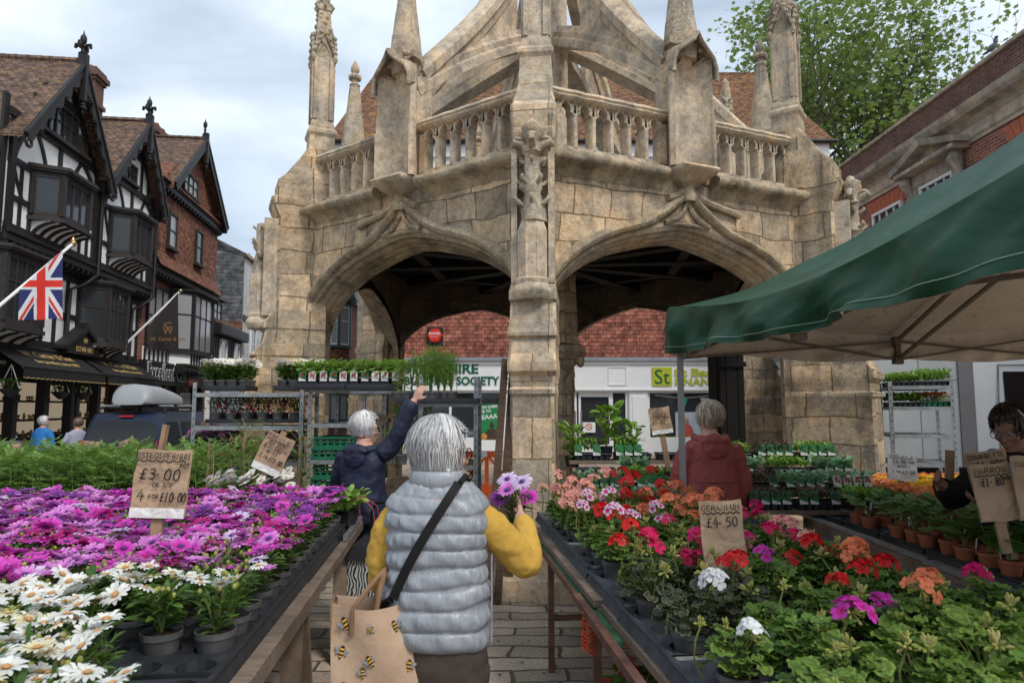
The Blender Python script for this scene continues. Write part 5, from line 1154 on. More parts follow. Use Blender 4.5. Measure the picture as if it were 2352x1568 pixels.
# ---- planks leaning on the front pillar
for i, (xb, xt, dy, lab) in enumerate(((-.20, -.06, 0, 'rough brown plank leaning against the front pillar of the cross, nearest the trolley'), (-.12, .01, .09, 'rough brown plank leaning against the front pillar, between two others'), (-.03, .03, .17, 'rough brown plank leaning upright against the front pillar, nearest the stone'))):
    mb = MB(); mb.beam((xb, 5.75+dy, .01), (xt, 6.15+dy, 2.05-.04*i), .065, .04, (0,1,0)); tag(mb.build('plank', m_grain('dark plank', (.05,.032,.022), (.12,.075,.05)) if i == 0 else bpy.data.materials['dark plank']), lab, 'plank', 'planks leaning on the cross')
# ---- orange barrier
t = thing('road_barrier', 'orange and white plastic road barrier behind the front pillar', 'barrier', (-.6, 8.9, 0)); M_ORPL = P('orange barrier plastic', (.75,.13,.03), .45, .1, 4, .05)
mb = MB(); 
for z in (.15, .52, .98): mb.bx(-1.2, .1, 8.88, 8.92, z, z+.08)
for x in (-1.2, -.75, -.35, .06): mb.bx(x, x+.05, 8.885, 8.915, 0, 1.06)
for x0 in (-1.15, -.7, -.3): mb.beam((x0, 8.9, .58), (x0+.36, 8.9, .98), .02, .03); mb.beam((x0, 8.9, .98), (x0+.36, 8.9, .58), .02, .03)
mb.build('barrier_panel', M_ORPL, t); mb = MB()
for i in range(4): mb.bx(-1.15+i*.33, -.98+i*.33, 8.875, 8.8795, .985, 1.055)
mb.build('reflective_strip', M_WHITEPAINT, t); mb = MB(); mb.bx(-1.1, -.9, 8.7, 9.1, 0, .06); mb.bx(-.2, .0, 8.7, 9.1, 0, .06); mb.build('foot', M_TRAY, t)
# ---- green market tent
M_CANV = None
def m_canvas():
    t = NT('green tent canvas'); n = t.noise(6, 5, .6); n2 = t.noise(2.6, 3, .5, None, 'Fac', 1.2); c = t.ramp(n, [(.3, (.004,.043,.020)), (.7, (.007,.064,.031))])
    t.out(c, t.ramp(n, [(.3,.42),(.7,.58)]), t.bump(n2, .5, .05), 0, .35); return t.mat
M_CANV = m_canvas()
def m_liner():
    t = NT('grubby canvas lining'); n = t.noise(3, 6, .65); n2 = t.noise(11, 6, .7, t.map(t.ob(), (1,1,2))); c = t.ramp(n, [(.3, (.68,.59,.49)), (.7, (.82,.73,.63))])
    c = t.mix(t.ramp(n2, [(.58, 0), (.68, .6)]), c, (.10,.085,.06)); return t.out(c, .85, t.bump(n, .4, .03), 0, .15)
M_LINER = m_liner()
TC = Vector((1.18, 5.05, 0)); TU = Vector((.0966, -.9953, 0)); TV = Vector((.9953, .0966, 0)); TL = 3.5
def TP(u, v, z): return TC+TU*u+TV*v+Vector((0,0,z))     # u towards the camera along the aisle edge, v to the right
tt = thing('market_tent', 'green pop up market tent with grubby cream lining and grey poles', 'tent', TP(1.5, 1.5, 0))
ZE, ZPK = 2.36, 3.35
def esag(d, s): return .17*max(0, sin(PI*min(1, max(0, s/TL))))**1.1*max(0, 1-d/1.1)**2
def roofpt(u, v, off=0):
    h = TL/2; q = max(abs(u-h), abs(v-h))/h; e = 1-q; side = (abs(u-h)/h, abs(v-h)/h); lo = min(side); ridge = (lo/max(q, 1e-4))**6
    z = ZE+(ZPK-ZE)*(e**1.8)-esag(min(u, v, TL-u, TL-v), u if abs(v-h) > abs(u-h) else v) + .045*ridge*sin(e*PI)+.018*sin(u*9+v*3)*e*(1-e)*3+.012*sin(v*13-u*6)*(1-e)*e*3
    return TP(u, v, z+off)
for nm, off, mt in (('canopy', 0, M_CANV), ('lining', -.02, M_LINER)):
    mb = MB(); mb.grid(lambda a, b: roofpt(a*TL, b*TL, off), 44, 44); mb.build(nm, mt, tt, 180)
def valance(p0, d, outn, nm, mt, off, L=TL, seed=0):
    mb = MB(); NU, NV = 150, 14
    def f(a, b):
        s = a*L; sg_ = esag(0, s); dr = .34+.05*sin(a*PI)+.014*sin(a*17+seed)-sg_; fold = (.045*sin(s*4.2+seed+b*2.5)+.032*sin(s*9.7+2*seed-b*3.2)+.018*sin(s*19+b*6))*b**.7+.035*b+.05*mnoise.noise(Vector((s*2.2+b*1.2, b*1.1, seed*5)))*min(1,b*2.5)+.022*abs(mnoise.noise(Vector((s*6+b*4, b*3, seed*3))))*min(1,b*2)
        sag = .05*sin(a*PI*2)**2*.5
        p = p0+d*s+outn*(fold+.012+off); p.z = ZE+.004-sg_-dr*b; return p
    mb.grid(f, NU, NV); o = mb.build(nm, mt, tt, 180)
    if off > 0 or mt == M_CANV:
        mb = MB(); mb.tube([f(i/90, .86)+outn*.004 for i in range(91)], .0022, 4); mb.build('stitching', P('pale stitching', (.25,.35,.28), .8, .1, 5, 0) if 'pale stitching' not in bpy.data.materials else bpy.data.materials['pale stitching'], o)
for p0, d, n, sd in ((TP(0,0,0), TU, -TV, .3), (TP(0,0,0), TV, -TU, 1.7), (TP(TL,0,0), TV, TU, 2.2), (TP(0,TL,0), TU, TV, 4.0)):
    valance(p0, d, n, 'valance', M_CANV, .0, TL, sd); valance(p0, d, n, 'valance_lining', M_LINER, -.014, TL, sd)
M_POLE = P('grey steel pole', (.26,.255,.25), .5, .12, 8, .05, metal=.3)
for u, v in ((.05,.05), (TL-.05,.05), (.05,TL-.05), (TL-.05,TL-.05)):
    mb = MB(); b = TP(u, v, 0); mb.box((b.x, b.y, ZE/2), (.042,.042,ZE-.05), None, -.097, ch=.005); mb.box((b.x, b.y, .01), (.1,.1,.02)); mb.build('pole', M_POLE, tt)
M_TRUSS = P('brown grey truss bar', (.17,.14,.115), .5, .15, 8, .05)
for a, b in (((.05,.05),(TL-.05,.05)), ((.05,.05),(.05,TL-.05)), ((.05,TL-.05),(TL-.05,TL-.05)), ((TL-.05,.05),(TL-.05,TL-.05))):
    A, B = TP(*a, 0), TP(*b, 0); Mi = (A+B)/2
    for p, q in ((A, Mi), (Mi, B)):
        mb = MB(); up = Vector((0,0,ZE-.12)); um = Vector((0,0,ZE-.24)); dn = Vector((0,0,ZE-.38)); pu, pd_, qu, qd = (up, dn, um, dn) if p is A else (um, dn, up, dn); e = Vector((.012,.012,0)); mb.beam(p+pu, q+qd, .03, .016); mb.beam(p+pd_+e, q+qu+e, .03, .016); mb.build('truss', M_TRUSS, tt)
    mb = MB(); mb.box(Mi+Vector((0,0,ZE-.31)), (.04,.04,.2)); mb.box(Mi+Vector((0,0,ZE-.39)), (.06,.06,.05)); mb.box(Mi+Vector((0,0,ZE-.23)), (.06,.06,.05)); mb.build('truss_joint', M_TRUSS, tt)
pk = TP(TL/2, TL/2, 0)
for a in ((TL/2,.05), (TL/2,TL-.05), (.05,TL/2), (TL-.05,TL/2)):
    A = TP(*a, 0); mb = MB(); mb.beam(A+Vector((0,0,ZE-.24)), pk+Vector((0,0,ZPK-.40)), .03, .016); mb.beam(A+Vector((0,0,ZE-.38)), pk+Vector((0,0,ZPK-.62)), .03, .016); mb.build('rafter', M_TRUSS, tt)
mb = MB(); mb.box(pk+Vector((0,0,ZPK-.36)), (.05,.05,.6)); mb.build('centre_post', M_TRUSS, tt)
# ---- vehicles
M_NAVYP = P('dark blue car paint', (.012,.02,.045), .34, .1, 2, 0, spec=.35)
M_CARGL = m_glass('car glass', (.008,.009,.010), .12); M_RUB = P('black rubber', (.015,.015,.015), .8, .1, 6, 0); M_REDL = P('red lamp plastic', (.5,.02,.015), .25, .1, 4, 0)
def wheel(par, c, r, ax):
    mb = MB(T(*c) @ (RY(PI/2) if ax == 'x' else RX(PI/2))); mb.lathe([(r*.6,-.09),(r*.93,-.1),(r,-.07),(r,.07),(r*.93,.1),(r*.6,.09)], 22); w = mb.build('wheel', M_RUB, par, 40)
    mb = MB(T(*c) @ (RY(PI/2) if ax == 'x' else RX(PI/2))); mb.lathe([(.04,-.1),(r*.6,-.095),(r*.62,.095),(.04,.1)], 14); mb.build('rim', M_GALV, w, 40)
VO = Vector((-8.35, 14.7, -.29)); va = .117
vt = thing('estate_van', 'dark blue van with pale grey roof box parked in front of the jeweller', 'van', VO); VMx = T(*VO) @ RZ(va)
def vs_(z):   # half width and rear y by height
    return .88-.13*sstep(.95, 1.8, z)
mb = MB(VMx); L = 4.3
prof = [(.25,.0),(.5,-.03),(.95,.0),(1.25,.08),(1.62,.2),(1.76,.32),(1.80,.5)]
rings = []
for z, y in prof: w = vs_(z); rings.append([(-w, y+.12, z), (-w+.12, y, z), (w-.12, y, z), (w, y+.12, z), (w, 2.9+.5*(z < 1.0)+.9*(z < .9), z), (-w, 2.9+.5*(z < 1.0)+.9*(z < .9), z)])
mb.loft(rings); mb.build('body', M_NAVYP, vt, 35)
mb = MB(VMx); mb.loft([[(-w, y-.012, z), (w, y-.012, z), (w, y+.01, z), (-w, y+.01, z)] for w, y, z in ((.63,.0,1.0),(.69,.085,1.28),(.60,.18,1.56),(.52,.21,1.62))]); g = mb.build('rear_window', M_CARGL, vt, 60)
mb = MB(VMx); mb.beam((-.05, -.03, 1.04), (.5, -.03, 1.08), .02, .025); mb.tube([(-.05,-.03,1.04),(-.05,-.01,.97)], .03, 6); mb.build('wiper', M_RUB, g)
mb = MB(VMx)
for y0, y1 in ((.25,1.05),(1.12,1.9),(1.98,2.7)): mb.loft([[(vs_(z)+.006, y0+.05+(z-1)*.15, z), (vs_(z)+.006, y1, z), (vs_(z)-.01, y1, z), (vs_(z)-.01, y0+.05, z)] for z in (1.05, 1.3, 1.58)])
mb.build('side_window', M_CARGL, vt)
for s in (-1, 1):
    mb = MB(VMx); mb.loft([[(s*.70, y-.01, z), (s*.86, y+.07, z), (s*.86, y+.16, z), (s*.70, y+.05, z)] for y, z in ((.0,.72),(.0,.95),(.07,1.2))]); mb.build('tail_light', M_REDL, vt)
mb = MB(VMx); mb.bx(-.14, .14, .2, .26, 1.70, 1.735); mb.build('brake_light', M_REDL, vt)
mb = MB(VMx); mb.tube([(.13*cos(j*PI/8), -.03, .86+.13*sin(j*PI/8)) for j in range(17)], .014, 5); mb.tube([(-.07,-.03,.95),(-.03,-.035,.82),(0,-.03,.9),(.03,-.035,.82),(.07,-.03,.95)], .013, 5); mb.build('badge', M_GALV, vt, 40)
for s in (-.68, .68):
    mb = MB(VMx); mb.tube([(s, .45, 1.80), (s, .55, 1.89), (s, 2.3, 1.9), (s, 2.45, 1.81)], .025, 7); mb.build('roof_rail', M_RUB, vt, 60)
for y in (.75, 1.9): mb = MB(VMx); mb.tube([(-.78, y, 1.94), (.78, y, 1.94)], .024, 7); mb.build('roof_bar', M_GALV, vt)
for x in (-.85, .85):
    for y in (.75, 3.2): wheel(vt, VMx @ Vector((x, y, .3)), .3, 'x')
mb = MB(VMx); rr = []
for t_ in [i/18 for i in range(19)]:
    y = .15+t_*2.15; h = .40*min(1, (t_*9)**.5)*(1-.15*t_-.75*max(0, t_-.45)**1.5); w = .44*min(1, .72+t_*3)*(1-.5*max(0, t_-.6)**1.6); q = []
    for a in [2*PI*k/24 for k in range(24)]:
        x = math.copysign(abs(cos(a))**.55, cos(a))*w; z = (math.copysign(abs(sin(a))**.7, sin(a))*h*(1-.25*abs(x/w)**3)) if sin(a) > 0 else -.07*abs(sin(a))**.4; q.append((.05+x, y, 2.03+z))
    rr.append(q)
mb.loft(rr); rb = mb.build('roof_box', P('pale grey roof box', (.30,.32,.335), .42, .06, 3, .05), vt, 50)
mb = MB(VMx); mb.tube([(.1-.43, .5, 2.0), (.1-.43, 2.1, 2.0)], .02, 5); mb.bx(-.25, .45, .5, 2.1, 1.91, 1.955); mb.build('box_seam', M_RUB, rb)
# dark car, only its corner in view
KO = Vector((-6.75, 8.6, -.28)); kt = thing('parked_car', 'black car at the left edge, only its bonnet and mirror above the plants', 'car', KO); KX = T(*KO) @ RZ(-.25)
M_BLKP = P('dark grey car paint', (.03,.033,.037), .25, .1, 2, 0, spec=.6)
mb = MB(KX); pr = [(-1.0,.3),(-1.0,.9),(-.6,1.05),(.15,1.42),(.9,1.46),(1.75,1.02),(2.55,.88),(2.75,.62),(2.75,.3)]
mb.loft([[(x, y, z) if z < .95 else (x, y*.86+.0, z) for x, z in [(p[0]-.9, p[1]) for p in pr]] for y in (-.85, -.7, .7, .85)]); mb.build('body', M_BLKP, kt, 40)
mb = MB(KX); mb.add([(.05,-.74,1.38),(.85,-.67,1.02),(-.55,-.76,1.02),(-.5,-.72,1.36)], [(0,1,2,3)]); mb.add([(.02,-.6,1.455),(.83,-.72,1.03),(.83,.72,1.03),(.02,.6,1.455)], [(0,1,2,3)]); mb.build('windscreen', M_CARGL, kt)
mb = MB(KX); mb.ell((.55, -1.0, 1.05), (.09,.13,.08), 12, 8); mb.tube([(.55,-.85,1.0),(.55,-.95,1.03)], .03, 6); mb.build('wing_mirror', M_BLKP, kt, 60)
for x in (-1.3, 1.1):
    for y in (-.8, .8): wheel(kt, KX @ Vector((x, y, .3)), .3, 'y')
# white lorry
lt = thing('white_lorry', 'white box lorry parked behind the right hand stalls', 'lorry', (6.5, 10.9, 0)); M_LORRY = P('white lorry panel', (.44,.46,.455), .45, .06, 2, .04)
mb = MB(); mb.bx(4.75, 6.72, 10.0, 12.1, .75, 3.4, ch=.02); mb.build('box_body', M_LORRY, lt)
mb = MB()
for x in (5.15, 5.95): mb.bx(x, x+.012, 9.994, 9.9995, .8, 3.35)
mb.bx(4.78, 6.7, 9.99, 9.9995, 2.02, 2.03); mb.build('panel_seam', P('seam shadow strip', (.25,.25,.25), .6, .05, 3, 0), lt)
mb = MB(); mb.bx(6.52, 6.74, 9.97, 9.999, .75, 3.4); mb.build('corner_post', P('grey corner post', (.20,.19,.19), .5, .1, 3, 0), lt)
mb = MB(); rr = [[(x, y, z) for x, y in ((6.76, 10.0+i), (8.9-k, 10.0+i), (8.9-k, 12.0-i), (6.76, 12.0-i))] for z, i, k in ((.45,.02,.0),(1.2,.0,.05),(1.5,.03,.3),(2.3,.2,.9),(2.55,.4,1.2))]; mb.loft(rr); mb.build('cab', P('white cab paint', (.66,.66,.65), .25, .04, 2, 0, spec=.5), lt, 30)
mb = MB(); mb.add([(7.2,9.995,1.42),(8.1,9.995,1.42),(7.75,10.15,2.15),(7.3,10.15,2.15)], [(0,1,2,3)]); mb.build('cab_window', M_CARGL, lt)
mb = MB(); mb.tube([(7.08,9.99,.5),(7.08,9.98,1.5),(7.25,10.17,2.25),(7.8,10.17,2.25),(8.2,9.98,1.5),(8.2,9.99,.6)], .012, 5); mb.build('door_seam', M_GALV, lt)
mb = MB(); mb.bx(4.8, 8.8, 10.2, 11.9, .45, .74); mb.build('chassis', M_RUB, lt)
for x in (5.5, 8.1):
    for y in (10.15, 11.85): wheel(lt, (x, y, .42), .42, 'y')
# ---- flags
M_FLAGW = P('flag white cloth', (.62,.64,.66), .8, .06, 6, .2); M_FLAGR = P('flag red cloth', (.62,.035,.025), .8, .08, 6, .2); M_FLAGB = P('flag blue cloth', (.022,.03,.12), .8, .1, 6, .2)
fl = thing('union_flag', 'union flag hanging from a white pole above the shop awning', 'flag', fpt(1.0, 4.0, .2))
pb, pt_ = fpt(-.2, 3.62, 1.05), fpt(2.25, 5.6, 1.25)
mb = MB(); mb.tube([pb, pt_], .035, 8); mb.build('pole', M_WHITEPAINT, fl); mb = MB(); mb.ell(pt_, .08, 8, 6); mb.lathe([(.05,0),(.07,.05),(.01,.16)], 8, pt_); mb.build('pole_finial', M_GOLDISH, fl, 60)
q = lambda x, y: atY(x, y, 14.2)
FC = [atY(144,574,14.3), atY(145,732,14.3), atY(44,735,13.6), atY(44,665,13.6)]
def flagpt(u, v):     # u along the hoist pole (0 low .. 1 high), v down the fly ; a drooping sheet
    a = FC[3].lerp(FC[0], u); b = FC[2].lerp(FC[1], u); p = a.lerp(b, v); return p+Vector((.06, -.2, 0))*(sin(u*7+v*2)*.22*v)
def ujcol(x, y):      # the real pattern, 60 x 30
    X, Y = x*60-30, y*30-15
    if abs(X) < 3 or abs(Y) < 3: return 1
    if abs(X) < 5 or abs(Y) < 5: return 0
    d1 = (Y*2-X)/math.sqrt(5); d2 = (Y*2+X)/math.sqrt(5)
    for d, s in ((d1, 1 if X > 0 else -1), (d2, -1 if X > 0 else 1)):
        if -2 < d*s < 0 and abs(d) < 2: return 1
    if abs(d1) < 3 or abs(d2) < 3: return 0
    return 2
mb = MB(); n1, n2 = 90, 90; vs = [flagpt(i/n1, j/n2) for j in range(n2+1) for i in range(n1+1)]; mb.add(vs, [(j*(n1+1)+i, j*(n1+1)+i+1, (j+1)*(n1+1)+i+1, (j+1)*(n1+1)+i) for j in range(n2) for i in range(n1)])
# the cloth hangs from the pole: the photograph shows the cross upright, so map by world height and width
x0, x1 = FC[2], FC[1]; ms = []
for f in mb.f:
    c = sum((Vector(mb.v[i]) for i in f), Vector())/4; u_, v_ = topix(c); sx = (u_-44)/101; sy = (732-v_)/158; ms.append(ujcol(min(1, max(0, sy*.98)), min(1, max(0, sx))))
mb.m = ms; mb.build('cloth', [M_FLAGW, M_FLAGR, M_FLAGB], fl, 180)
f2 = thing('shop_flag', 'black flag with gold lettering on a white pole beside the brick house', 'flag', fpt(8.3, 3.6, .1))
pb, pt_ = fpt(8.45, 3.72, .0), fpt(9.25, 5.62, 1.32)
mb = MB(); mb.tube([pb, pt_], .035, 8); mb.build('pole', M_WHITEPAINT, f2); mb = MB(); mb.ell(pt_, .07, 8, 6); mb.build('pole_finial', M_GOLDISH, f2, 60)
A_, B_, C_, D_ = atY(337,753,21.2), atY(409,672,21.9), atY(410,803,21.9), atY(342,804,21.2)
def f2pt(u, v): p = A_.lerp(B_, u).lerp(D_.lerp(C_, u), v); return p+Vector((.15,-.3,0))*.16*sin(u*8+v)*v
mb = MB(); mb.grid(f2pt, 30, 24); cl = mb.build('cloth', P('black flag cloth', (.02,.014,.014), .75, .2, 5, .2), f2, 180)
fx = (C_-D_); fm = frame(D_.lerp(C_, .55)+Vector((.25,-.35,.26)), fx, (0,0,1)); M_GOLDD = P('dull gold print', (.20,.11,.035), .6, .1, 5, 0)
lettering('lettering', 'W. Carter & Son', .16, fm, M_GOLDD, f2, .003, .002, 1.05); lettering('lettering', 'W', .3, fm @ T(0,.22,0), M_GOLDD, f2, .003, .003, .3); lettering('lettering', 'C', .22, fm @ T(0,.42,0), M_GOLDD, f2, .003, .003, .24)
# ---- price cards
def card(label, c, w, h, lines, rx=0, ry=0, rz=0, stake=None, strip=.12, mat=None, name='price_card', group=None):
    t = thing(name, label, 'price card', c, 0, group); M = T(*c) @ RZ(rz) @ RX(PI/2+rx) @ RZ(ry)
    mb = MB(M); n = 12
    mb.grid(lambda a, b: (w*(a-.5)+.003*sin(b*9), h*(b-.5)+.004*sin(a*8), .004*sin(a*7+b*5)+.003*sin(b*13-a*4)), n, n); mb.grid(lambda a, b: (w*(a-.5), h*(b-.5), -.008), 2, 2)
    o = mb.build('paper_face', mat or M_PAPER, t, 180)
    if strip: mb = MB(M); mb.bx(-w*.49, w*.5, -h*.5-strip*h*.25, -h*.5+strip*h, .006, .008); mb.build('white_strip', M_WHITECARD, t)
    mb = MB(M)
    for txt, x, y, hh, ww in lines: 
        if txt == '~~': stroke(mb, [(x+i*ww/24, y+.004*sin(i*1.5)) for i in range(25)], .005, 0, .011)
        else: scribble(mb, txt, x, y, hh, ww, max(.0035, hh*.13), .08, 0, .011)
    mb.build('handwriting', M_INK, t)
    if stake: mb = MB(M); mb.bx(-.022, .022, -h*.5-stake[0], h*.5+stake[1], -.03, -.009); mb.build('stake', M_NEWWOOD, t)
    return t
c = atY(370, 1108, 2.95); W1 = .228
card('brown paper price card lettered OSTEOSPERMUM on a stake among the purple daisies', c, W1, .275, [('OSTEOSPERMUM', -.112, .100, .024, .226), ('~~', -.105, .090, 0, .2), ('POT', .075, .062, .018, .042), ('£3.00', -.085, .012, .046, .17), ('OR ANY', -.03, -.018, .018, .085), ('4', -.09, -.072, .038, .04), ('FOR', -.04, -.065, .016, .042), ('£10.00', .008, -.078, .038, .11)], -.12, -.03, .05, (.22,.0))
c = atY(628, 1040, 5.0)
card('tilted brown paper price card lettered PERENNIAL on a wooden stake', c, .215, .275, [('PERENNIAL', -.1, .10, .026, .2), ('~~', -.095, .088, 0, .18), ('BIG POTS', -.06, .06, .02, .13), ('£7.00', -.085, .018, .036, .14), ('POT', .066, .03, .014, .035), ('OR ANY', -.05, -.012, .018, .09), ('2', -.09, -.06, .034, .03), ('FOR', -.05, -.056, .016, .036), ('£12.00', -.01, -.066, .036, .11)], -.05, -.42, .0, (.3,.03), .14)
c = atY(1662, 1240, 2.75)
card('brown paper price card lettered GERANIUM among the geraniums', c, .165, .30, [('GERANIUM', -.075, .115, .02, .15), ('~~', -.07, .104, 0, .14), ('£4.50', -.06, .05, .036, .125)], -.1, .06, -.1, (.2,.0), 0)
c = atY(1517, 965, 5.85)
card('brown paper price card lettered VEG STRIPS above the plug plants', c, .18, .215, [('VEG', -.04, .075, .026, .075), ('STRIPS', -.065, .042, .026, .12), ('~~', -.065, .034, 0, .12), ('STRIP', .03, .012, .013, .05), ('£3.00', -.075, -.03, .034, .11)], -.05, .14, 0, (.32,.0), .13)
c = atY(2073, 1073, 5.9)
card('white price card lettered MARIGOLD behind the orange flowers', c, .25, .22, [('MARIGOLD', -.115, .082, .02, .2), ('~~', -.11, .074, 0, .19), ('£3.90', -.09, .03, .034, .12), ('PACK', .05, .04, .014, .05), ('OR ANY', -.05, .0, .014, .08), ('2', -.1, -.05, .03, .03), ('FOR', -.06, -.046, .014, .04), ('£7.50', -.01, -.055, .03, .11)], -.05, -.08, 0, (.2,.0), 0, M_WHITECARD)
c = atY(2285, 1130, 3.35)
card('brown paper price card lettered MARROW, in front of another card', c, .18, .27, [('MARROW', -.078, .09, .027, .15), ('~~', -.078, .08, 0, .145), ('£1.80', -.055, .03, .04, .105), ('POT', .05, .055, .013, .032)], -.12, .10, -.15, (.15,.0), 0)
c = atY(2275, 1090, 3.55)
card('brown paper price card lettered COURGETTE, half hidden by the one in front', c, .20, .24, [('COURGETTE', -.09, .085, .022, .18), ('£1.80', -.06, .03, .04, .115), ('POT', .06, .055, .014, .035)], -.1, .16, -.15, (.3,.0), 0)
c = atY(2372, 1120, 3.3); card('brown paper price card cut off by the right edge of the view', c, .16, .30, [('NASTURTIUM', -.07, .10, .024, .2)], -.1, .03, -.1, (.2,.0), 0)
for (x, y, Y, txt, tilt, lab) in ((207, 1036, 6.6, 'TOMATO', -.1, 'small brown card lettered TOMATO, upright among the tomato plants'), (294, 1030, 6.9, 'TOMATO', .4, 'small brown card lettered TOMATO, leaning over in the tomato plants'), (27, 1042, 6.6, '', 0, 'small blank brown card at the far left of the tomato plants')):
    card(lab, atY(x, y, Y), .15, .19, [(txt, -.065, .045, .026, .13), ('~~', -.065, .036, 0, .12), ('£1.80', -.06, -.02, .034, .11)] if txt else [], -.05, tilt, 0, (.3,.0), 0)
mb = MB(); p = atY(372, 985, 3.3); mb.beam(p+Vector((-.02,0,-.25)), p+Vector((.01,.02,.02)), .02, .032, (0,1,0)); tag(mb.build('wooden_stake', M_NEWWOOD), 'bare wooden stake standing behind the osteospermum card', 'stake')
mb = MB(); p = atY(2190, 1085, 4.1); mb.beam(p+Vector((-.04,0,-.2)), p+Vector((.0,.02,.13)), .05, .015, (0,1,0)); tag(mb.build('wooden_stake', M_NEWWOOD), 'thin wooden stake held in the hand of the dark haired stallholder', 'stake')
# ---------------------------------------------------------------- plants: shared meshes first
def petmat(name, c, dark=None, tip=None, rough=.55):
    t = NT(name); r = t.a('VectorMath', operation='LENGTH'); t.l.new(t.ob(), r.inputs[0]); i = t.island()
    k = t.math('DIVIDE', r.outputs['Value'], .036)
    col = t.ramp(k, [(.0, dark or c), (.32, dark or c), (.48, c), (1, tip or c)]); col = t.mix(1, col, t.ramp(i, [(0, .78), (1, 1.15)]), 'MULTIPLY')
    t.out(col, rough, None, 0, .25); tr = t.a('BsdfTranslucent'); t.l.new(col, tr.inputs[0]); ms = t.a('MixShader'); ms.inputs[0].default_value = .3
    t.l.new(t.b.outputs[0], ms.inputs[1]); t.l.new(tr.outputs[0], ms.inputs[2]); t.l.new(ms.outputs[0], t.n['Material Output'].inputs[0]); return t.mat
M_LEAF = leafmat('daisy foliage', (.030,.075,.012), (.065,.14,.022), (.13,.21,.04))
M_GLEAF = leafmat('geranium foliage', (.05,.12,.018), (.10,.20,.03), (.17,.28,.05), .5, .25)
M_STEM = leafmat('plant stems', (.09,.15,.03), (.16,.21,.05), (.20,.14,.06), .6, .1)
M_BUD = leafmat('pale buds', (.25,.30,.06), (.42,.42,.10), (.40,.26,.17), .6, .2)
M_TOM = leafmat('tomato foliage', (.085,.165,.035), (.15,.26,.055), (.25,.36,.10), .6, .35)
M_LIMEL = leafmat('bright seedling foliage', (.12,.25,.03), (.21,.38,.06), (.32,.48,.11), .5, .3)
M_BLUEG = leafmat('grey green brassica leaves', (.16,.28,.16), (.25,.40,.22), (.36,.48,.32), .55, .25)
M_DARKL = leafmat('dark fuchsia foliage', (.015,.04,.012), (.03,.07,.018), (.05,.10,.025), .45, .2)
M_PURPL = leafmat('purple lettuce leaves', (.07,.03,.04), (.12,.05,.06), (.12,.14,.05), .5, .25)
M_COURG = leafmat('courgette leaves', (.04,.11,.02), (.08,.18,.03), (.13,.24,.05), .55, .25)
PINKS = {'white': petmat('white petals', (.80,.79,.72), (.55,.36,.16), (.84,.84,.80)), 'cream': petmat('cream petals', (.78,.70,.42), (.5,.33,.12), (.80,.76,.6)), 'magenta': petmat('magenta petals', (.58,.03,.40), (.22,.01,.18), (.66,.09,.50)), 'pink': petmat('mauve pink petals', (.64,.17,.58), (.30,.05,.35), (.72,.30,.66)),
    'purple': petmat('deep purple petals', (.22,.025,.27), (.07,.01,.10), (.30,.06,.36)), 'lilac': petmat('pale lilac petals', (.66,.50,.74), (.40,.14,.50), (.70,.58,.78)), 'crimson': petmat('crimson petals', (.40,.012,.16), (.16,.005,.07), (.5,.03,.22))}
M_EYE = P('blue violet flower eye', (.05,.04,.13), .7, .3, 60, .3); M_EYEY = P('apricot flower eye', (.50,.26,.10), .7, .3, 60, .3)
def daisy_mesh(col, eye, seed, R=.036, cup=.0, npet=15):
    rr = random.Random(seed); mb = MB(); n = npet
    for i in range(n):
        a = 2*PI*i/n+rr.uniform(-.08,.08); w = R*.155*rr.uniform(.85,1.1); l = R*rr.uniform(.9,1.08); dz = rr.uniform(-.12,.12)*R+cup*R; c, s = cos(a), sin(a)
        L = [(.16, .45, 0), (.5, .9, .10), (.82, .95, .10), (1.0, .3, .0)]; vs = []
        for f, ww, z in L:
            x = l*f; vs += [(x*c-w*ww*s, x*s+w*ww*c, z*R+dz*f*f), (x*c+w*ww*s, x*s-w*ww*c, z*R+dz*f*f)]
        mb.add(vs, [(0,1,3,2),(2,3,5,4),(4,5,7,6)], 0)
    mb.mi = 1; mb.ell((0,0,.004), (R*.2,R*.2,R*.13), 8, 4)
    return proto_mesh(mb.build('flower', [col, eye], None, 60))
DAISY = {k: [daisy_mesh(PINKS[k], M_EYEY if k in ('white', 'cream') else M_EYE, s, ru(.038,.045), ru(-.15,.35), 14+s % 3) for s in range(3)] for k in PINKS}
STRAP = ([(0,-.1,0),(.0,.1,0),(.45,-.2,.08),(.45,.2,.08),(.8,-.16,.05),(.8,.16,.05),(1.05,0,-.03)], [(0,2,3,1),(2,4,5,3),(4,6,5)])
def leafM(p, az, el, s, roll=0, w=1): return T(*p) @ RZ(az) @ RY(-el) @ RX(roll) @ SCL(s, s*w, s)
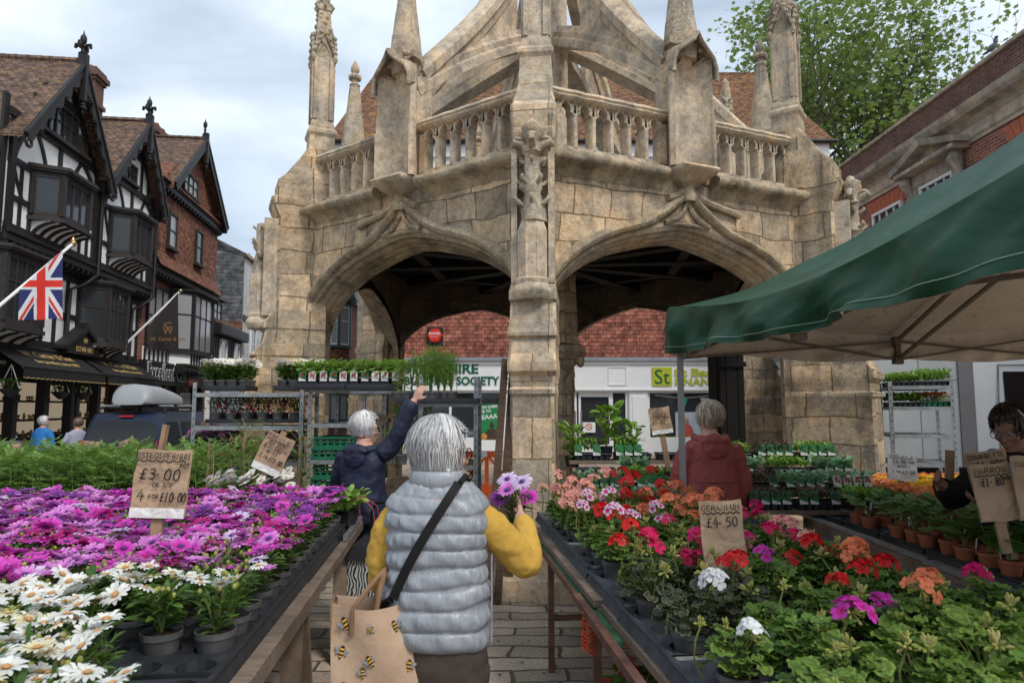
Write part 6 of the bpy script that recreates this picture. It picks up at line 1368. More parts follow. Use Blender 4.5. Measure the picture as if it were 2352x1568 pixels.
def bush(n, r, h, size, mat, w=.5, seed=0, buds=0, z0=.0, proto=STRAP, stems=5):
    rr = random.Random(seed); mb = MB(); ms = []
    for i in range(n):
        a = rr.uniform(0, 2*PI); t = rr.random()**.7; q = r*(.25+.75*t)*rr.uniform(.35,1)*(.55+.45*sin(PI*min(1, .25+t*.6))); z = z0+h*t
        ms.append(leafM((q*cos(a), q*sin(a), z), a+rr.uniform(-1,1), rr.uniform(-.2,.95), size*rr.uniform(.7,1.25), rr.uniform(-.6,.6), w*2))
    mb.scat(proto, ms, 0)
    for i in range(stems):
        a = rr.uniform(0, 2*PI); mb.tube([(0,0,0), (r*.25*cos(a), r*.25*sin(a), h*.5), (r*.5*cos(a), r*.5*sin(a), h*.95)], .0035, 4, False, 1)
    for i in range(buds):
        a = rr.uniform(0, 2*PI); q = r*rr.uniform(.2,1); mb.ell((q*cos(a), q*sin(a), h+rr.uniform(-.01,.03)), (.008,.008,.010), 6, 4, None, 2)
    return proto_mesh(mb.build('foliage', [mat, M_STEM, M_BUD], None))
def pot_meshes(r, h, mat):
    mb = MB(); mb.lathe([(r*.72,0),(r*.94,h*.80),(r*.95,h*.81),(r*1.0,h*.82),(r*1.02,h),(r*.95,h),(r*.9,h*.86)], 20, cap=False); mb.lathe([(r*.72,.001),(.001,.0)], 20, cap=False)
    pm = proto_mesh(mb.build('pot', mat, None, 40)); mb = MB(); mb.grid(lambda a, b: (r*.92*a*cos(2*PI*b), r*.92*a*sin(2*PI*b), h*.88+.004*sin(a*9+b*20)+(1-a)*.008), 4, 18)
    return pm, proto_mesh(mb.build('soil', M_SOIL, None, 180))
POT, SOIL = pot_meshes(.064, .105, M_POT); TPOT, TSOIL = pot_meshes(.055, .10, M_TERRA)
TRAY34 = proto_mesh(tray_mesh(3, 4).build('tray', M_TRAY)); TRAYG = proto_mesh(tray_mesh(3, 4).build('tray', M_TRAYG))
def potted(name, label, cat, group, loc, rz, foliage, pot=POT, soil=SOIL, ph=.092, sc=1.0):
    t = thing(name, label, cat, loc, rz, group); p = inst('pot', pot, t); inst('soil', soil, p); inst('foliage', foliage, t, T(0, 0, ph) @ SCL(sc)); t.scale = (1,1,1); return t
ORD = ['first','second','third','fourth','fifth','sixth','seventh','eighth','ninth','tenth','eleventh','twelfth','thirteenth','fourteenth','fifteenth','sixteenth','seventeenth','eighteenth','nineteenth','twentieth','twenty-first','twenty-second','twenty-third','twenty-fourth','twenty-fifth','twenty-sixth']
BUSH = [bush(150, .082, .135, .05, M_LEAF, .24, s, 7) for s in range(4)]
BUSHO = [bush(120, .07, .13, .065, M_LEAF, .33, 20+s, 6) for s in range(2)]
# ---------------------------------------------------------------- the daisies of the left table
def vis(p, m=90): x, y = topix(p); return p.y > .8 and -m < x < 2352+m and y < 1568+170
def flower_on(t, me, x, y, z, tilt, az, s=1.0): return inst('flower', me, t, T(x, y, z) @ RZ(az) @ RX(tilt) @ SCL(s))
empty_cells = set(); C16 = .16
nrow, ncol = 24, 20; rowlist = {}
for i in range(nrow):
    cnt = 0
    for j in range(ncol):
        p = LT(.12+(i+.5)*C16, .07+(j+.5)*C16, TZL-.002)
        if not vis(p+Vector((0,0,.2)), 140): continue
        if p.y > 4.2 and j > 13: continue
        Y = p.y; px = topix(p+Vector((0,0,.1)))
        bx0, by0 = topix(p); em = bx0 > 225 and by0 > 1527
        if em: continue
        w_ = Y+ru(-.1,.1)
        if Y < 2.32 and j >= 2 or Y < 2.5 and j in (0, 1, 2, 3): kind = 'white'
        elif w_ < 3.35: kind = RND.choice(['magenta','pink','magenta','magenta','crimson','pink'])
        elif w_ < 4.35: kind = RND.choice(['purple','purple','purple','pink','crimson','magenta'])
        else: kind = RND.choice(['magenta','purple','pink','magenta','purple','crimson'])
        if j == 0 and 2.5 < Y < 3.6 and RND.random() < .4: kind = RND.choice(['lilac', 'magenta'])
        adj = {'white':'white','magenta':'magenta','pink':'mauve pink','purple':'deep purple','lilac':'pale lilac','crimson':'crimson'}[kind]
        lab = '%s daisy, %s row of the left table, %s from the aisle' % (adj, ORD[i], ORD[j])
        t = potted('daisy_plant', lab, 'potted flower', 'daisies in pots on the left table', p+Vector((ru(-.008,.008), ru(-.008,.008), 0)), ru(0, 6.28), RND.choice(BUSH if kind != 'white' or RND.random() < .5 else BUSHO))
        nf = RND.randint(6, 8) if kind == 'white' else RND.randint(6, 8)-2*(j < 2)
        if kind == 'white' and px[0] > 330: nf = RND.randint(2, 4)
        if Y > 4.3: nf = 7
        for q in range(nf):
            a = 2*PI*q/nf+ru(-.5,.5); r = .085*math.sqrt(ru(.05,1)); k2 = kind
            if kind == 'white' and RND.random() < .3: k2 = 'cream'
            elif kind != 'white' and RND.random() < .18: k2 = RND.choice(['pink', 'lilac', 'magenta'] if kind != 'purple' else ['purple', 'crimson', 'magenta'])
            flower_on(t, RND.choice(DAISY[k2]), r*cos(a), r*sin(a), .245+ru(-.02,.03)-r*.15, ru(-.1,.75), a-PI/2+ru(-.8,.8), ru(.75,1.1) if kind == 'white' else ru(.92,1.3))
nt_ = 0
for ti in range(8):
    for tj in range(5):
        p = LT(.12+ti*3*C16, .07+tj*4*C16, TZL-.006); 
        if not (vis(p+LX*.24+Vector((0,0,.05)), 250)): continue
        o = inst('plant_tray', TRAY34); o.matrix_world = T(*p) @ Matrix((LX, LY, Vector((0,0,1)))).transposed().to_4x4(); nt_ += 1
        tag(o, 'black plastic pot tray on the left table, %s from the front, %s from the aisle' % (ORD[ti], ORD[tj]), 'plant tray', 'pot trays on the left table')
# ---------------------------------------------------------------- geraniums
def round_leaf(seed):
    rr = random.Random(seed); n = 22; V = [(0,0,0)]; F = []
    for k, (f, up) in enumerate(((.45,.16),(.75,.22),(1,.20))):
        for i in range(n):
            a = -PI+.28+(2*PI-.56)*i/(n-1); lob = 1+.10*abs(sin(a*3.5))*(f > .5)-.06*(f > .9)*(i % 2); r = f*lob
            V.append((r*cos(a)+.15, r*sin(a), up+.13*f*sin(a*7+seed)*(f > .6)+rr.uniform(-.03,.03)*f))
    F += [(0, 1+i, 2+i) for i in range(n-1)]
    for k in range(2): F += [(1+k*n+i, 1+(k+1)*n+i, 2+(k+1)*n+i, 2+k*n+i) for i in range(n-1)]
    return V, F
def m_ger(name, c1, c2, zone, zs=.75):
    t = NT(name); i = t.island(); uvn = t.a('UVMap'); c = t.ramp(i, [(0, c1), (1, c2)])
    at = t.a('Attribute', attribute_name='zone'); z = t.math('MULTIPLY', t.ramp(at.outputs['Fac'], [(.38,0),(.5,1),(.68,1),(.8,0)]), zs)
    n = t.noise(60, 3, .6); c = t.mix(z, c, zone); c = t.mix(1, c, t.ramp(n, [(.3,.8),(.7,1.2)]), 'MULTIPLY')
    t.out(c, .5, t.bump(n, .25, .003), 0, .3); tr = t.a('BsdfTranslucent'); t.l.new(t.mix(.4, c, (.2,.35,.04)), tr.inputs[0]); ms = t.a('MixShader'); ms.inputs[0].default_value = .2
    t.l.new(t.b.outputs[0], ms.inputs[1]); t.l.new(tr.outputs[0], ms.inputs[2]); t.l.new(ms.outputs[0], t.n['Material Output'].inputs[0]); return t.mat
M_GER = [m_ger('zoned geranium leaves', (.065,.145,.022), (.175,.29,.05), (.085,.075,.02), .55), m_ger('plain geranium leaves', (.055,.13,.022), (.15,.26,.05), (.08,.12,.02), .3), m_ger('dark geranium leaves', (.055,.075,.04), (.10,.13,.06), (.045,.03,.03), .9)]
RL = [round_leaf(s) for s in range(4)]; ZONE = [0.0]+[.45]*22+[.75]*22+[1.0]*22
def ger_bush(mi, seed, n=66, r=.115, h=.145):
    rr = random.Random(seed); mb = MB(); N = {0:[],1:[],2:[],3:[]}; zs = []
    for i in range(n):
        a = i*2.4+rr.uniform(-.4,.4); t = (i+.5)/n; q = r*(.35+.75*math.sqrt(t))*rr.uniform(.75,1.05); z = h*(1-.85*t**1.6)*rr.uniform(.8,1.1)+.02
        s = rr.uniform(.017,.036)*(1.12 if t > .4 else .9); p = (q*cos(a), q*sin(a), z)
        N[i % 4].append(leafM(p, a+rr.uniform(-.6,.6), rr.uniform(-.55,.1)+.35*(1-t), s, rr.uniform(-.5,.5), 1))
    for k in N: mb.scat(RL[k], N[k], 0)
    nl = n
    for i in range(0, n, 2):
        a = i*2.4; t = (i+.5)/n; q = r*(.35+.75*math.sqrt(t)); z = h*(1-.85*t**1.6)
        mb.tube([(0,0,.0), (q*.4*cos(a), q*.4*sin(a), z*.6), (q*cos(a), q*sin(a), z)], .0022, 4, False, 1)
    mb.tube([(0,0,-.01),(.01,0,.06),(0,.01,.12)], .006, 5, False, 1)
    o = mb.build('foliage', [M_GER[mi], M_STEM], None, 180); me = o.data
    at = me.attributes.new('zone', 'FLOAT', 'POINT'); nv = len(me.vertices); base = len(mb.v); arr = np.zeros(nv, dtype=np.float32); arr[base:] = np.tile(np.array(ZONE, dtype=np.float32), (nv-base)//len(ZONE)); at.data.foreach_set('value', arr)
    return proto_mesh(o)
GB_ = [ger_bush(0, 1), ger_bush(0, 2), ger_bush(1, 3), ger_bush(1, 4), ger_bush(0, 5, 74, .125, .155)]; GBD = [ger_bush(2, 6, 54), ger_bush(2, 7, 60)]
def gmat(name, c, eye=None):
    t = NT(name); at = t.a('Attribute', attribute_name='rad'); i = t.island(); col = t.ramp(at.outputs['Fac'], [(0, eye or tuple(x*.7 for x in c)), (.35, eye or c), (.62, c), (1, c if not eye else c)]); col = t.mix(1, col, t.ramp(i, [(0,.72),(1,1.12)]), 'MULTIPLY')
    t.out(col, .5, None, 0, .3); tr = t.a('BsdfTranslucent'); t.l.new(col, tr.inputs[0]); ms = t.a('MixShader'); ms.inputs[0].default_value = .3; t.l.new(t.b.outputs[0], ms.inputs[1]); t.l.new(tr.outputs[0], ms.inputs[2]); t.l.new(ms.outputs[0], t.n['Material Output'].inputs[0]); return t.mat
GC = {'salmon': gmat('salmon pink petals', (.80,.40,.34), (.80,.22,.15)), 'red': gmat('scarlet petals', (.70,.018,.02)), 'orange': gmat('orange petals', (.82,.22,.10)), 'hotpink': gmat('hot pink petals', (.72,.012,.12)), 'magenta': gmat('vivid magenta petals', (.58,.005,.16), (.62,.02,.05)), 'violet': gmat('violet pink petals', (.58,.04,.42), (.5,.01,.2)), 'whitepink': gmat('white petals with pink eye', (.78,.62,.76), (.66,.02,.22)), 'white': gmat('pure white petals', (.80,.81,.82)), 'pink': gmat('soft pink petals', (.75,.22,.30), (.7,.08,.14))}
def petal_fl(mb, M, s, seed):
    rr = random.Random(seed); V = []; F = []
    for i in range(5):
        a = 2*PI*i/5+rr.uniform(-.15,.15); c, d = cos(a), sin(a); b = len(V); up = rr.uniform(.1,.5)
        for f, w, z in ((.08,.10,0),(.5,.36,.12),(.85,.42,.12+.1*up),(1.05,.2,.05+.2*up)):
            V += [(f*c-w*d, f*d+w*c, z+rr.uniform(-.03,.03)), (f*c+w*d, f*d-w*c, z+rr.uniform(-.03,.03))]
        F += [(b,b+1,b+3,b+2),(b+2,b+3,b+5,b+4),(b+4,b+5,b+7,b+6)]
    mb.scat((V, F), [M @ SCL(s)], 0); return [.08,.08,.5,.5,.85,.85,1,1]*5
def ger_head(col, seed, n=11, R=.042):
    rr = random.Random(seed); mb = MB(); z = []
    for i in range(14):
        a = rr.uniform(0, 6.28); e = rr.uniform(-.9,.2); mb.tube([(0,0,0), (R*.5*cos(a)*cos(e), R*.5*sin(a)*cos(e), R*.4*sin(e)), (R*.85*cos(a)*cos(e), R*.85*sin(a)*cos(e), R*.85*sin(e))], [.0015,.002,.005], 5, True, 1)
    nb = len(mb.v)
    for i in range(n):
        a = i*2.4+rr.uniform(-.3,.3); t = (i+.5)/n; e = PI/2-1.65*t; p = Vector((cos(a)*cos(e), sin(a)*cos(e), sin(e)*.75))*R*rr.uniform(.85,1.1)
        d = p.normalized()*.7+Vector((rr.uniform(-.3,.3), rr.uniform(-.3,.3), .35)); M = T(*p) @ d.to_track_quat('Z', 'Y').to_matrix().to_4x4() @ RZ(rr.uniform(0,6.28)); z += petal_fl(mb, M, rr.uniform(.018,.026), seed*50+i)
    o = mb.build('flower_head', [col, M_BUD], None, 180); at = o.data.attributes.new('rad', 'FLOAT', 'POINT'); at.data.foreach_set('value', np.array([0]*nb+z, dtype=np.float32)); return proto_mesh(o)
GH = {k: [ger_head(GC[k], i*7+len(k), n) for i, n in enumerate((6, 10, 8))] for k in GC}
def bud_head(seed):
    rr = random.Random(seed); mb = MB(); mb.mi = 0
    for i in range(15):
        a = rr.uniform(0, 6.28); e = rr.uniform(-.4,1.4); d = Vector((cos(a)*cos(e), sin(a)*cos(e), sin(e)))*rr.uniform(.015,.028); mb.tube([(0,0,0), d*.7, d, d*1.35], [.001,.0025,.0048,.002], 5)
    return proto_mesh(mb.build('bud_cluster', M_BUD, None, 60))
BH_ = [bud_head(s) for s in range(3)]
def stem_mesh(seed):
    rr = random.Random(seed); mb = MB(); b = rr.uniform(-.03,.03); mb.tube([(0,0,-.2),(b,b*.5,-.12),(b*.6,b,-.05),(0,0,0)], [.0042,.0036,.003,.003], 5, False); return proto_mesh(mb.build('flower_stalk', M_STEM, None, 60))
ST_ = [stem_mesh(s) for s in range(4)]
# the colours the photograph shows, by place: (x, y, colour)
GPIX = [(1225,1095,'salmon'),(1255,1078,'salmon'),(1285,1092,'salmon'),(1310,1105,'salmon'),(1340,1112,'salmon'),(1368,1100,'salmon'),(1240,1120,'salmon'),(1390,1085,'salmon'),(1405,1090,'red'),(1430,1083,'red'),(1460,1095,'red'),(1490,1085,'red'),(1440,1105,'red'),(1495,1080,'red'),(1350,1138,'whitepink'),(1404,1133,'whitepink'),(1412,1172,'whitepink'),(1450,1190,'red'),(1447,1210,'red'),(1490,1232,'hotpink'),(1520,1192,'whitepink'),(1535,1195,'hotpink'),(1555,1115,'orange'),(1490,1130,'orange'),(1540,1150,'orange'),(1590,1145,'orange'),(1610,1150,'orange'),(1640,1135,'orange'),(1635,1110,'orange'),(1600,1232,'magenta'),(1625,1235,'hotpink'),(1665,1290,'red'),(1700,1285,'red'),(1720,1238,'magenta'),(1755,1272,'violet'),(1735,1160,'magenta'),(1765,1215,'hotpink'),(1780,1210,'pink'),(1810,1222,'salmon'),(1850,1232,'salmon'),(1845,1240,'red'),(1815,1283,'red'),(1920,1270,'orange'),(1960,1255,'orange'),(1975,1305,'red'),(2040,1295,'red'),(1925,1338,'red'),(2125,1330,'orange'),(2128,1355,'orange'),(2225,1310,'magenta'),(2240,1320,'magenta'),(2020,1388,'violet'),(1955,1408,'violet'),(1640,1332,'white'),(1705,1338,'white')]
used_pix = {}
C18 = .2
for i in range(20):
    for j in range(7):
        a, b = .08+(i+.5)*C18, .07+(j+.5)*C18
        if i > 18 or j > 5 or (j == 5 and i > 5) or (i < 8 and (i*2+j) % 7 == 3): continue
        if a > 2.1: a += .02
        p = GT(a, b, TZG-.015+(.012 if a > 2.1 else 0)); 
        if not vis(p+Vector((0,0,.15)), 160): continue
        if (i, j) in ((3, 0), (5, 0), (7, 0), (11, 1), (10, 0), (14, 0), (2, 1), (6, 2)): continue
        hp = p+Vector((0,0,.28)); hx, hy = topix(hp)
        cand = sorted(GPIX, key=lambda g: math.hypot((g[0]-hx), (g[1]-hy)*1.2)+40*used_pix.get(g, 0)); g = cand[0]; dist = math.hypot(g[0]-hx, (g[1]-hy))
        dark = (i in (6, 7, 8) and j in (0, 1)) or RND.random() < .06
        hw = {'salmon':'salmon pink','red':'scarlet','orange':'orange','hotpink':'hot pink','magenta':'magenta','violet':'violet pink','whitepink':'white and pink','white':'white','pink':'soft pink'}[g[2]]
        hot = dist < (85 if p.y > 3 else 72) and used_pix.get(g, 0) < 3; 
        lab = '%s geranium, %s row from the front, %s from the aisle' % ((hw+' flowered') if hot else ('dark leaved budding' if dark else 'green budding'), ORD[i], ORD[j])
        t = potted('geranium_plant', lab, 'potted flower', 'geraniums in pots', p+Vector((ru(-.012,.012), ru(-.012,.012), 0)), 0, RND.choice(GBD if dark else GB_), sc=ru(.9,1.12))
        ch = [o for o in t.children if o.name.startswith('foliage')][0]; ch.matrix_basis = T(0,0,.088) @ RZ(ru(0,6.28)) @ SCL((ru(.85,1.1) if j > 1 else ru(.75,.95))*(.88 if p.y > 3 else 1))
        if hot:
            used_pix[g] = used_pix.get(g, 0)+1; nh = (2 if p.y > 2.7 else 1) if g[2] != 'salmon' else 4
            for q in range(nh):
                if q == 0 and dist < 60:
                    tgt = atY(g[0], g[1], p.y+ru(-.03,.03)); dx = tgt-p; dx = Vector((max(-.13, min(.13, dx.x)), dx.y, max(.21, min(.42, dx.z))))
                else: dx = Vector((ru(-.1,.1), ru(-.1,.1), ru(.23,.33)))
                h = inst('flower_head', RND.choice(GH[g[2]]), t, T(*dx) @ RX(ru(-.1,.5)) @ RZ(ru(0,6)) @ SCL(ru(.78,1.08)))
                inst('flower_stalk', RND.choice(ST_), h)
        for q in range(2 if RND.random() < .75 else 1):
            h = inst('bud_cluster', RND.choice(BH_), t, T(ru(-.09,.09), ru(-.09,.09), ru(.19,.31)) @ RX(ru(-.4,.4)) @ RZ(ru(0,6)) @ SCL(ru(.8,1.3))); inst('flower_stalk', RND.choice(ST_), h)
for ti in range(7):
    for tj in range(2):
        p = GT(.08+ti*3*C18-.01+(.02 if ti > 3 else 0), .07+tj*4*C18, TZG-.018+(.014 if ti > 3 else 0))
        if not vis(p+GX*.25+Vector((0,0,.05)), 300): continue
        o = inst('plant_tray', TRAYG); k = C18/.16; o.matrix_world = T(*p) @ Matrix((GX*k, GY*k, Vector((0,0,1)))).transposed().to_4x4() @ RZ(ru(-.015,.015))
        tag(o, 'dark grey pot tray under the geraniums, %s from the front in the %s' % (ORD[ti], ['aisle side row', 'far side row'][tj]), 'plant tray', 'pot trays under the geraniums')
# geraniums on the ground below the table
for k, (x, y, dx, col) in enumerate(((1365,1490,0,'red'),(1400,1430,0,'pink'),(1440,1520,0,'pink'),(1340,1420,0,'red'),(1380,1550,0,'salmon'))):
    p = atY(x, y, 2.95+.12*k); p.z = .05; p.x = .50+.10*(k % 3); p.y = 2.55+.2*k
    t = potted('geranium_plant', ['red', 'pink', 'soft pink', 'scarlet', 'salmon'][k]+' geranium in a pot on the ground beneath the table, %s from the front' % ORD[k], 'potted flower', 'geraniums in pots', p, ru(0,6), RND.choice(GB_), sc=1.35)
    for q in range(3): h = inst('flower_head', RND.choice(GH[col]), t, T(ru(-.12,.08), ru(-.14,.0), ru(.24,.40)) @ RX(.5) @ SCL(.95)); inst('flower_stalk', RND.choice(ST_), h)
o = inst('plant_tray', TRAYG); o.matrix_world = T(.36, 2.4, 0) @ RZ(-.1); tag(o, 'dark grey pot tray lying on the setts beneath the geranium table', 'plant tray')
# ---------------------------------------------------------------- tomatoes
def pinnate(seed):
    rr = random.Random(seed); V, F = [], []
    def leaf(x, y, ang, s, z):
        c, d = cos(ang), sin(ang); b = len(V)
        for u, w, h in ((0,0,0),(.35,.24,.05),(.35,-.24,.05),(.7,.2,0),(.7,-.2,0),(1.05,0,-.1)): V.append((x+(u*c-w*d)*s, y+(u*d+w*c)*s, z+h*s))
        F.extend([(b,b+2,b+1),(b+1,b+2,b+4,b+3),(b+3,b+4,b+5)])
    for i in range(4):
        u = .3+.2*i; z = .1*sin(u*3)-.25*u*u
        for s in (-1, 1): leaf(u, 0, s*rr.uniform(.8,1.2), rr.uniform(.26,.36), z)
    leaf(.98, 0, 0, .4, -.18); b = len(V); V.extend([(0,-.012,0),(0,.012,0),(1.0,.01,-.18),(1.0,-.01,-.18),(.5,.012,.06),(.5,-.012,.06)]); F.extend([(b,b+1,b+4,b+5),(b+5,b+4,b+2,b+3)]); return V, F
PIN = [pinnate(s) for s in range(3)]
def tom_bush(seed, n=34, h=.36, mat=None):
    rr = random.Random(seed); mb = MB()
    for k in range(3):
        ms = []
        for i in range(n//3):
            t = rr.random(); a = rr.uniform(0, 6.28); ms.append(leafM((rr.uniform(-.02,.02), rr.uniform(-.02,.02), .05+h*t), a, rr.uniform(.1,.75)*(.6+.6*t), rr.uniform(.09,.16), rr.uniform(-.4,.4)))
        mb.scat(PIN[k], ms, 0)
    mb.tube([(0,0,0),(.01,0,h*.5),(-.01,.01,h)], [.005,.004,.002], 5, False, 1); return proto_mesh(mb.build('foliage', [mat or M_TOM, M_STEM], None))
TOMB = [tom_bush(s) for s in range(4)]; TOMS = [tom_bush(9, 24, .25), tom_bush(10, 24, .22)]; TOML = [tom_bush(12, 40, .34, M_LIMEL)]
mb = MB(); mb.sqlathe([(.040,0),(.05,.09),(.054,.09),(.054,.10),(.047,.10),(.045,.085)], cap=True); SQPOT = proto_mesh(mb.build('pot', M_TRAY)); mb = MB(); mb.bx(-.046,.046,-.046,.046,.082,.088); SQSOIL = proto_mesh(mb.build('soil', M_SOIL))
mb = MB(); mb.bx(-.009,.009,-.001,.001,0,.07); TAGM = proto_mesh(mb.build('plant_label', M_WHITECARD))
ti = 0
for r in range(10):
    for c in range(22):
        p = Vector((-2.55-c*.165-(r % 2)*.06, 5.58+r*.155, .70)); 
        if not vis(p+Vector((0,0,.3)), 60): continue
        lime = c > 10+r*.3 and r < 4
        t = potted('tomato_plant', '%s tomato plant in square black pot, %s row back, %s from the right' % ('yellowish green' if lime else 'grey green', ORD[r], ORD[c]), 'potted plant', 'tomato plants on the left', p+Vector((ru(-.01,.01), ru(-.01,.01), 0)), ru(0,.3), RND.choice(TOML if lime else TOMB), TPOT if RND.random() < .2 else SQPOT, SQSOIL, .085, ru(.85,1.1))
        if RND.random() < .35: inst('plant_label', TAGM, t, T(ru(-.03,.03), -.04, .08) @ RX(.2) @ RZ(ru(-.5,.5)))
# ---------------------------------------------------------------- trolley stock
FLAT = proto_mesh((lambda m: (m.bx(-.2,.2,-.15,.15,0,.012), m.bx(-.2,.2,-.155,-.145,.012,.045), m.bx(-.2,.2,.145,.155,.012,.045), m.bx(-.205,-.195,-.145,.145,.012,.045), m.bx(.195,.205,-.145,.145,.012,.045), m)[-1])(MB()).build('tray', M_TRAY))
def flat(loc, rz, lab, s=1): o = inst('plant_tray', FLAT); o.matrix_world = T(*loc) @ RZ(rz) @ SCL(s); tag(o, lab, 'plant tray', 'flat black trays'); return o
def onrow(fn, x0, x1, y0, y1, z, nx, ny): 
    for r in range(ny):
        for c in range(nx): fn(Vector((x0+(x1-x0)*(c+.5)/nx+ru(-.008,.008), y0+(y1-y0)*(r+.5)/ny+ru(-.008,.008), z)), r, c)
def white_daisy(where):
    def f(p, r, c):
        t = potted('daisy_plant', 'white daisy %s, %s row, %s from left' % (where, ['front','back'][r], ORD[c]), 'potted flower', 'white daisies on the trolleys', p, ru(0,6), RND.choice(BUSHO), sc=1.15)
        for q in range(13): a = ru(0,6.28); d = .1*math.sqrt(ru(0,1)); flower_on(t, RND.choice(DAISY[RND.choice(['white','white','cream'])]), d*cos(a), d*sin(a), .285+ru(-.015,.035), ru(.3,1.15), ru(-.6,.6), 1.0)
    return f
GZ = ground_z(-3, 7.4)
def mauve_daisy(where):
    def f(p, r, c):
        t = potted('daisy_plant', 'mauve daisy %s, %s row, %s from left' % (where, ['front','back'][r], ORD[c]), 'potted flower', 'mauve daisies on the trolleys', p, ru(0,6), RND.choice(BUSH), sc=1.1)
        for q in range(6): a = ru(0,6.28); d = .09*math.sqrt(ru(0,1)); flower_on(t, RND.choice(DAISY[RND.choice(['pink','magenta','pink'])]), d*cos(a), d*sin(a), .24+ru(-.03,.03), ru(.3,1.0), ru(-.5,.5), 1.0)
    return f
DROP = []
for s in range(2):
    mb = MB(); mb.mi = 0; mb.tube([(0,0,0),(0,0,-.012),(0,0,-.022),(0,0,-.03)], [.001,.005,.0055,.003], 6)
    for i in range(4): a = i*PI/2; mb.tube([(0,0,-.024),(.012*cos(a),.012*sin(a),-.026),(.022*cos(a),.022*sin(a),-.018)], [.003,.004,.001], 4)
    mb.mi = 1; mb.tube([(0,0,-.028),(0,0,-.042)], [.005,.009], 7); DROP.append(proto_mesh(mb.build('flower', [GC['red'], GC['white'] if s else GC['violet']], None, 60)))
FUCH = [bush(220, .12, .2, .04, M_DARKL, .3, 40+s, 0) for s in range(3)]
def fuchsia(p, r, c):
    t = potted('fuchsia_plant', 'dark leaved fuchsia with hanging red flowers, %s row of the trolley, %s from left' % (['front','back'][r], ORD[c]), 'potted flower', 'fuchsias on the trolley', p, ru(0,6), RND.choice(FUCH), sc=1.0)
    if r == 0:
        for q in range(7): a = ru(0,6.28); inst('flower', RND.choice(DROP), t, T(.12*cos(a), .12*sin(a), ru(.12,.26)) @ SCL(ru(.9,1.4)))
zf = GZ
for xa, xb, lab in ((-3.52,-3.02,'on the left end of the trolley top'), (-2.72,-2.25,'on the right end of the trolley top')):
    flat(((xa+xb)/2+.13, 7.62, zf+1.812), 0, 'flat black tray of white daisies '+lab, 1.2); onrow(white_daisy(lab), xa+.13, xb+.13, 7.46, 7.78, zf+1.825, 4, 2)
for k, (xa, xb) in enumerate(((-3.3,-2.95),(-2.93,-2.6),(-2.58,-2.3))): flat(((xa+xb)/2, 7.58, zf+1.46), ru(-.06,.06), 'flat black tray under the fuchsias, %s from left' % ORD[k], .95)
onrow(fuchsia, -3.32, -2.3, 7.42, 7.75, zf+1.472, 6, 2)
flat((-3.3, 7.58, zf+1.08), 0, 'flat black tray of mauve daisies on the left end of the middle shelf', 1.2); onrow(mauve_daisy('on the middle shelf of the left trolley'), -3.53, -3.03, 7.42, 7.74, zf+1.092, 4, 2)
flat((-2.5, 7.58, zf+1.08), 0, 'flat black tray of mauve daisies on the right end of the middle shelf', 1.1); onrow(mauve_daisy('on the right end of the middle shelf'), -2.66, -2.3, 7.42, 7.74, zf+1.092, 3, 2)
onrow(mauve_daisy('on the lowest shelf of the left trolley'), -3.0, -2.5, 7.42, 7.74, zf+.632, 4, 1)
# peppers on the second trolley
PEPB = [bush(60, .085, .16, .075, M_LIMEL, .36, 60+s, 0, .02) for s in range(3)]
M_PEPR = P('printed red peppers', (.55,.02,.015), .4, .35, 60, 0); M_PEPO = P('printed orange carrots', (.6,.2,.05), .4, .3, 60, 0); M_LABG = P('printed green label', (.03,.17,.07), .4, .4, 50, 0)
def label_mesh(pm, seed, dark=False):
    rr = random.Random(seed); mb = MB(); mb.prism([(-.03,0),(.03,0),(.032,.075),(.02,.09),(-.02,.09),(-.032,.075)], -.001, .001, 0, 'y')
    for i in range(9): mb.beam((rr.uniform(-.024,.024), -.0025, rr.uniform(.03,.08)), (rr.uniform(-.024,.024), -.0025, rr.uniform(.03,.08)), .002, .010, (0,1,0), 1)
    mb.prism([(-.03,.0),(.03,.0),(.03,.012),(-.03,.03)], -.003, -.0015, 2, 'y'); return mb, pm
LABELS = []
for s, (a, b) in enumerate(((M_LABG, M_PEPR), (M_WHITECARD, M_PEPR), (M_WHITECARD, M_PEPO), (M_LABG, M_LIMEL), (M_LABG, M_BLUEG), (M_LABG, M_PURPL))):
    mb, _ = label_mesh(None, s); LABELS.append(proto_mesh(mb.build('picture_label', [a, b, M_WHITECARD])))
SM = .95
def pepper(p, r, c):
    t = potted('pepper_plant', 'pepper plant with a red picture label on the trolley top, %s row, %s from left' % (['front','back'][r], ORD[c]), 'potted plant', 'pepper plants on the trolley top', p, 0, RND.choice(PEPB), SQPOT, SQSOIL, .085)
    if r == 0: inst('picture_label', LABELS[2 if c > 6 else 1 if c % 3 else 0], t, T(0, -.055, .07) @ RX(-.1) @ SCL(1.15))
flat((-1.9, 6.98, 1.80), 0, 'flat black tray under the pepper plants, left one', 1.3); flat((-1.4, 6.98, 1.795), 0, 'flat black tray under the pepper plants, right one', 1.3); onrow(pepper, -2.16, -1.12, 6.86, 7.08, 1.812, 10, 2)
mb = MB(); mb.bx(-1.62, -.95, 6.84, 6.88, 1.755, 1.785); mb.bx(-1.62, -.95, 7.1, 7.14, 1.755, 1.785); tag(mb.build('shelf_bar', M_GALV), 'pair of galvanised bars bridging the two narrow trolleys', 'shelf bar')
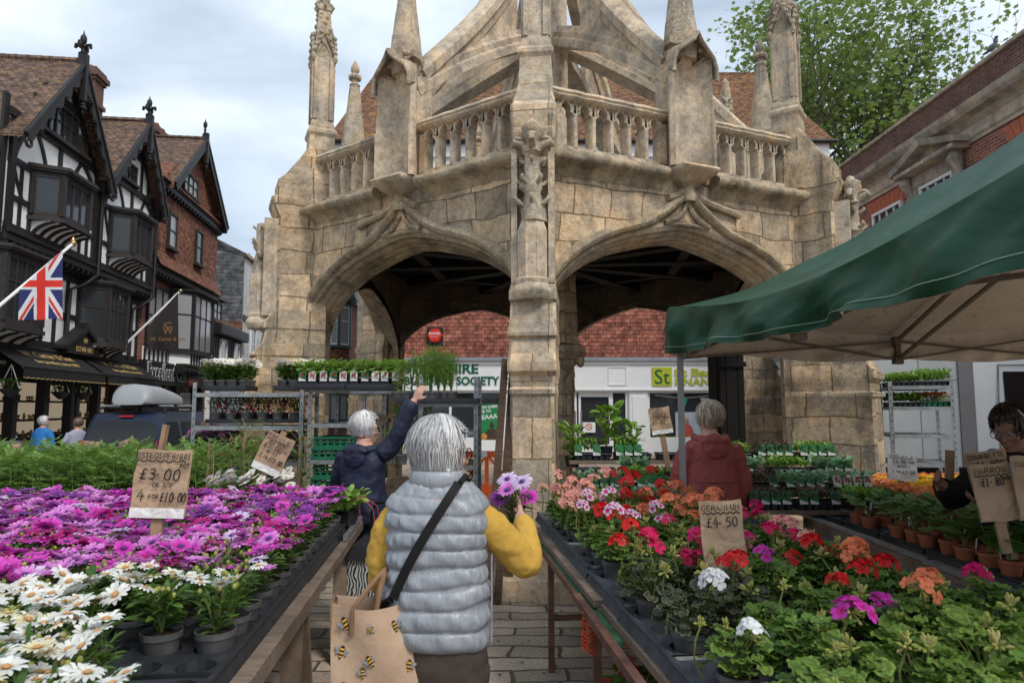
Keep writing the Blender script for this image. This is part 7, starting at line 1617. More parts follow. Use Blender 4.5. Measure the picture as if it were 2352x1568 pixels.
# fennel and herbs
def fennel(seed):
    rr = random.Random(seed); mb = MB()
    for i in range(60):
        a = rr.uniform(0,6.28); h = rr.uniform(.2,.46); r = rr.uniform(.02,.13); b = Vector((r*.3*cos(a), r*.3*sin(a), h*.5)); e = Vector((r*cos(a), r*sin(a), h))
        mb.tube([(0,0,0), b, e], .0016, 3, False)
        for q in range(9): d = Vector((rr.uniform(-1,1), rr.uniform(-1,1), rr.uniform(-.2,1))).normalized()*rr.uniform(.03,.07); s = b.lerp(e, rr.random()); mb.tube([s, s+d], .0011, 3, False)
    return proto_mesh(mb.build('foliage', M_LIMEL))
FEN = [fennel(s) for s in range(2)]; HERB = [bush(90, .075, .34, .05, M_LIMEL, .3, 80+s, 0) for s in range(3)]
z = 1.672; flat((-.92, 6.78, z-.012), 0, 'flat black tray under the tall herbs', 1.0); flat((-.52, 6.78, z-.012), 0, 'flat black tray under the feathery fennel', 1.0)
for k in range(9):
    x = -1.13+k*.066; fen = k >= 4
    t = potted('herb_plant', ('feathery fennel' if fen else 'tall leafy herb')+' in grey pot on the trolley, %s from left' % ORD[k], 'potted plant', 'herbs on the trolley', (x, 6.78+ru(-.03,.03), z), ru(0,6), RND.choice(FEN if fen else HERB), sc=ru(.9,1.05))
    if k % 2 == 0: inst('plant_label', TAGM, t, T(.02, -.05, .09) @ SCL(1.2))
for zz, n in ((1.39, 3), (1.06, 5), (.73, 5)):
    for k in range(n):
        x = -1.22+k*.13+(.1 if n == 3 else .3*(zz < 1)); t = potted('herb_plant', 'small leafy herb on the trolley shelf at %s, %s from left' % ({1.39:'shoulder height',1.06:'waist height',.73:'knee height'}[zz], ORD[k]), 'potted plant', 'herbs on the trolley shelves', (x, 6.83, zz), ru(0,6), RND.choice(PEPB+HERB[:1]), sc=.8); inst('plant_label', TAGM, t, T(.02, -.05, .09) @ SCL(1.2))
CRATE = proto_mesh(crate_mesh(.36, .5, .19).build('crate', M_GREENPL))
for k in range(5):
    o = inst('plastic_crate', CRATE, None, None, (-2.10, 7.02, 1.085+.0-0+.0 if k == 0 else 1.085)) if False else inst('plastic_crate', CRATE); z0 = [1.09, 1.205, .79, .905, .31][k]; o.matrix_world = T(-2.05+.02*(k % 2), 7.06, z0) @ SCL(1.15, 1, .6); tag(o, 'green plastic crate on the narrow trolley, %s' % ['lower of the upper pair','upper of the upper pair','lower of the middle pair','upper of the middle pair','alone at the bottom'][k], 'crate', 'green plastic crates')
mb = MB(); mb.bx(-1.72, -1.3, 7.2, 7.4, 1.462, 1.5); mb.bx(-1.7, -1.25, 7.2, 7.4, 1.502, 1.535); tag(mb.build('timber_offcut', M_WOOD), 'two short brown boards lying on the trolley behind the navy coat', 'timber')
# climbers and white daisies around the PERENNIAL card
CLIM = []
for s in range(2):
    rr = random.Random(s+5); mb = MB(); ms = []
    for k in range(3): mb.tube([(.04*cos(k*2.1), .04*sin(k*2.1), 0), (.025*cos(k*2.1), .025*sin(k*2.1), .62)], .004, 5, True, 1)
    for i in range(46): t_ = rr.random(); a = rr.uniform(0,6.28); ms.append(leafM((.05*cos(a), .05*sin(a), .04+.6*t_), a, rr.uniform(-.2,.7), rr.uniform(.05,.095), rr.uniform(-.5,.5), 1.1))
    for k in range(4): a = k*1.6; mb.tube([(.03*cos(a+i*.7), .03*sin(a+i*.7), .08*i) for i in range(8)]+[(.1*cos(a), .1*sin(a), .66)], .003, 4, False, 2)
    mb.scat(STRAP, ms, 0); CLIM.append(proto_mesh(mb.build('foliage', [leafmat('bronzed climber leaves', (.05,.09,.02), (.10,.15,.03), (.17,.06,.04)), M_NEWWOOD, M_STEM])))
for k, (x, Y) in enumerate(((480,5.1),(530,5.35),(560,5.15),(690,5.3))):
    p = atY(x, 1120, Y); p.z = .76; t = potted('climber_plant', 'climbing plant on canes behind the daisies, %s from left' % ORD[k], 'potted plant', 'climbers on canes', p, ru(0,6), CLIM[k % 2], sc=ru(.8,1.1))
for k, (x, Y) in enumerate(((535,4.9),(570,4.95),(610,4.95),(650,5.0),(500,4.95))):
    p = atY(x, 1120, Y); p.z = .79; t = potted('daisy_plant', 'tall stemmed white daisy below the tilted card, %s in the clump' % ORD[k], 'potted flower', 'tall white daisies by the card', p, ru(0,6), RND.choice(BUSHO), sc=1.1)
    for q in range(7): a = ru(0,6.28); d = .1*ru(.2,1); flower_on(t, RND.choice(DAISY['white']), d*cos(a), d*sin(a), .33+ru(-.05,.05), ru(.2,1.1), ru(-.6,.6), .95)
mb = MB(); mb.bx(-3.6, -1.25, 5.02, 5.42, .71, .75); tag(mb.build('table_plank', M_BOARD), 'grey plank bridging the back of the daisy table under the climbers', 'plank')
STRB = [bush(70, .13, .12, .06, M_LIMEL, .75, 90+s, 0) for s in range(2)]
for k in range(6):
    p = LT(3.72+.16*(k // 3), .06+.16*(k % 3), TZL+.03); t = potted('strawberry_plant', 'bright green strawberry plant at the far corner of the left table, %s' % ['front left','front middle','front right','back left','back middle','back right'][k], 'potted plant', 'strawberry plants', p, ru(0,6), STRB[k % 2], SQPOT, SQSOIL, .085)
    for q in range(2): a = ru(-1,1); mb = MB(); mb.tube([(0,0,.12),(.1*cos(a),.1*sin(a),.2),(.2*cos(a),.2*sin(a),.12),(.22*cos(a),.22*sin(a),.02)], .0025, 4); r_ = mb.v; o = mb.build('runner', bpy.data.materials['soft pink petals']); o.parent = t
# ---------------------------------------------------------------- plug plants on the stepped stands
CELL = proto_mesh(cell_tray(6, 4).build('tray', M_TRAY))
def plug_mesh(mat, seed, h, size, w, n=7):
    rr = random.Random(seed); mb = MB(); ms = []
    for i in range(6):
        for j in range(4):
            cx, cy = (i+.5)*.055, (j+.5)*.055
            for k in range(n): a = rr.uniform(0,6.28); ms.append(leafM((cx, cy, .05+h*rr.uniform(.2,.8)), a, rr.uniform(.1,1.1), size*rr.uniform(.7,1.2), rr.uniform(-.4,.4), w))
    mb.scat(STRAP, ms, 0); return proto_mesh(mb.build('seedlings', mat))
PLUG = [plug_mesh(M_BLUEG, 1, .09, .075, 1.2), plug_mesh(M_LIMEL, 2, .10, .07, .9), plug_mesh(M_PURPL, 3, .10, .07, .8), plug_mesh(M_LIMEL, 4, .16, .05, 1.2, 11), plug_mesh(M_BLUEG, 5, .08, .08, 1.6)]
DESC = ['grey green brassica','bright green lettuce','purple leaved lettuce','leafy green pea','round leaved cabbage']
def plugs(loc, rz, kind, lab, labels=True, grp='trays of plug plants', full=1.0):
    t = thing('seedling_tray', lab, 'seedling tray', loc, rz, grp); inst('tray', CELL, t)
    if kind is not None: inst('seedlings', PLUG[kind], t, SCL(full, 1, 1) if full < 1 else None)
    if labels and kind is not None:
        lm = LABELS[[4,3,5,3,4][kind]] if RND.random() < .75 else LABELS[RND.choice([0,1,4])]
        for q in range(int(4*full+.5)):
            if RND.random() < .3: continue
            inst('picture_label', lm, t, T(.035+q*.083, -.004, .045) @ RX(-.15) @ SCL(1.1))
PN = ['highest step','second step','third step','lowest step']; KK = [[3,3,None,1],[None,4,None,2],[0,3,0,4],[1,0,1,4]]
for s in range(4):
    y, z, d = STEPS[s]
    for c in range(3):
        x = .56+c*.385+ru(-.01,.01); k = KK[s][c if c < 3 else 0]
        plugs((x, y-.12, z+.002), ru(-.03,.03), k, ('black cell tray, nearly empty' if k is None else DESC[k])+', %s of the left stand, %s from left' % (PN[s], ORD[c]), full=.67 if s < 2 and k is not None else 1)
    for c in range(3):
        x = 1.84+c*.385+ru(-.01,.01); k = [[1,2,1],[0,1,4],[2,0,4],[2,2,1]][s][c]
        plugs((x, y-.12, z+.002), ru(-.03,.03), k, DESC[k]+', %s of the right stand, %s from left' % (PN[s], ORD[c]))
BEAN = bush(46, .12, .30, .10, M_LIMEL, .8, 77, 0, .04)
for k, (x, y, z) in enumerate(((.88,6.42,1.19),(.56,6.4,1.1),(1.13,6.4,1.16),(1.5,5.5,.87))): potted('bean_plant', ['tall bean plant rising from the highest step of the left stand','bushy trailing pea plant at the pillar end of the left stand','thin leggy bean plant on the highest step','broad leaved squash plant on the lowest step near the tent pole'][k], 'potted plant', 'tall plants on the stand', (x, y, z-.03), ru(0,6), BEAN, SQPOT, SQSOIL, .07, [1.15,.9,.8,.6][k])
for k in range(2):
    o = inst('plastic_crate', CRATE); o.matrix_world = T(.54+k*.4, 5.94, .76) @ SCL(1, .45, .6); tag(o, 'green plastic crate under the stepped stand, %s' % ['left','right'][k], 'crate', 'green plastic crates')
# ---------------------------------------------------------------- marigolds
def mari(c1, c2, seed):
    rr = random.Random(seed); mb = MB(); ms = []
    for i in range(170): ms.append(leafM((rr.uniform(0,.33), rr.uniform(0,.22), rr.uniform(.05,.13)), rr.uniform(0,6.28), rr.uniform(0,1), rr.uniform(.03,.055), rr.uniform(-.5,.5), .6))
    mb.scat(STRAP, ms, 0); return proto_mesh(mb.build('foliage', M_TOM))
MAF = mari(0, 0, 1); M_MORA = petmat('orange marigold petals', (.78,.26,.07), (.70,.32,.04), (.8,.36,.12)); M_MYEL = petmat('yellow marigold petals', (.80,.48,.02), (.75,.36,.01), (.82,.55,.05)); M_MSAL = petmat('salmon marigold petals', (.80,.25,.11), (.7,.2,.06), (.82,.36,.18))
def pom(mat, seed):
    rr = random.Random(seed); mb = MB(); ms = []
    for i in range(26): a = i*2.4; r = .022*math.sqrt(i/26); ms.append(T(r*cos(a), r*sin(a), .012-r*.5) @ RZ(a) @ RY(-1.1+r*45) @ SCL(.014,.016,.014))
    mb.scat(STRAP, [m @ SCL(1,2.2,1) for m in ms], 0); return proto_mesh(mb.build('flower', mat))
POM = {'orange': [pom(M_MORA, 1), pom(M_MSAL, 2)], 'yellow': [pom(M_MYEL, 3), pom(M_MYEL, 4)], 'salmon': [pom(M_MSAL, 5), pom(M_MORA, 6)]}
CELLG = proto_mesh(cell_tray(6, 4, .055, .06).build('tray', M_GREENPL))
def marigolds(loc, rz, col, lab, n=34):
    t = thing('marigold_tray', lab, 'flower tray', loc, rz, 'trays of marigolds'); inst('tray', CELLG, t); inst('foliage', MAF, t)
    for q in range(n): inst('flower', RND.choice(POM[col]), t, T(ru(0,.33), ru(0,.22), .13+ru(0,.03)) @ RX(ru(-.1,.6)) @ RZ(ru(0,6)) @ SCL(ru(.9,1.25)))
for r in range(6):
    for c in range(4):
        col = 'salmon' if r == 5 and c > 0 else 'yellow' if c > 0 else 'orange'
        marigolds((3.1+c*.35, 5.3+r*.27, .801), ru(-.02,.02), col, '%s marigolds in a green tray, %s row of the table, %s from left' % (col, ['front','second','third','fourth','fifth','back'][r], ORD[c]))
tp = lambda x, y, z: T(4.42, 8.0, 0) @ RZ(-.35) @ Vector((x, y, z))
for c in range(2):
    for r in range(3):
        p = tp(.02+c*.3, .04+r*.24, 1.622); (marigolds(p, -.35, 'salmon', 'salmon marigolds on the upper shelf of the trolley, %s row, %s' % (['front','middle','back'][r], ['left','right'][c]), 26) if c else plugs(p, -.35, 1, 'green seedlings on the upper shelf of the right trolley, %s row' % ['front','middle','back'][r], False))
        p = tp(.02+c*.3, .04+r*.24, 1.862); plugs(p, -.35, 1 if c == 0 else 3, 'bushy bright green seedlings on top of the right trolley, %s row, %s' % (['front','middle','back'][r], ['left','right'][c]), False, full=1.0)
    p = tp(.02+c*.3, .04, .622); marigolds(p, -.35, 'orange', 'orange marigolds low on the right trolley, %s' % ['left','right'][c], 18)
# ---------------------------------------------------------------- courgettes and seedlings in terracotta pots
BIGL = ([(0,0,0),(.25,.42,.06),(.25,-.42,.06),(.65,.5,.05),(.65,-.5,.05),(.62,0,-.04),(.95,.3,-.05),(.95,-.3,-.05),(1.15,0,-.1)], [(0,5,1),(0,2,5),(1,5,3),(2,4,5),(3,5,6),(4,7,5),(6,5,8),(7,8,5)])
def seedling(seed, n, s, h):
    rr = random.Random(seed); mb = MB(); ms = []
    for i in range(n):
        a = i*2.4+rr.uniform(-.4,.4); L = s*rr.uniform(.7,1.15); hh = h*rr.uniform(.6,1.1); q = .03; ms.append(leafM((q*cos(a), q*sin(a), hh), a, rr.uniform(-.1,.55), L, rr.uniform(-.4,.4))); mb.tube([(0,0,0),(q*.5*cos(a), q*.5*sin(a), hh*.7),(q*cos(a), q*sin(a), hh)], .0035, 5, False, 1)
    mb.scat(BIGL, ms, 0); return proto_mesh(mb.build('foliage', [M_COURG, M_STEM]))
SDL = [seedling(s, 5, .085, .10) for s in range(3)]; SDB = [seedling(9+s, 6, .15, .15) for s in range(3)]
for r in range(19):
    for c in range(8):
        p = CA+Vector((.13+c*.145+(.03 if r % 2 else 0), -.45+r*.17, .762)); 
        if p.y > 5.5 or not vis(p+Vector((0,0,.15)), 40): continue
        if p.y > 4.55 and c == 0 and r % 3 == 0: continue
        big = p.y < 3.75; t = potted('seedling_plant', '%s in terracotta pot, %s row from the front, %s from the aisle' % ('large leaved courgette' if big else 'small seedling', ORD[r], ORD[c]), 'potted plant', 'seedlings in terracotta pots', p+Vector((ru(-.015,.015), ru(-.015,.015), 0)), ru(0,6), RND.choice(SDB if big else SDL), TPOT, TSOIL, .085)
        if RND.random() < .6: inst('plant_label', TAGM, t, T(-.03, -.04, .075) @ RX(.15) @ SCL(1.1))
for k in range(7):
    o = inst('plant_tray', TRAY34); o.matrix_world = T(CA.x+.06, CA.y-.5+k*.5, .757) @ Matrix(((0,1,0,0),(1,0,0,0),(0,0,.7,0),(0,0,0,1))) @ RZ(0); tag(o, 'black tray beneath the terracotta pots, aisle side, %s from the front' % ORD[k], 'plant tray', 'trays under the terracotta pots')
# tomatoes and crates under that table
for k in range(5): potted('tomato_plant', 'tomato plant on the setts beneath the terracotta pot table, %s from left' % ORD[k], 'potted plant', 'tomato plants under the right table', (2.5+k*.17, 4.55+ru(-.05,.05), .03), ru(0,6), RND.choice(TOMS), TPOT, TSOIL, .085)
flat((2.75, 4.5, .0), 0, 'flat grey tray of tomato plants on the setts under the right table', 1.6)
o = inst('plant_tray', FLAT); o.matrix_world = T(3.3, 4.3, 0) @ SCL(1.6,1.4,3); tag(o, 'stack of empty black trays on the setts under the right table', 'plant tray')
# hanging baskets of the jeweller
HB = bush(160, .26, .25, .11, M_DARKL, .4, 33, 0)
for k, (s, z) in enumerate(((1.9, 2.0), (4.1, 1.98), (5.3, 1.98))):
    p = fpt(s, z, .25); t = thing('hanging_basket', ['dark green hanging basket under the awning, leftmost','hanging basket in shadow under the awning, middle one','bright leafed hanging basket under the gap between the awnings'][k], 'hanging basket', p, 0, 'hanging baskets'); inst('foliage', HB, t)
    mb = MB(T(*p)); mb.lathe([(.05,-.15),(.2,.0),(.24,.05)], 12); mb.build('basket', M_BLACK, t); mb = MB(T(*p))
    for j in range(3): mb.tube([(.22*cos(j*2.1), .22*sin(j*2.1), .05), (0,0,.62)], .008, 4)
    mb.build('chain', M_GALV, t)
# ---------------------------------------------------------------- people
def fuse(mb, name, mat, parent, voxel=.008, smooth=4, disp=None, at=None, post=None):
    o = mb.build(name, mat, None); m = o.modifiers.new('r', 'REMESH'); m.mode = 'VOXEL'; m.voxel_size = voxel; m.use_smooth_shade = True
    s = o.modifiers.new('s', 'SMOOTH'); s.iterations = smooth; s.factor = .5
    if disp:
        for k, (st, sz) in enumerate(disp):
            tx = bpy.data.textures.new('folds', 'CLOUDS'); tx.noise_scale = sz; tx.noise_depth = 2; d = o.modifiers.new('d', 'DISPLACE'); d.texture = tx; d.strength = st; d.mid_level = .5; d.texture_coords = 'LOCAL'
    me = bpy.data.meshes.new_from_object(o.evaluated_get(bpy.context.evaluated_depsgraph_get())); bpy.data.objects.remove(o); me.name = name
    n = len(me.vertices); v = np.empty(n*3); me.vertices.foreach_get('co', v); v = v.reshape(-1, 3)
    if post: v = post(v)
    off = np.zeros(3); p = parent
    while p is not None: off += np.array(p.location); p = p.parent
    me.vertices.foreach_set('co', (v-off).ravel()); me.polygons.foreach_set('use_smooth', [True]*len(me.polygons)); me.update()
    o = bpy.data.objects.new(name, me); COL.objects.link(o); o.parent = parent
    if not me.materials: me.materials.append(mat)
    return o
def limb(mb, pts, rs, n=12, sub=5):
    P_, R_ = [], []; pts = [Vector(p) for p in pts]
    for i in range(len(pts)-1):
        p0 = pts[max(i-1,0)]; p1 = pts[i]; p2 = pts[i+1]; p3 = pts[min(i+2,len(pts)-1)]
        for k in range(sub):
            t = k/sub; a = p1*2; q = .5*((2*p1)+(p2-p0)*t+(2*p0-5*p1+4*p2-p3)*t*t+(-p0+3*p1-3*p2+p3)*t**3); P_.append(q); R_.append(rs[i]+(rs[i+1]-rs[i])*t)
    P_.append(pts[-1]); R_.append(rs[-1]); mb.tube(P_, R_, n)
def hand(mb, wrist, direc, palm_n, s=1.0, curl=.5, side=1):
    # a palm, four unequal bent fingers and a thumb from the side of the palm
    d = Vector(direc).normalized(); nn = Vector(palm_n); nn = (nn-d*nn.dot(d)).normalized(); w = d.cross(nn)*side; p = Vector(wrist)
    mb.loft([[tuple(p+d*u*s+w*x*ww*s+nn*y*.014*s) for x, y in ((-1,-.6),(-1,.6),(0,1),(1,.6),(1,-.6),(0,-1))] for u, ww in ((-.01,.024),(.02,.030),(.06,.040),(.088,.040))])
    for k, (off, L) in enumerate(((-.030,.070),(-.010,.080),(.010,.075),(.029,.058))):
        b = p+d*.085*s+w*off*s; a = 0; q = b.copy(); pts = [q.copy()]; dd = d.copy()
        for j, f in enumerate((.42,.32,.26)):
            ang = curl*(.6+.5*j); a += ang; dd = d*cos(a)+nn*sin(a); q = q+dd*L*f*s; pts.append(q.copy())
        mb.tube(pts, [.0095*s,.009*s,.008*s,.0065*s], 8)
    b = p+d*.025*s-w*.030*s; t1 = b+(d*.6-w*.7+nn*.4).normalized()*.035*s; t2 = t1+(d*.85-w*.1+nn*.5).normalized()*.032*s; mb.tube([b, t1, t2], [.012*s,.010*s,.008*s], 8)
def skin(name, c): 
    t = NT(name); n = t.noise(18, 4, .6); t.out(t.ramp(n, [(.3, tuple(x*.82 for x in c)), (.7, tuple(min(1,x*1.15) for x in c))]), .5, t.bump(t.noise(120,3,.6), .12, .002), 0, .35); t.b.inputs['Subsurface Weight'].default_value = .08; t.b.inputs['Subsurface Radius'].default_value = (.012,.005,.003); return t.mat
M_SKIN = skin('fair skin', (.55,.31,.23)); M_SKIN2 = skin('tan skin', (.26,.13,.085))
def hairmat(name, c1, c2, c3):
    t = NT(name); i = t.island(); return t.out(t.ramp(i, [(0, c1), (.5, c2), (1, c3)]), .42, None, 0, .45)
M_SILVERH = hairmat('silver hair', (.24,.235,.23), (.46,.455,.45), (.72,.71,.70)); M_WHITEH = hairmat('white hair', (.45,.43,.41), (.66,.64,.62), (.8,.79,.77)); M_BLONDH = hairmat('greying blonde hair', (.20,.14,.09), (.40,.31,.22), (.62,.54,.44)); M_DARKH = hairmat('dark hair', (.012,.008,.007), (.03,.018,.014), (.06,.03,.02)); M_BROWNH = hairmat('brown hair', (.06,.03,.02), (.12,.065,.04), (.2,.12,.08))
def cloth(name, c, rough=.85, bs=18, bst=.35, weave=220, spec=.2, var=.14):
    t = NT(name); n = t.noise(bs*.4, 4, .55, t.map(t.ob(), (1,1,.45)), 'Fac', .6); w = t.noise(weave, 2, .5); m = t.noise(3, 3, .5)
    return t.out(t.ramp(m, [(.3, tuple(x*(1-var) for x in c)), (.7, tuple(min(1,x*(1+var)) for x in c))]), rough, t.bump(w, .15, .002, t.bump(n, bst, .02)), 0, spec)
def head(mb, c, s, yaw, pitch=0, roll=0, nose=1):
    M = T(*c) @ RZ(yaw) @ RX(pitch) @ RY(roll) @ SCL(s)     # face looks along local +y, origin at the ear line
    o = mb.M; mb.M = o @ M
    mb.ell((0,-.012,.035), (.075,.095,.088), 20, 14); mb.ell((0,.022,-.03), (.058,.066,.085), 16, 12); mb.ell((0,.055,-.085), (.028,.028,.022), 10, 8)
    mb.ell((0,.085,-.012), (.012,.020,.030), 10, 8, RX(.35)); mb.ell((0,.098,-.028), (.015,.014,.011), 8, 6)
    for sg in (-1, 1):
        mb.ell((sg*.042,.058,-.022), (.024,.022,.022), 10, 8); mb.ell((sg*.078,-.008,-.008), (.010,.022,.034), 10, 8, RZ(sg*.35)); mb.ell((sg*.03,.078,.026), (.024,.012,.008), 8, 6)
    mb.ell((0,.082,-.056), (.024,.012,.006), 10, 6); mb.ell((0,.081,-.065), (.021,.012,.007), 10, 6)
    mb.M = o; return o @ M
def face_bits(par, M, lips=(.38,.14,.12), iris=(.06,.06,.07)):
    mb = MB(M)
    for sg in (-1, 1): mb.ell((sg*.031,.074,.008), (.0125,.009,.008), 10, 8)
    e = mb.build('eye', P('eye white', (.7,.68,.65), .3, .03, 5, 0) if 'eye white' not in bpy.data.materials else bpy.data.materials['eye white'], par, 180)
    mb = MB(M)
    for sg in (-1, 1): mb.ell((sg*.031,.081,.008), (.0055,.004,.0055), 8, 6)
    mb.build('iris', M_INK, e, 180)
def glasses(par, M, mat):
    mb = MB(M)
    for sg in (-1, 1):
        mb.tube([(sg*.034+.026*cos(j*PI/8), .096, .004+.021*sin(j*PI/8)) for j in range(17)], .0024, 6); mb.tube([(sg*.060,.094,.010),(sg*.078,.05,.012),(sg*.084,-.01,.008),(sg*.084,-.02,-.008)], .0024, 6)
    mb.tube([(-.009,.099,.008),(0,.102,.011),(.009,.099,.008)], .0024, 6); g = mb.build('glasses', mat, par, 60)
def hair(par, M, r, n, mat, drop, width=.0032, face=1.0, seed=1, puff=.012, wave=.006, base=None):
    # a scalp cap, then overlapping locks from the crown down to `drop` below the ear line
    rr = random.Random(seed); mb = MB(M); rx, ry, rz = r
    rings = []
    for i in range(13):
        e = PI/2-.02-(PI*.62)*i/12; ring = []
        for j in range(28):
            a = 2*PI*j/28; f = sin(a); k = sstep(.25, .9, f)*face; ee = max(e, (.42 if k > .3 else -.7)*k-.75*(1-k)); x = rx*.97*cos(ee)*cos(a); y = ry*.97*cos(ee)*sin(a)-.012; z = rz*.97*sin(ee)+.03; ring.append((x, y, z))
        rings.append(ring)
    mb.loft(rings, True, True)
    cx = Vector((.015, -.045, .03+rz*.98))
    for i in range(n):
        a = rr.uniform(0, 2*PI); f = sin(a); front = f > .45 and face > 0
        if front and rr.random() < .5: continue
        e0 = PI/2-rr.uniform(.0,.6); L = []; st = 8; low = drop*rr.uniform(.75,1.08) if not front else -.045*rr.uniform(.6,1.0)
        wob = rr.gauss(0,.3); out = 1+rr.uniform(0, puff/.08); bul = rr.uniform(-.02,.10); e0 = e0-(rr.random() < .45)*rr.uniform(.2,.9)
        for k in range(st+1):
            t = k/st; eend = .5 if front else -.15; e = e0+(eend-e0)*min(1, t*1.35); aa = a+wob*t; ou = out+bul*sin(t*PI)-.05*t*(rr.random() < .5); x = rx*ou*cos(e)*cos(aa); y = ry*ou*cos(e)*sin(aa)-.012; z = rz*ou*sin(e)+.03
            if t > .74 and not front: q = (t-.74)/.26; z = z-(abs(low)+rz*.15*0)*q if low < 0 else z; x *= 1-.2*q; y *= 1-.2*q
            L.append(Vector((x+rr.uniform(-1,1)*wave*t, y+rr.uniform(-1,1)*wave*t, z)))
        vs = []
        for k, p in enumerate(L):
            d = (L[min(k+1, st)]-L[max(k-1, 0)]).normalized(); o = Vector((p.x, p.y, max(p.z-.02, 0)*.6)).normalized(); w = d.cross(o).normalized()*width*(1-.75*(k/st)**2)*rr.uniform(.8,1.2); vs += [tuple(p+w), tuple(p-w)]
        mb.add(vs, [(2*k, 2*k+1, 2*k+3, 2*k+2) for k in range(st)])
    return mb.build('hair', mat, par, 180)
def ovring(c, rx, ry, z, n=28, p=2.4, yaw=0):
    out = []
    for j in range(n):
        a = 2*PI*j/n; x = math.copysign(abs(cos(a))**(2/p), cos(a))*rx; y = math.copysign(abs(sin(a))**(2/p), sin(a))*ry; out.append((c[0]+x*cos(yaw)-y*sin(yaw), c[1]+x*sin(yaw)+y*cos(yaw), z))
    return out
# ---------- 1. the shopper in the quilted gilet
PX, PY = -.27, 2.52
w1 = thing('person', 'person with short silver hair in a grey quilted gilet over yellow sleeves, seen from behind', 'person', (PX, PY, 0), 0)
G = T(PX, PY, 0); mb = MB(G); HM = head(mb, (0.01,.025,1.447), 1.0, -1.12, -.03)
limb(mb, [(0,-.01,1.42),(0,0,1.34),(0,0,1.22)], [.055,.06,.09]); mb.loft([ovring((0,0), a, b, z) for a, b, z in ((.16,.11,.78),(.17,.12,.9),(.15,.11,1.05),(.165,.115,1.2),(.15,.10,1.3),(.06,.06,1.38))])
for sg, A in ((-1, [(-.12,.0,1.20),(-.178,.02,1.12),(-.185,.06,.985),(-.11,.26,1.0),(-.08,.31,1.0)]), (1, [(.12,.0,1.20),(.215,.02,1.14),(.315,.06,1.06),(.31,.24,1.14),(.305,.32,1.18)])):
    limb(mb, A, [.045,.036,.032,.03,.026]); hand(mb, A[-1], Vector(A[-1])-Vector(A[-2]), (0,0,-1) if sg < 0 else (-.8,.2,0), 1, .75, sg)
for sg in (-1, 1): limb(mb, [(sg*.085,0,.85),(sg*.085,-.0,.48),(sg*.085,.03*sg,.08),(sg*.085,.12+.03*sg,.045)], [.09,.065,.042,.035])
body = fuse(mb, 'body', M_SKIN, w1, .0075, 3); face_bits(body, HM)
M_YEL = cloth('yellow knitted jumper', (.55,.325,.06), .9, 16, .3, 260); M_GILET = None
t = NT('grey quilted nylon'); n = t.noise(5, 5, .6, t.map(t.ob(), (1.0,1.0,.7)), 'Fac', .9); n2 = t.noise(16, 4, .6, t.map(t.ob(), (2.2,2.2,.6)), 'Fac', .5)
M_GILET = t.out(t.ramp(n, [(.3, (.235,.25,.275)), (.7, (.325,.342,.37))]), .34, t.bump(n2, .55, .012, t.bump(n, .4, .02)), 0, .5)
mb = MB(G)
for sg, A in ((-1, [(-.11,.0,1.26),(-.172,.01,1.185),(-.198,.02,1.07),(-.19,.05,.975),(-.145,.20,.985),(-.115,.255,1.0)]), (1, [(.115,.0,1.26),(.198,.01,1.185),(.28,.04,1.09),(.325,.07,1.045),(.325,.20,1.115),(.312,.29,1.165)])):
    limb(mb, A, [.05,.062,.06,.053,.047,.04], 16)
fuse(mb, 'jumper_sleeves', M_YEL, w1, .008, 5, [(.016,.07),(.009,.025)])
# quilted torso
ctrl = [(.795,.186,.140),(.82,.192,.148),(.90,.198,.152),(.98,.192,.146),(1.06,.182,.136),(1.14,.182,.132),(1.20,.190,.128),(1.26,.192,.120),(1.30,.176,.110),(1.335,.130,.095),(1.36,.095,.085)]
def cval(z, k):
    for a, b in zip(ctrl, ctrl[1:]):
        if z <= b[0]: f = (z-a[0])/(b[0]-a[0]); f = f*f*(3-2*f)*.5+f*.5; return a[k]+(b[k]-a[k])*f
    return ctrl[-1][k]
BZ = [.795,.868,.938,1.003,1.066,1.126,1.186,1.248,1.308,1.36]; rings = []; NQ = 96
for bi in range(len(BZ)-1):
    for k in range(9):
        t_ = k/9; z = BZ[bi]+(BZ[bi+1]-BZ[bi])*t_; puff = .014*abs(sin(PI*t_))**.5*(1 if bi < 7 else .6)
        ring = []
        for j in range(NQ):
            a = 2*PI*j/NQ; wr = (.0035*sin(j*1.7+bi*2.1)+.003*sin(j*.9+bi*5+t_*4)+.0025*sin(j*2.9+bi))*sin(PI*t_); zz = z+.007*sin(a*2+bi)+.004*sin(a*5+bi*2.3)-.012*cos(a)*cos(a)*(bi < 2)
            rx, ry = cval(z, 1)+puff+wr-.014, cval(z, 2)+puff+wr-.01; p = 2.5
            ring.append((math.copysign(abs(cos(a))**(2/p), cos(a))*rx+.008*(z-1), math.copysign(abs(sin(a))**(2/p), sin(a))*ry-.0, zz+.035*max(0, (z-1.25))*0))
        rings.append(ring)
mb = MB(G); mb.loft(rings, True, True); gil = mb.build('gilet', M_GILET, w1, 180)
mb = MB(G); mb.loft([ovring((0,.0), a, b, z, 40, 2.0) for a, b, z in ((.098,.086,1.335),(.104,.094,1.352),(.101,.092,1.37),(.094,.087,1.392),(.09,.083,1.394),(.084,.078,1.36))], True, False); mb.build('collar', M_GILET, gil, 180)
for sg in (-1, 1):
    mb = MB(G); mb.tube([(sg*(.155+.03*sin(q*PI)), .02+.105*cos(q*2*PI), 1.20-.115*sin(q*2*PI)*1.0) for q in [i/24 for i in range(25)]], .013, 8); 
mb = MB(G); mb.tube([(.198,-.03,z) for z in (.80,.9,1.0,1.1)], .004, 5); mb.build('side_seam', M_GILET, gil)
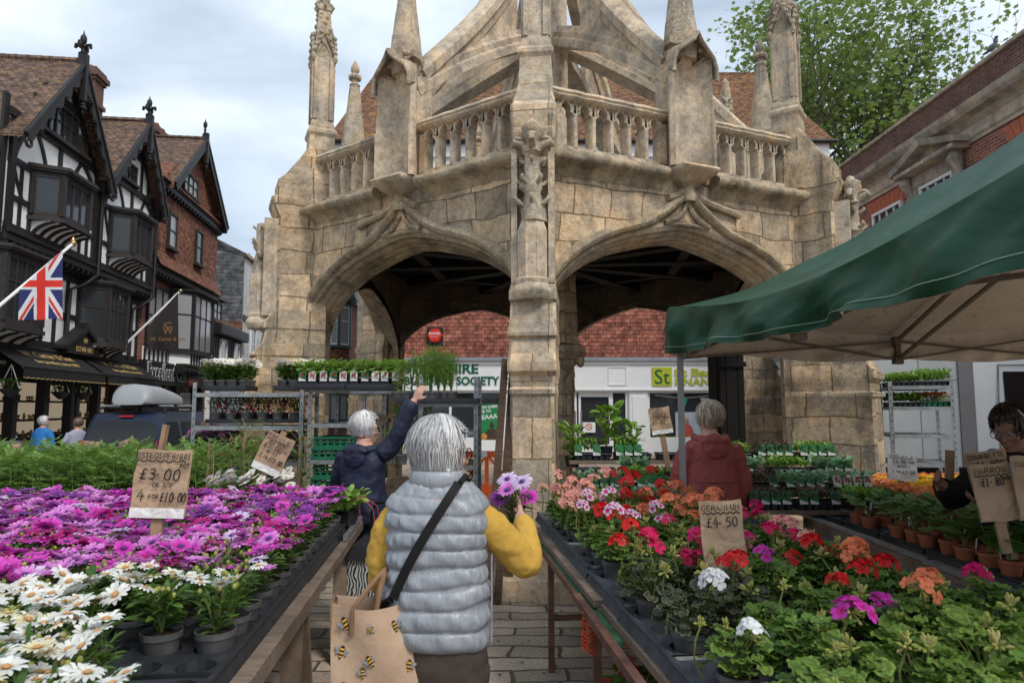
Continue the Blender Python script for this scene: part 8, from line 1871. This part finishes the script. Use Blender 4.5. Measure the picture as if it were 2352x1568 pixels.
# trousers, strap, earring
M_TROU = cloth('brown corduroy trousers', (.062,.047,.038), .9, 12, .4, 200); mb = MB(G)
mb.loft([ovring((.0,0), a, b, z) for a, b, z in ((.172,.125,.86),(.182,.135,.74),(.182,.13,.66),(.17,.12,.60))])
for sg in (-1, 1): limb(mb, [(sg*.09,0,.70),(sg*.092,.0,.48),(sg*.09,.02*sg,.10)], [.105,.082,.066], 14)
fuse(mb, 'trousers', M_TROU, w1, .011, 5, [(.016,.08),(.006,.03)])
mb = MB(G)
for sg in (-1, 1): mb.ell((sg*.088, .07+.03*sg, .045), (.045,.13,.045), 12, 8); mb.bx(sg*.088-.045, sg*.088+.045, -.05+.03*sg, .19+.03*sg, 0, .02)
mb.build('shoe', M_TROU, w1, 60)
M_STRAP = cloth('black webbing strap', (.012,.011,.011), .7, 40, .1, 300); mb = MB(G); rr_ = []
for i in range(21):
    t_ = i/20; z = 1.355-.38*t_-.03*sin(t_*PI); x = .082-.215*t_-.03*sin(t_*PI); y = -(cval(z, 2)*(max(0, 1-abs(x/(cval(z,1)))**2.5))**(1/2.5)+.014); d = Vector((.47,0,.88)); n_ = Vector((.88,0,-.47))
    rr_.append([tuple(Vector((x,y,z))+n_*s*.016+Vector((0,e,0))) for s, e in ((-1,.004),(-1,-.004),(1,-.004),(1,.004))])
mb.loft(rr_); mb.tube([(.085,-.07,1.35),(.10,-.02,1.372),(.11,.03,1.345),(.12,.1,1.26)], .012, 6); mb.tube([(-.14,-.125,.97),(-.195,-.07,.93),(-.21,.02,.92)], .013, 6); mb.build('bag_strap', M_STRAP, w1, 60)
hair(w1, HM, (.085,.103,.106), 2200, M_SILVERH, -.10, .0026, 1.0, 3, .012, .006)
glasses(w1, HM, M_INK); mb = MB(HM); mb.ell((.083,-.002,-.052), (.008,.008,.008), 10, 8); mb.build('earring', P('pearl', (.75,.72,.66), .25, .05, 5, 0), w1, 180)
# the daisy she holds
hp = G @ Vector((.28,.40,1.165)); t = potted('daisy_plant', 'mauve daisy plant held up in the hand of the shopper in the gilet', 'potted flower', None, hp-Vector((0,0,.12)), 0, BUSH[1], sc=.9)
for q in range(6): a = q*1.05; flower_on(t, DAISY[['magenta','pink','lilac','purple','pink','lilac'][q]][q % 3], .06*cos(a), .06*sin(a)-.02, .20+.035*(q % 3), .7, -.3+ru(-.4,.4), 1.1)
# ---------- tote bag with bees
bg = thing('tote_bag', 'jute tote bag printed with bees hanging from the arm of the shopper in the gilet', 'bag', (PX-.24, PY-.12, 0)); B0 = T(PX-.195, PY-.10, .025) @ RZ(.12) @ SCL(.92,1,1)
t = NT('jute hessian'); wv = t.brick(t.map(t.ob(), (1,1,1)), .004, .004, .0006, (1,1,1), (.8,.8,.8), (.6,.6,.6)); n = t.noise(6, 4, .6); n2 = t.noise(260, 2, .5); M_JUTE = t.out(t.ramp(n, [(.3, (.42,.28,.185)), (.7, (.56,.40,.28))]), .9, t.bump(n2, .4, .002, t.bump(n, .4, .03)), 0, .1)
M_JUTED = P('brown jute gusset', (.24,.135,.075), .9, .2, 8, .4, 200, .002)
def bagpt(a, b): x = -.165+.33*a; z = .50+.44*b; return (x*(1-.06*b)+.008*sin(b*5), -.035-.045*sin(PI*a)*(1-.5*b)-.012*sin(a*7+b*5), z-.018*sin(PI*a)*b)
mb = MB(B0); mb.grid(bagpt, 24, 24); fr_ = mb.build('front_panel', M_JUTE, bg, 180)
mb = MB(B0); mb.grid(lambda a, b: (-.165+.33*a, .07, .50+.44*b-.01*sin(PI*a)*b), 10, 10); mb.build('back_panel', M_JUTE, bg, 180)
for sx in (-1, 1): mb = MB(B0); mb.grid(lambda a, b: (sx*(.165*(1-.06*b)-.03*sin(PI*a)*b*(1 if sx > 0 else .6))+.008*sin(b*5), -.035+.105*a, .50+.44*b), 8, 12); mb.build('gusset', M_JUTED, bg, 180)
mb = MB(B0); mb.bx(-.16,.16,-.03,.065,.5,.505); mb.build('base', M_JUTED, bg)
for y, x0, x1, tx, tz in ((-.05,-.085,.0,.03,1.03),(.06,-.02,.1,.06,1.02)):
    for xx in ((x0, x1) if y < 0 else (x0, x1)): mb = MB(B0); mb.tube([(xx, y, .84), (xx+.004, y-.004, .92), ((xx+tx)/2, y+.02, .985), (tx, .04, tz)], .011, 6); mb.build('handle', M_JUTED, bg, 60)
M_BEEB = P('bee print black', (.02,.018,.016), .8, .1, 5, 0); M_BEEY = P('bee print yellow', (.62,.33,.03), .8, .1, 5, 0); M_BEEW = P('bee print wing', (.26,.27,.28), .8, .15, 30, 0)
for k, (a, b, an, s) in enumerate(((.18,.88,.5,1.1),(.13,.66,-.3,1.0),(.45,.62,.6,.95),(.15,.40,.2,1.1),(.55,.36,.9,1.2),(.34,.17,.5,1.0),(.06,.10,-.2,.9),(.20,.05,.1,.9),(.62,.08,-.6,1.1),(.86,.22,.3,1.0),(.88,.55,-.2,.95),(.36,.52,.05,.8),(.75,.86,.4,.9),(.48,.86,-.8,.6))):
    p = Vector(bagpt(a, b)); mb = MB(B0 @ T(p.x, p.y-.005, p.z) @ RX(PI/2) @ RZ(an) @ SCL(s*.9))
    for q, (y, rx, mi) in enumerate(((.016,.008,0),(.007,.0105,1),(.001,.0115,0),(-.006,.011,1),(-.013,.0095,0),(-.019,.0065,1),(-.024,.004,0))): mb.ell((0,y,.001), (rx,.0055,.0012), 10, 4, None, mi)
    for sg in (-1, 1):
        mb.ell((sg*.018,.002,.0), (.016,.0075,.0008), 10, 4, RZ(sg*.5), 2); mb.ell((sg*.014,-.008,.0), (.011,.005,.0008), 8, 4, RZ(sg*-.2), 2)
        for y in (.012,.002,-.008): mb.tube([(sg*.007,y,.0),(sg*.016,y-.004,.0),(sg*.019,y-.012,.0)], .0009, 3, True, 0)
    mb.build('bee_print', [M_BEEB, M_BEEY, M_BEEW], fr_, 180)
# ---------- coat wearers
def coat_person(label, x, y, yaw, H, coat, hairm, arms, hx, dark=False, hood=True, hairdrop=-.06, z0=0, skinm=None, hem=.78, wide=1.0, bottoms=None, headyaw=0, vox=.011, hood_col=None, details=True, pitch=0):
    t = thing('person', label, 'person', (x, y, z0)); M = T(x, y, z0) @ RZ(yaw) @ SCL(H/1.62); skinm = skinm or M_SKIN
    mb = MB(M); o = mb.M; mb.M = M; HMl = head(mb, (0,.02,1.485), 1.02, headyaw, pitch); mb.M = o; HMw = HMl
    limb(mb, [(0,-.005,1.42),(0,0,1.34),(0,0,1.22)], [.052,.058,.09]); mb.loft([ovring((0,0), a*wide, b, q) for a, b, q in ((.15,.11,.80),(.15,.11,1.0),(.155,.11,1.2),(.14,.09,1.3),(.06,.06,1.38))])
    for sg, A in arms: limb(mb, A, [.055,.046,.04,.028][:len(A)] if len(A) == 4 else [.055,.046,.028]); hand(mb, A[-1], Vector(A[-1])-Vector(A[-2]), hx[0 if sg < 0 else 1], 1, .5, sg)
    for sg in (-1, 1): limb(mb, [(sg*.08,0,.82),(sg*.08,0,.46),(sg*.08,.02,.07),(sg*.08,.13,.04)], [.085,.06,.04,.034])
    b = fuse(mb, 'body', skinm, t, vox*.8, 3); face_bits(b, HMw)
    mb = MB(M); mb.loft([ovring((0,0), a*wide, c, q, 28, 2.3) for a, c, q in ((.205,.16,hem),(.20,.155,hem+.14),(.185,.14,1.0),(.182,.135,1.12),(.19,.13,1.23),(.165,.11,1.31),(.09,.08,1.36))])
    for sg, A in arms:
        L = [Vector(p) for p in A]; L[-1] = L[-2].lerp(L[-1], .86); limb(mb, L, [.080,.072,.066,.05] if len(L) == 4 else [.08,.07,.052], 14)
    c = fuse(mb, 'coat', coat, t, vox, 4, [(.034,.16),(.012,.045)])
    if hood:
        mb = MB(M); mb.tube([(.125*cos(a), .02+.105*sin(a)*1.0, 1.355+.03*sin(a)) for a in [PI*.05-q*PI*1.1/14 for q in range(15)]], [.024+.018*sin(q/14*PI) for q in range(15)], 10)
        mb.ell((0,-.115,1.27), (.105,.045,.085), 14, 10); mb.ell((0,-.10,1.33), (.12,.06,.05), 14, 8); fuse(mb, 'hood', hood_col or coat, t, .009, 4, [(.02,.05)])
    mb = MB(M)
    for sg in (-1, 1): limb(mb, [(sg*.082,0,.86),(sg*.085,0,.48),(sg*.082,.01,.08)], [.10,.075,.062])
    fuse(mb, 'trousers', bottoms or M_DTROU, t, .014, 4, [(.014,.08)]); mb = MB(M)
    for sg in (-1, 1): mb.ell((sg*.082,.06,.045), (.045,.13,.045), 12, 8)
    mb.build('shoe', M_RUB, t, 60); hair(t, HMw, (.086,.104,.108), 700 if details else 260, hairm, hairdrop, .004 if details else .007, 1.0, int(x*10) % 97, .014, .006)
    return t, HMw, M
M_DTROU = cloth('dark trousers', (.02,.02,.024), .85, 14, .3); M_NAVY = cloth('navy waterproof jacket', (.012,.016,.040), .6, 22, .55, 200, .35); M_MAROON = cloth('maroon rain jacket', (.30,.062,.055), .62, 22, .55, 200, .35); M_BLACKC = cloth('black jacket', (.012,.010,.010), .75, 20, .4, 200, .25); M_BLUEH = cloth('blue hood fleece', (.10,.26,.50), .9, 20, .4); M_BLUEC = cloth('bright blue cardigan', (.04,.21,.55), .9, 20, .5); M_LGREY = cloth('pale grey coat', (.33,.34,.42), .85, 20, .4)
n_, HMn, _ = coat_person('person with white hair in a navy jacket, one arm reaching up to the trolley', -1.13, 5.25, -.45, 1.58, M_NAVY, M_WHITEH, [(-1, [(-.17,0,1.28),(-.235,.0,1.05),(-.21,.08,.84)]), (1, [(.16,.02,1.30),(.26,.06,1.41),(.34,.10,1.62),(.385,.125,1.715)])], [(0,1,0),(0,1,-.3)], headyaw=-.75)
glasses(n_, HMn, M_INK)
m_, HMm, Mm = coat_person('person with greying blonde hair in a maroon hooded jacket, back to us at the stand', 1.56, 5.42, .1, 1.66, M_MAROON, M_BLONDH, [(-1, [(-.17,0,1.28),(-.24,.02,1.04),(-.20,.14,.86),(-.14,.2,.84)]), (1, [(.17,0,1.28),(.25,.0,1.03),(.235,.03,.80)])], [(1,0,0),(-1,0,0)], wide=1.1, headyaw=.3, hem=.70)
mb = MB(Mm); mb.tube([(.21*cos(a), .155*sin(a), 1.03) for a in [2*PI*q/30 for q in range(31)]], .006, 5); mb.build('waist_seam', M_MAROON, m_)
v_, HMv, Mv = coat_person('person with dark hair, headband, glasses and black jacket with blue hood, under the tent', 2.82, 3.86, 1.85, 1.63, M_BLACKC, M_DARKH, [(-1, [(-.17,0,1.28),(-.23,.12,1.06),(-.10,.30,1.10)]), (1, [(.17,0,1.28),(.25,.16,1.10),(.15,.33,1.14),(.11,.42,1.19)])], [(0,0,1),(-1,0,0)], skinm=M_SKIN2, hood_col=M_BLUEH, hairdrop=-.05, headyaw=.15, pitch=-.35)
glasses(v_, HMv, M_GALV); mb = MB(HMv); mb.tube([(.091*cos(a), .01+.02*0, .035+.107*sin(a)) for a in [PI*q/16 for q in range(17)]], .008, 6); mb.build('headband', M_WHITEPAINT, v_, 60)
mb = MB(Mv)
for sg in (-1, 1): mb.tube([(sg*.05,.105,1.33),(sg*.055,.135,1.2),(sg*.05,.14,1.06)], .006, 6)
mb.build('drawstring', M_BLUEH, v_, 60)
coat_person('person with white hair in a bright blue cardigan outside the jeweller', -11.05, 16.2, -.25, 1.70, M_BLUEC, M_WHITEH, [(-1, [(-.17,0,1.28),(-.24,.0,1.04),(-.2,.08,.82)]), (1, [(.17,0,1.28),(.24,.03,1.04),(.2,.12,.82)])], [(1,0,0),(-1,0,0)], hood=False, z0=-.29, hem=.86, wide=1.05, headyaw=-.7, vox=.016, details=False)
f_, HMf, _ = coat_person('person with brown hair and glasses in a pale grey coat facing left outside the jeweller', -10.1, 16.0, 1.15, 1.66, M_LGREY, M_BROWNH, [(-1, [(-.17,0,1.28),(-.24,.06,1.06),(-.08,.2,1.05)]), (1, [(.17,0,1.28),(.24,.06,1.06),(.08,.22,1.02)])], [(0,0,1),(0,0,1)], hood=False, z0=-.29, hem=.62, wide=1.05, headyaw=.1, vox=.016, details=False)
glasses(f_, HMf, M_INK)
mb = MB(T(-10.45,15.9,-.29)); mb.beam((0,0,.45),(.1,-.05,1.08),.03,.03); mb.loft([[(-.2,0,.3),(.1,0,.3),(.1,.15,.3),(-.2,.15,.3)],[(-.18,.03,.75),(.06,.03,.75),(.06,.12,.75),(-.18,.12,.75)]]); tag(mb.build('shopping_bag', P('blue carrier bag', (.05,.22,.32), .6, .2, 6, .2)), 'blue carrier bag held in front of the pale grey coat', 'bag')
coat_person('person with long brown hair, only the head showing behind the fuchsia trolley', -5.15, 11.6, .4, 1.66, M_BLACKC, M_BROWNH, [(-1, [(-.17,0,1.28),(-.24,.0,1.04),(-.2,.08,.82)]), (1, [(.17,0,1.28),(.24,.03,1.04),(.2,.12,.82)])], [(1,0,0),(-1,0,0)], hood=False, z0=-.27, headyaw=.2, vox=.018, details=False, hairdrop=-.25)
# ---------- shopping trolley bag beside the navy coat
st = thing('shopping_trolley', 'black and white patterned shopping trolley bag standing beside the navy coat', 'shopping trolley', (-.85, 4.75, 0)); S0 = T(-.88, 4.72, 0) @ RZ(-.25)
t = NT('leaf patterned fabric'); wv = t.a('TexWave'); wv.inputs['Scale'].default_value = 14; wv.inputs['Distortion'].default_value = 9; wv.inputs['Detail'].default_value = 1; t.l.new(t.ob(), wv.inputs[0]); M_PATT = t.out(t.ramp(wv.outputs['Fac'], [(.45, (.03,.03,.035)), (.55, (.52,.52,.5))]), .75, None, 0, .2)
mb = MB(S0); mb.loft([[(-.16,-.13,.14),(.16,-.13,.14),(.16,.12,.14),(-.16,.12,.14)],[(-.18,-.15,.4),(.18,-.15,.4),(.18,.13,.4),(-.18,.13,.4)],[(-.17,-.14,.66),(.17,-.14,.66),(.17,.12,.66),(-.17,.12,.66)]]); mb.build('bag', M_PATT, st)
mb = MB(S0); mb.loft([[(-.185,-.16,.62),(.185,-.16,.62),(.185,.13,.66),(-.185,.13,.66)],[(-.17,-.12,.70),(.17,-.12,.70),(.17,.1,.74),(-.17,.1,.74)]]); mb.build('flap', M_DTROU, st)
mb = MB(S0); mb.tube([(-.15,.15,.1),(-.15,.15,.88),(-.12,.15,.95),(.0,.15,.97),(.12,.15,.95),(.15,.15,.88),(.15,.15,.1)], .012, 8); mb.build('handle', M_INK, st, 60)
for sg in (-1, 1): wheel(st, S0 @ Vector((sg*.19,.13,.09)), .09, 'x')
cam = bpy.data.cameras.new('camera'); cam.sensor_width = 36; cam.lens = 1568/2352*36; cam.clip_start = .05; cam.clip_end = 2000
co = bpy.data.objects.new('camera', cam); COL.objects.link(co); co.location = (0, 0, CH); co.rotation_euler = (rad(95.5), 0, 0)
cam.dof.use_dof = True; cam.dof.focus_distance = 4.6; cam.dof.aperture_fstop = 5.0
SC.camera = co
SC.view_settings.view_transform = 'Standard'; SC.view_settings.look = 'None'; SC.view_settings.exposure = 0.58; SC.view_settings.gamma = 1; SC.view_settings.use_curve_mapping = False
SC.cycles.max_bounces = 6; SC.cycles.diffuse_bounces = 3; SC.cycles.transparent_max_bounces = 8
SC.cycles.use_denoising = True
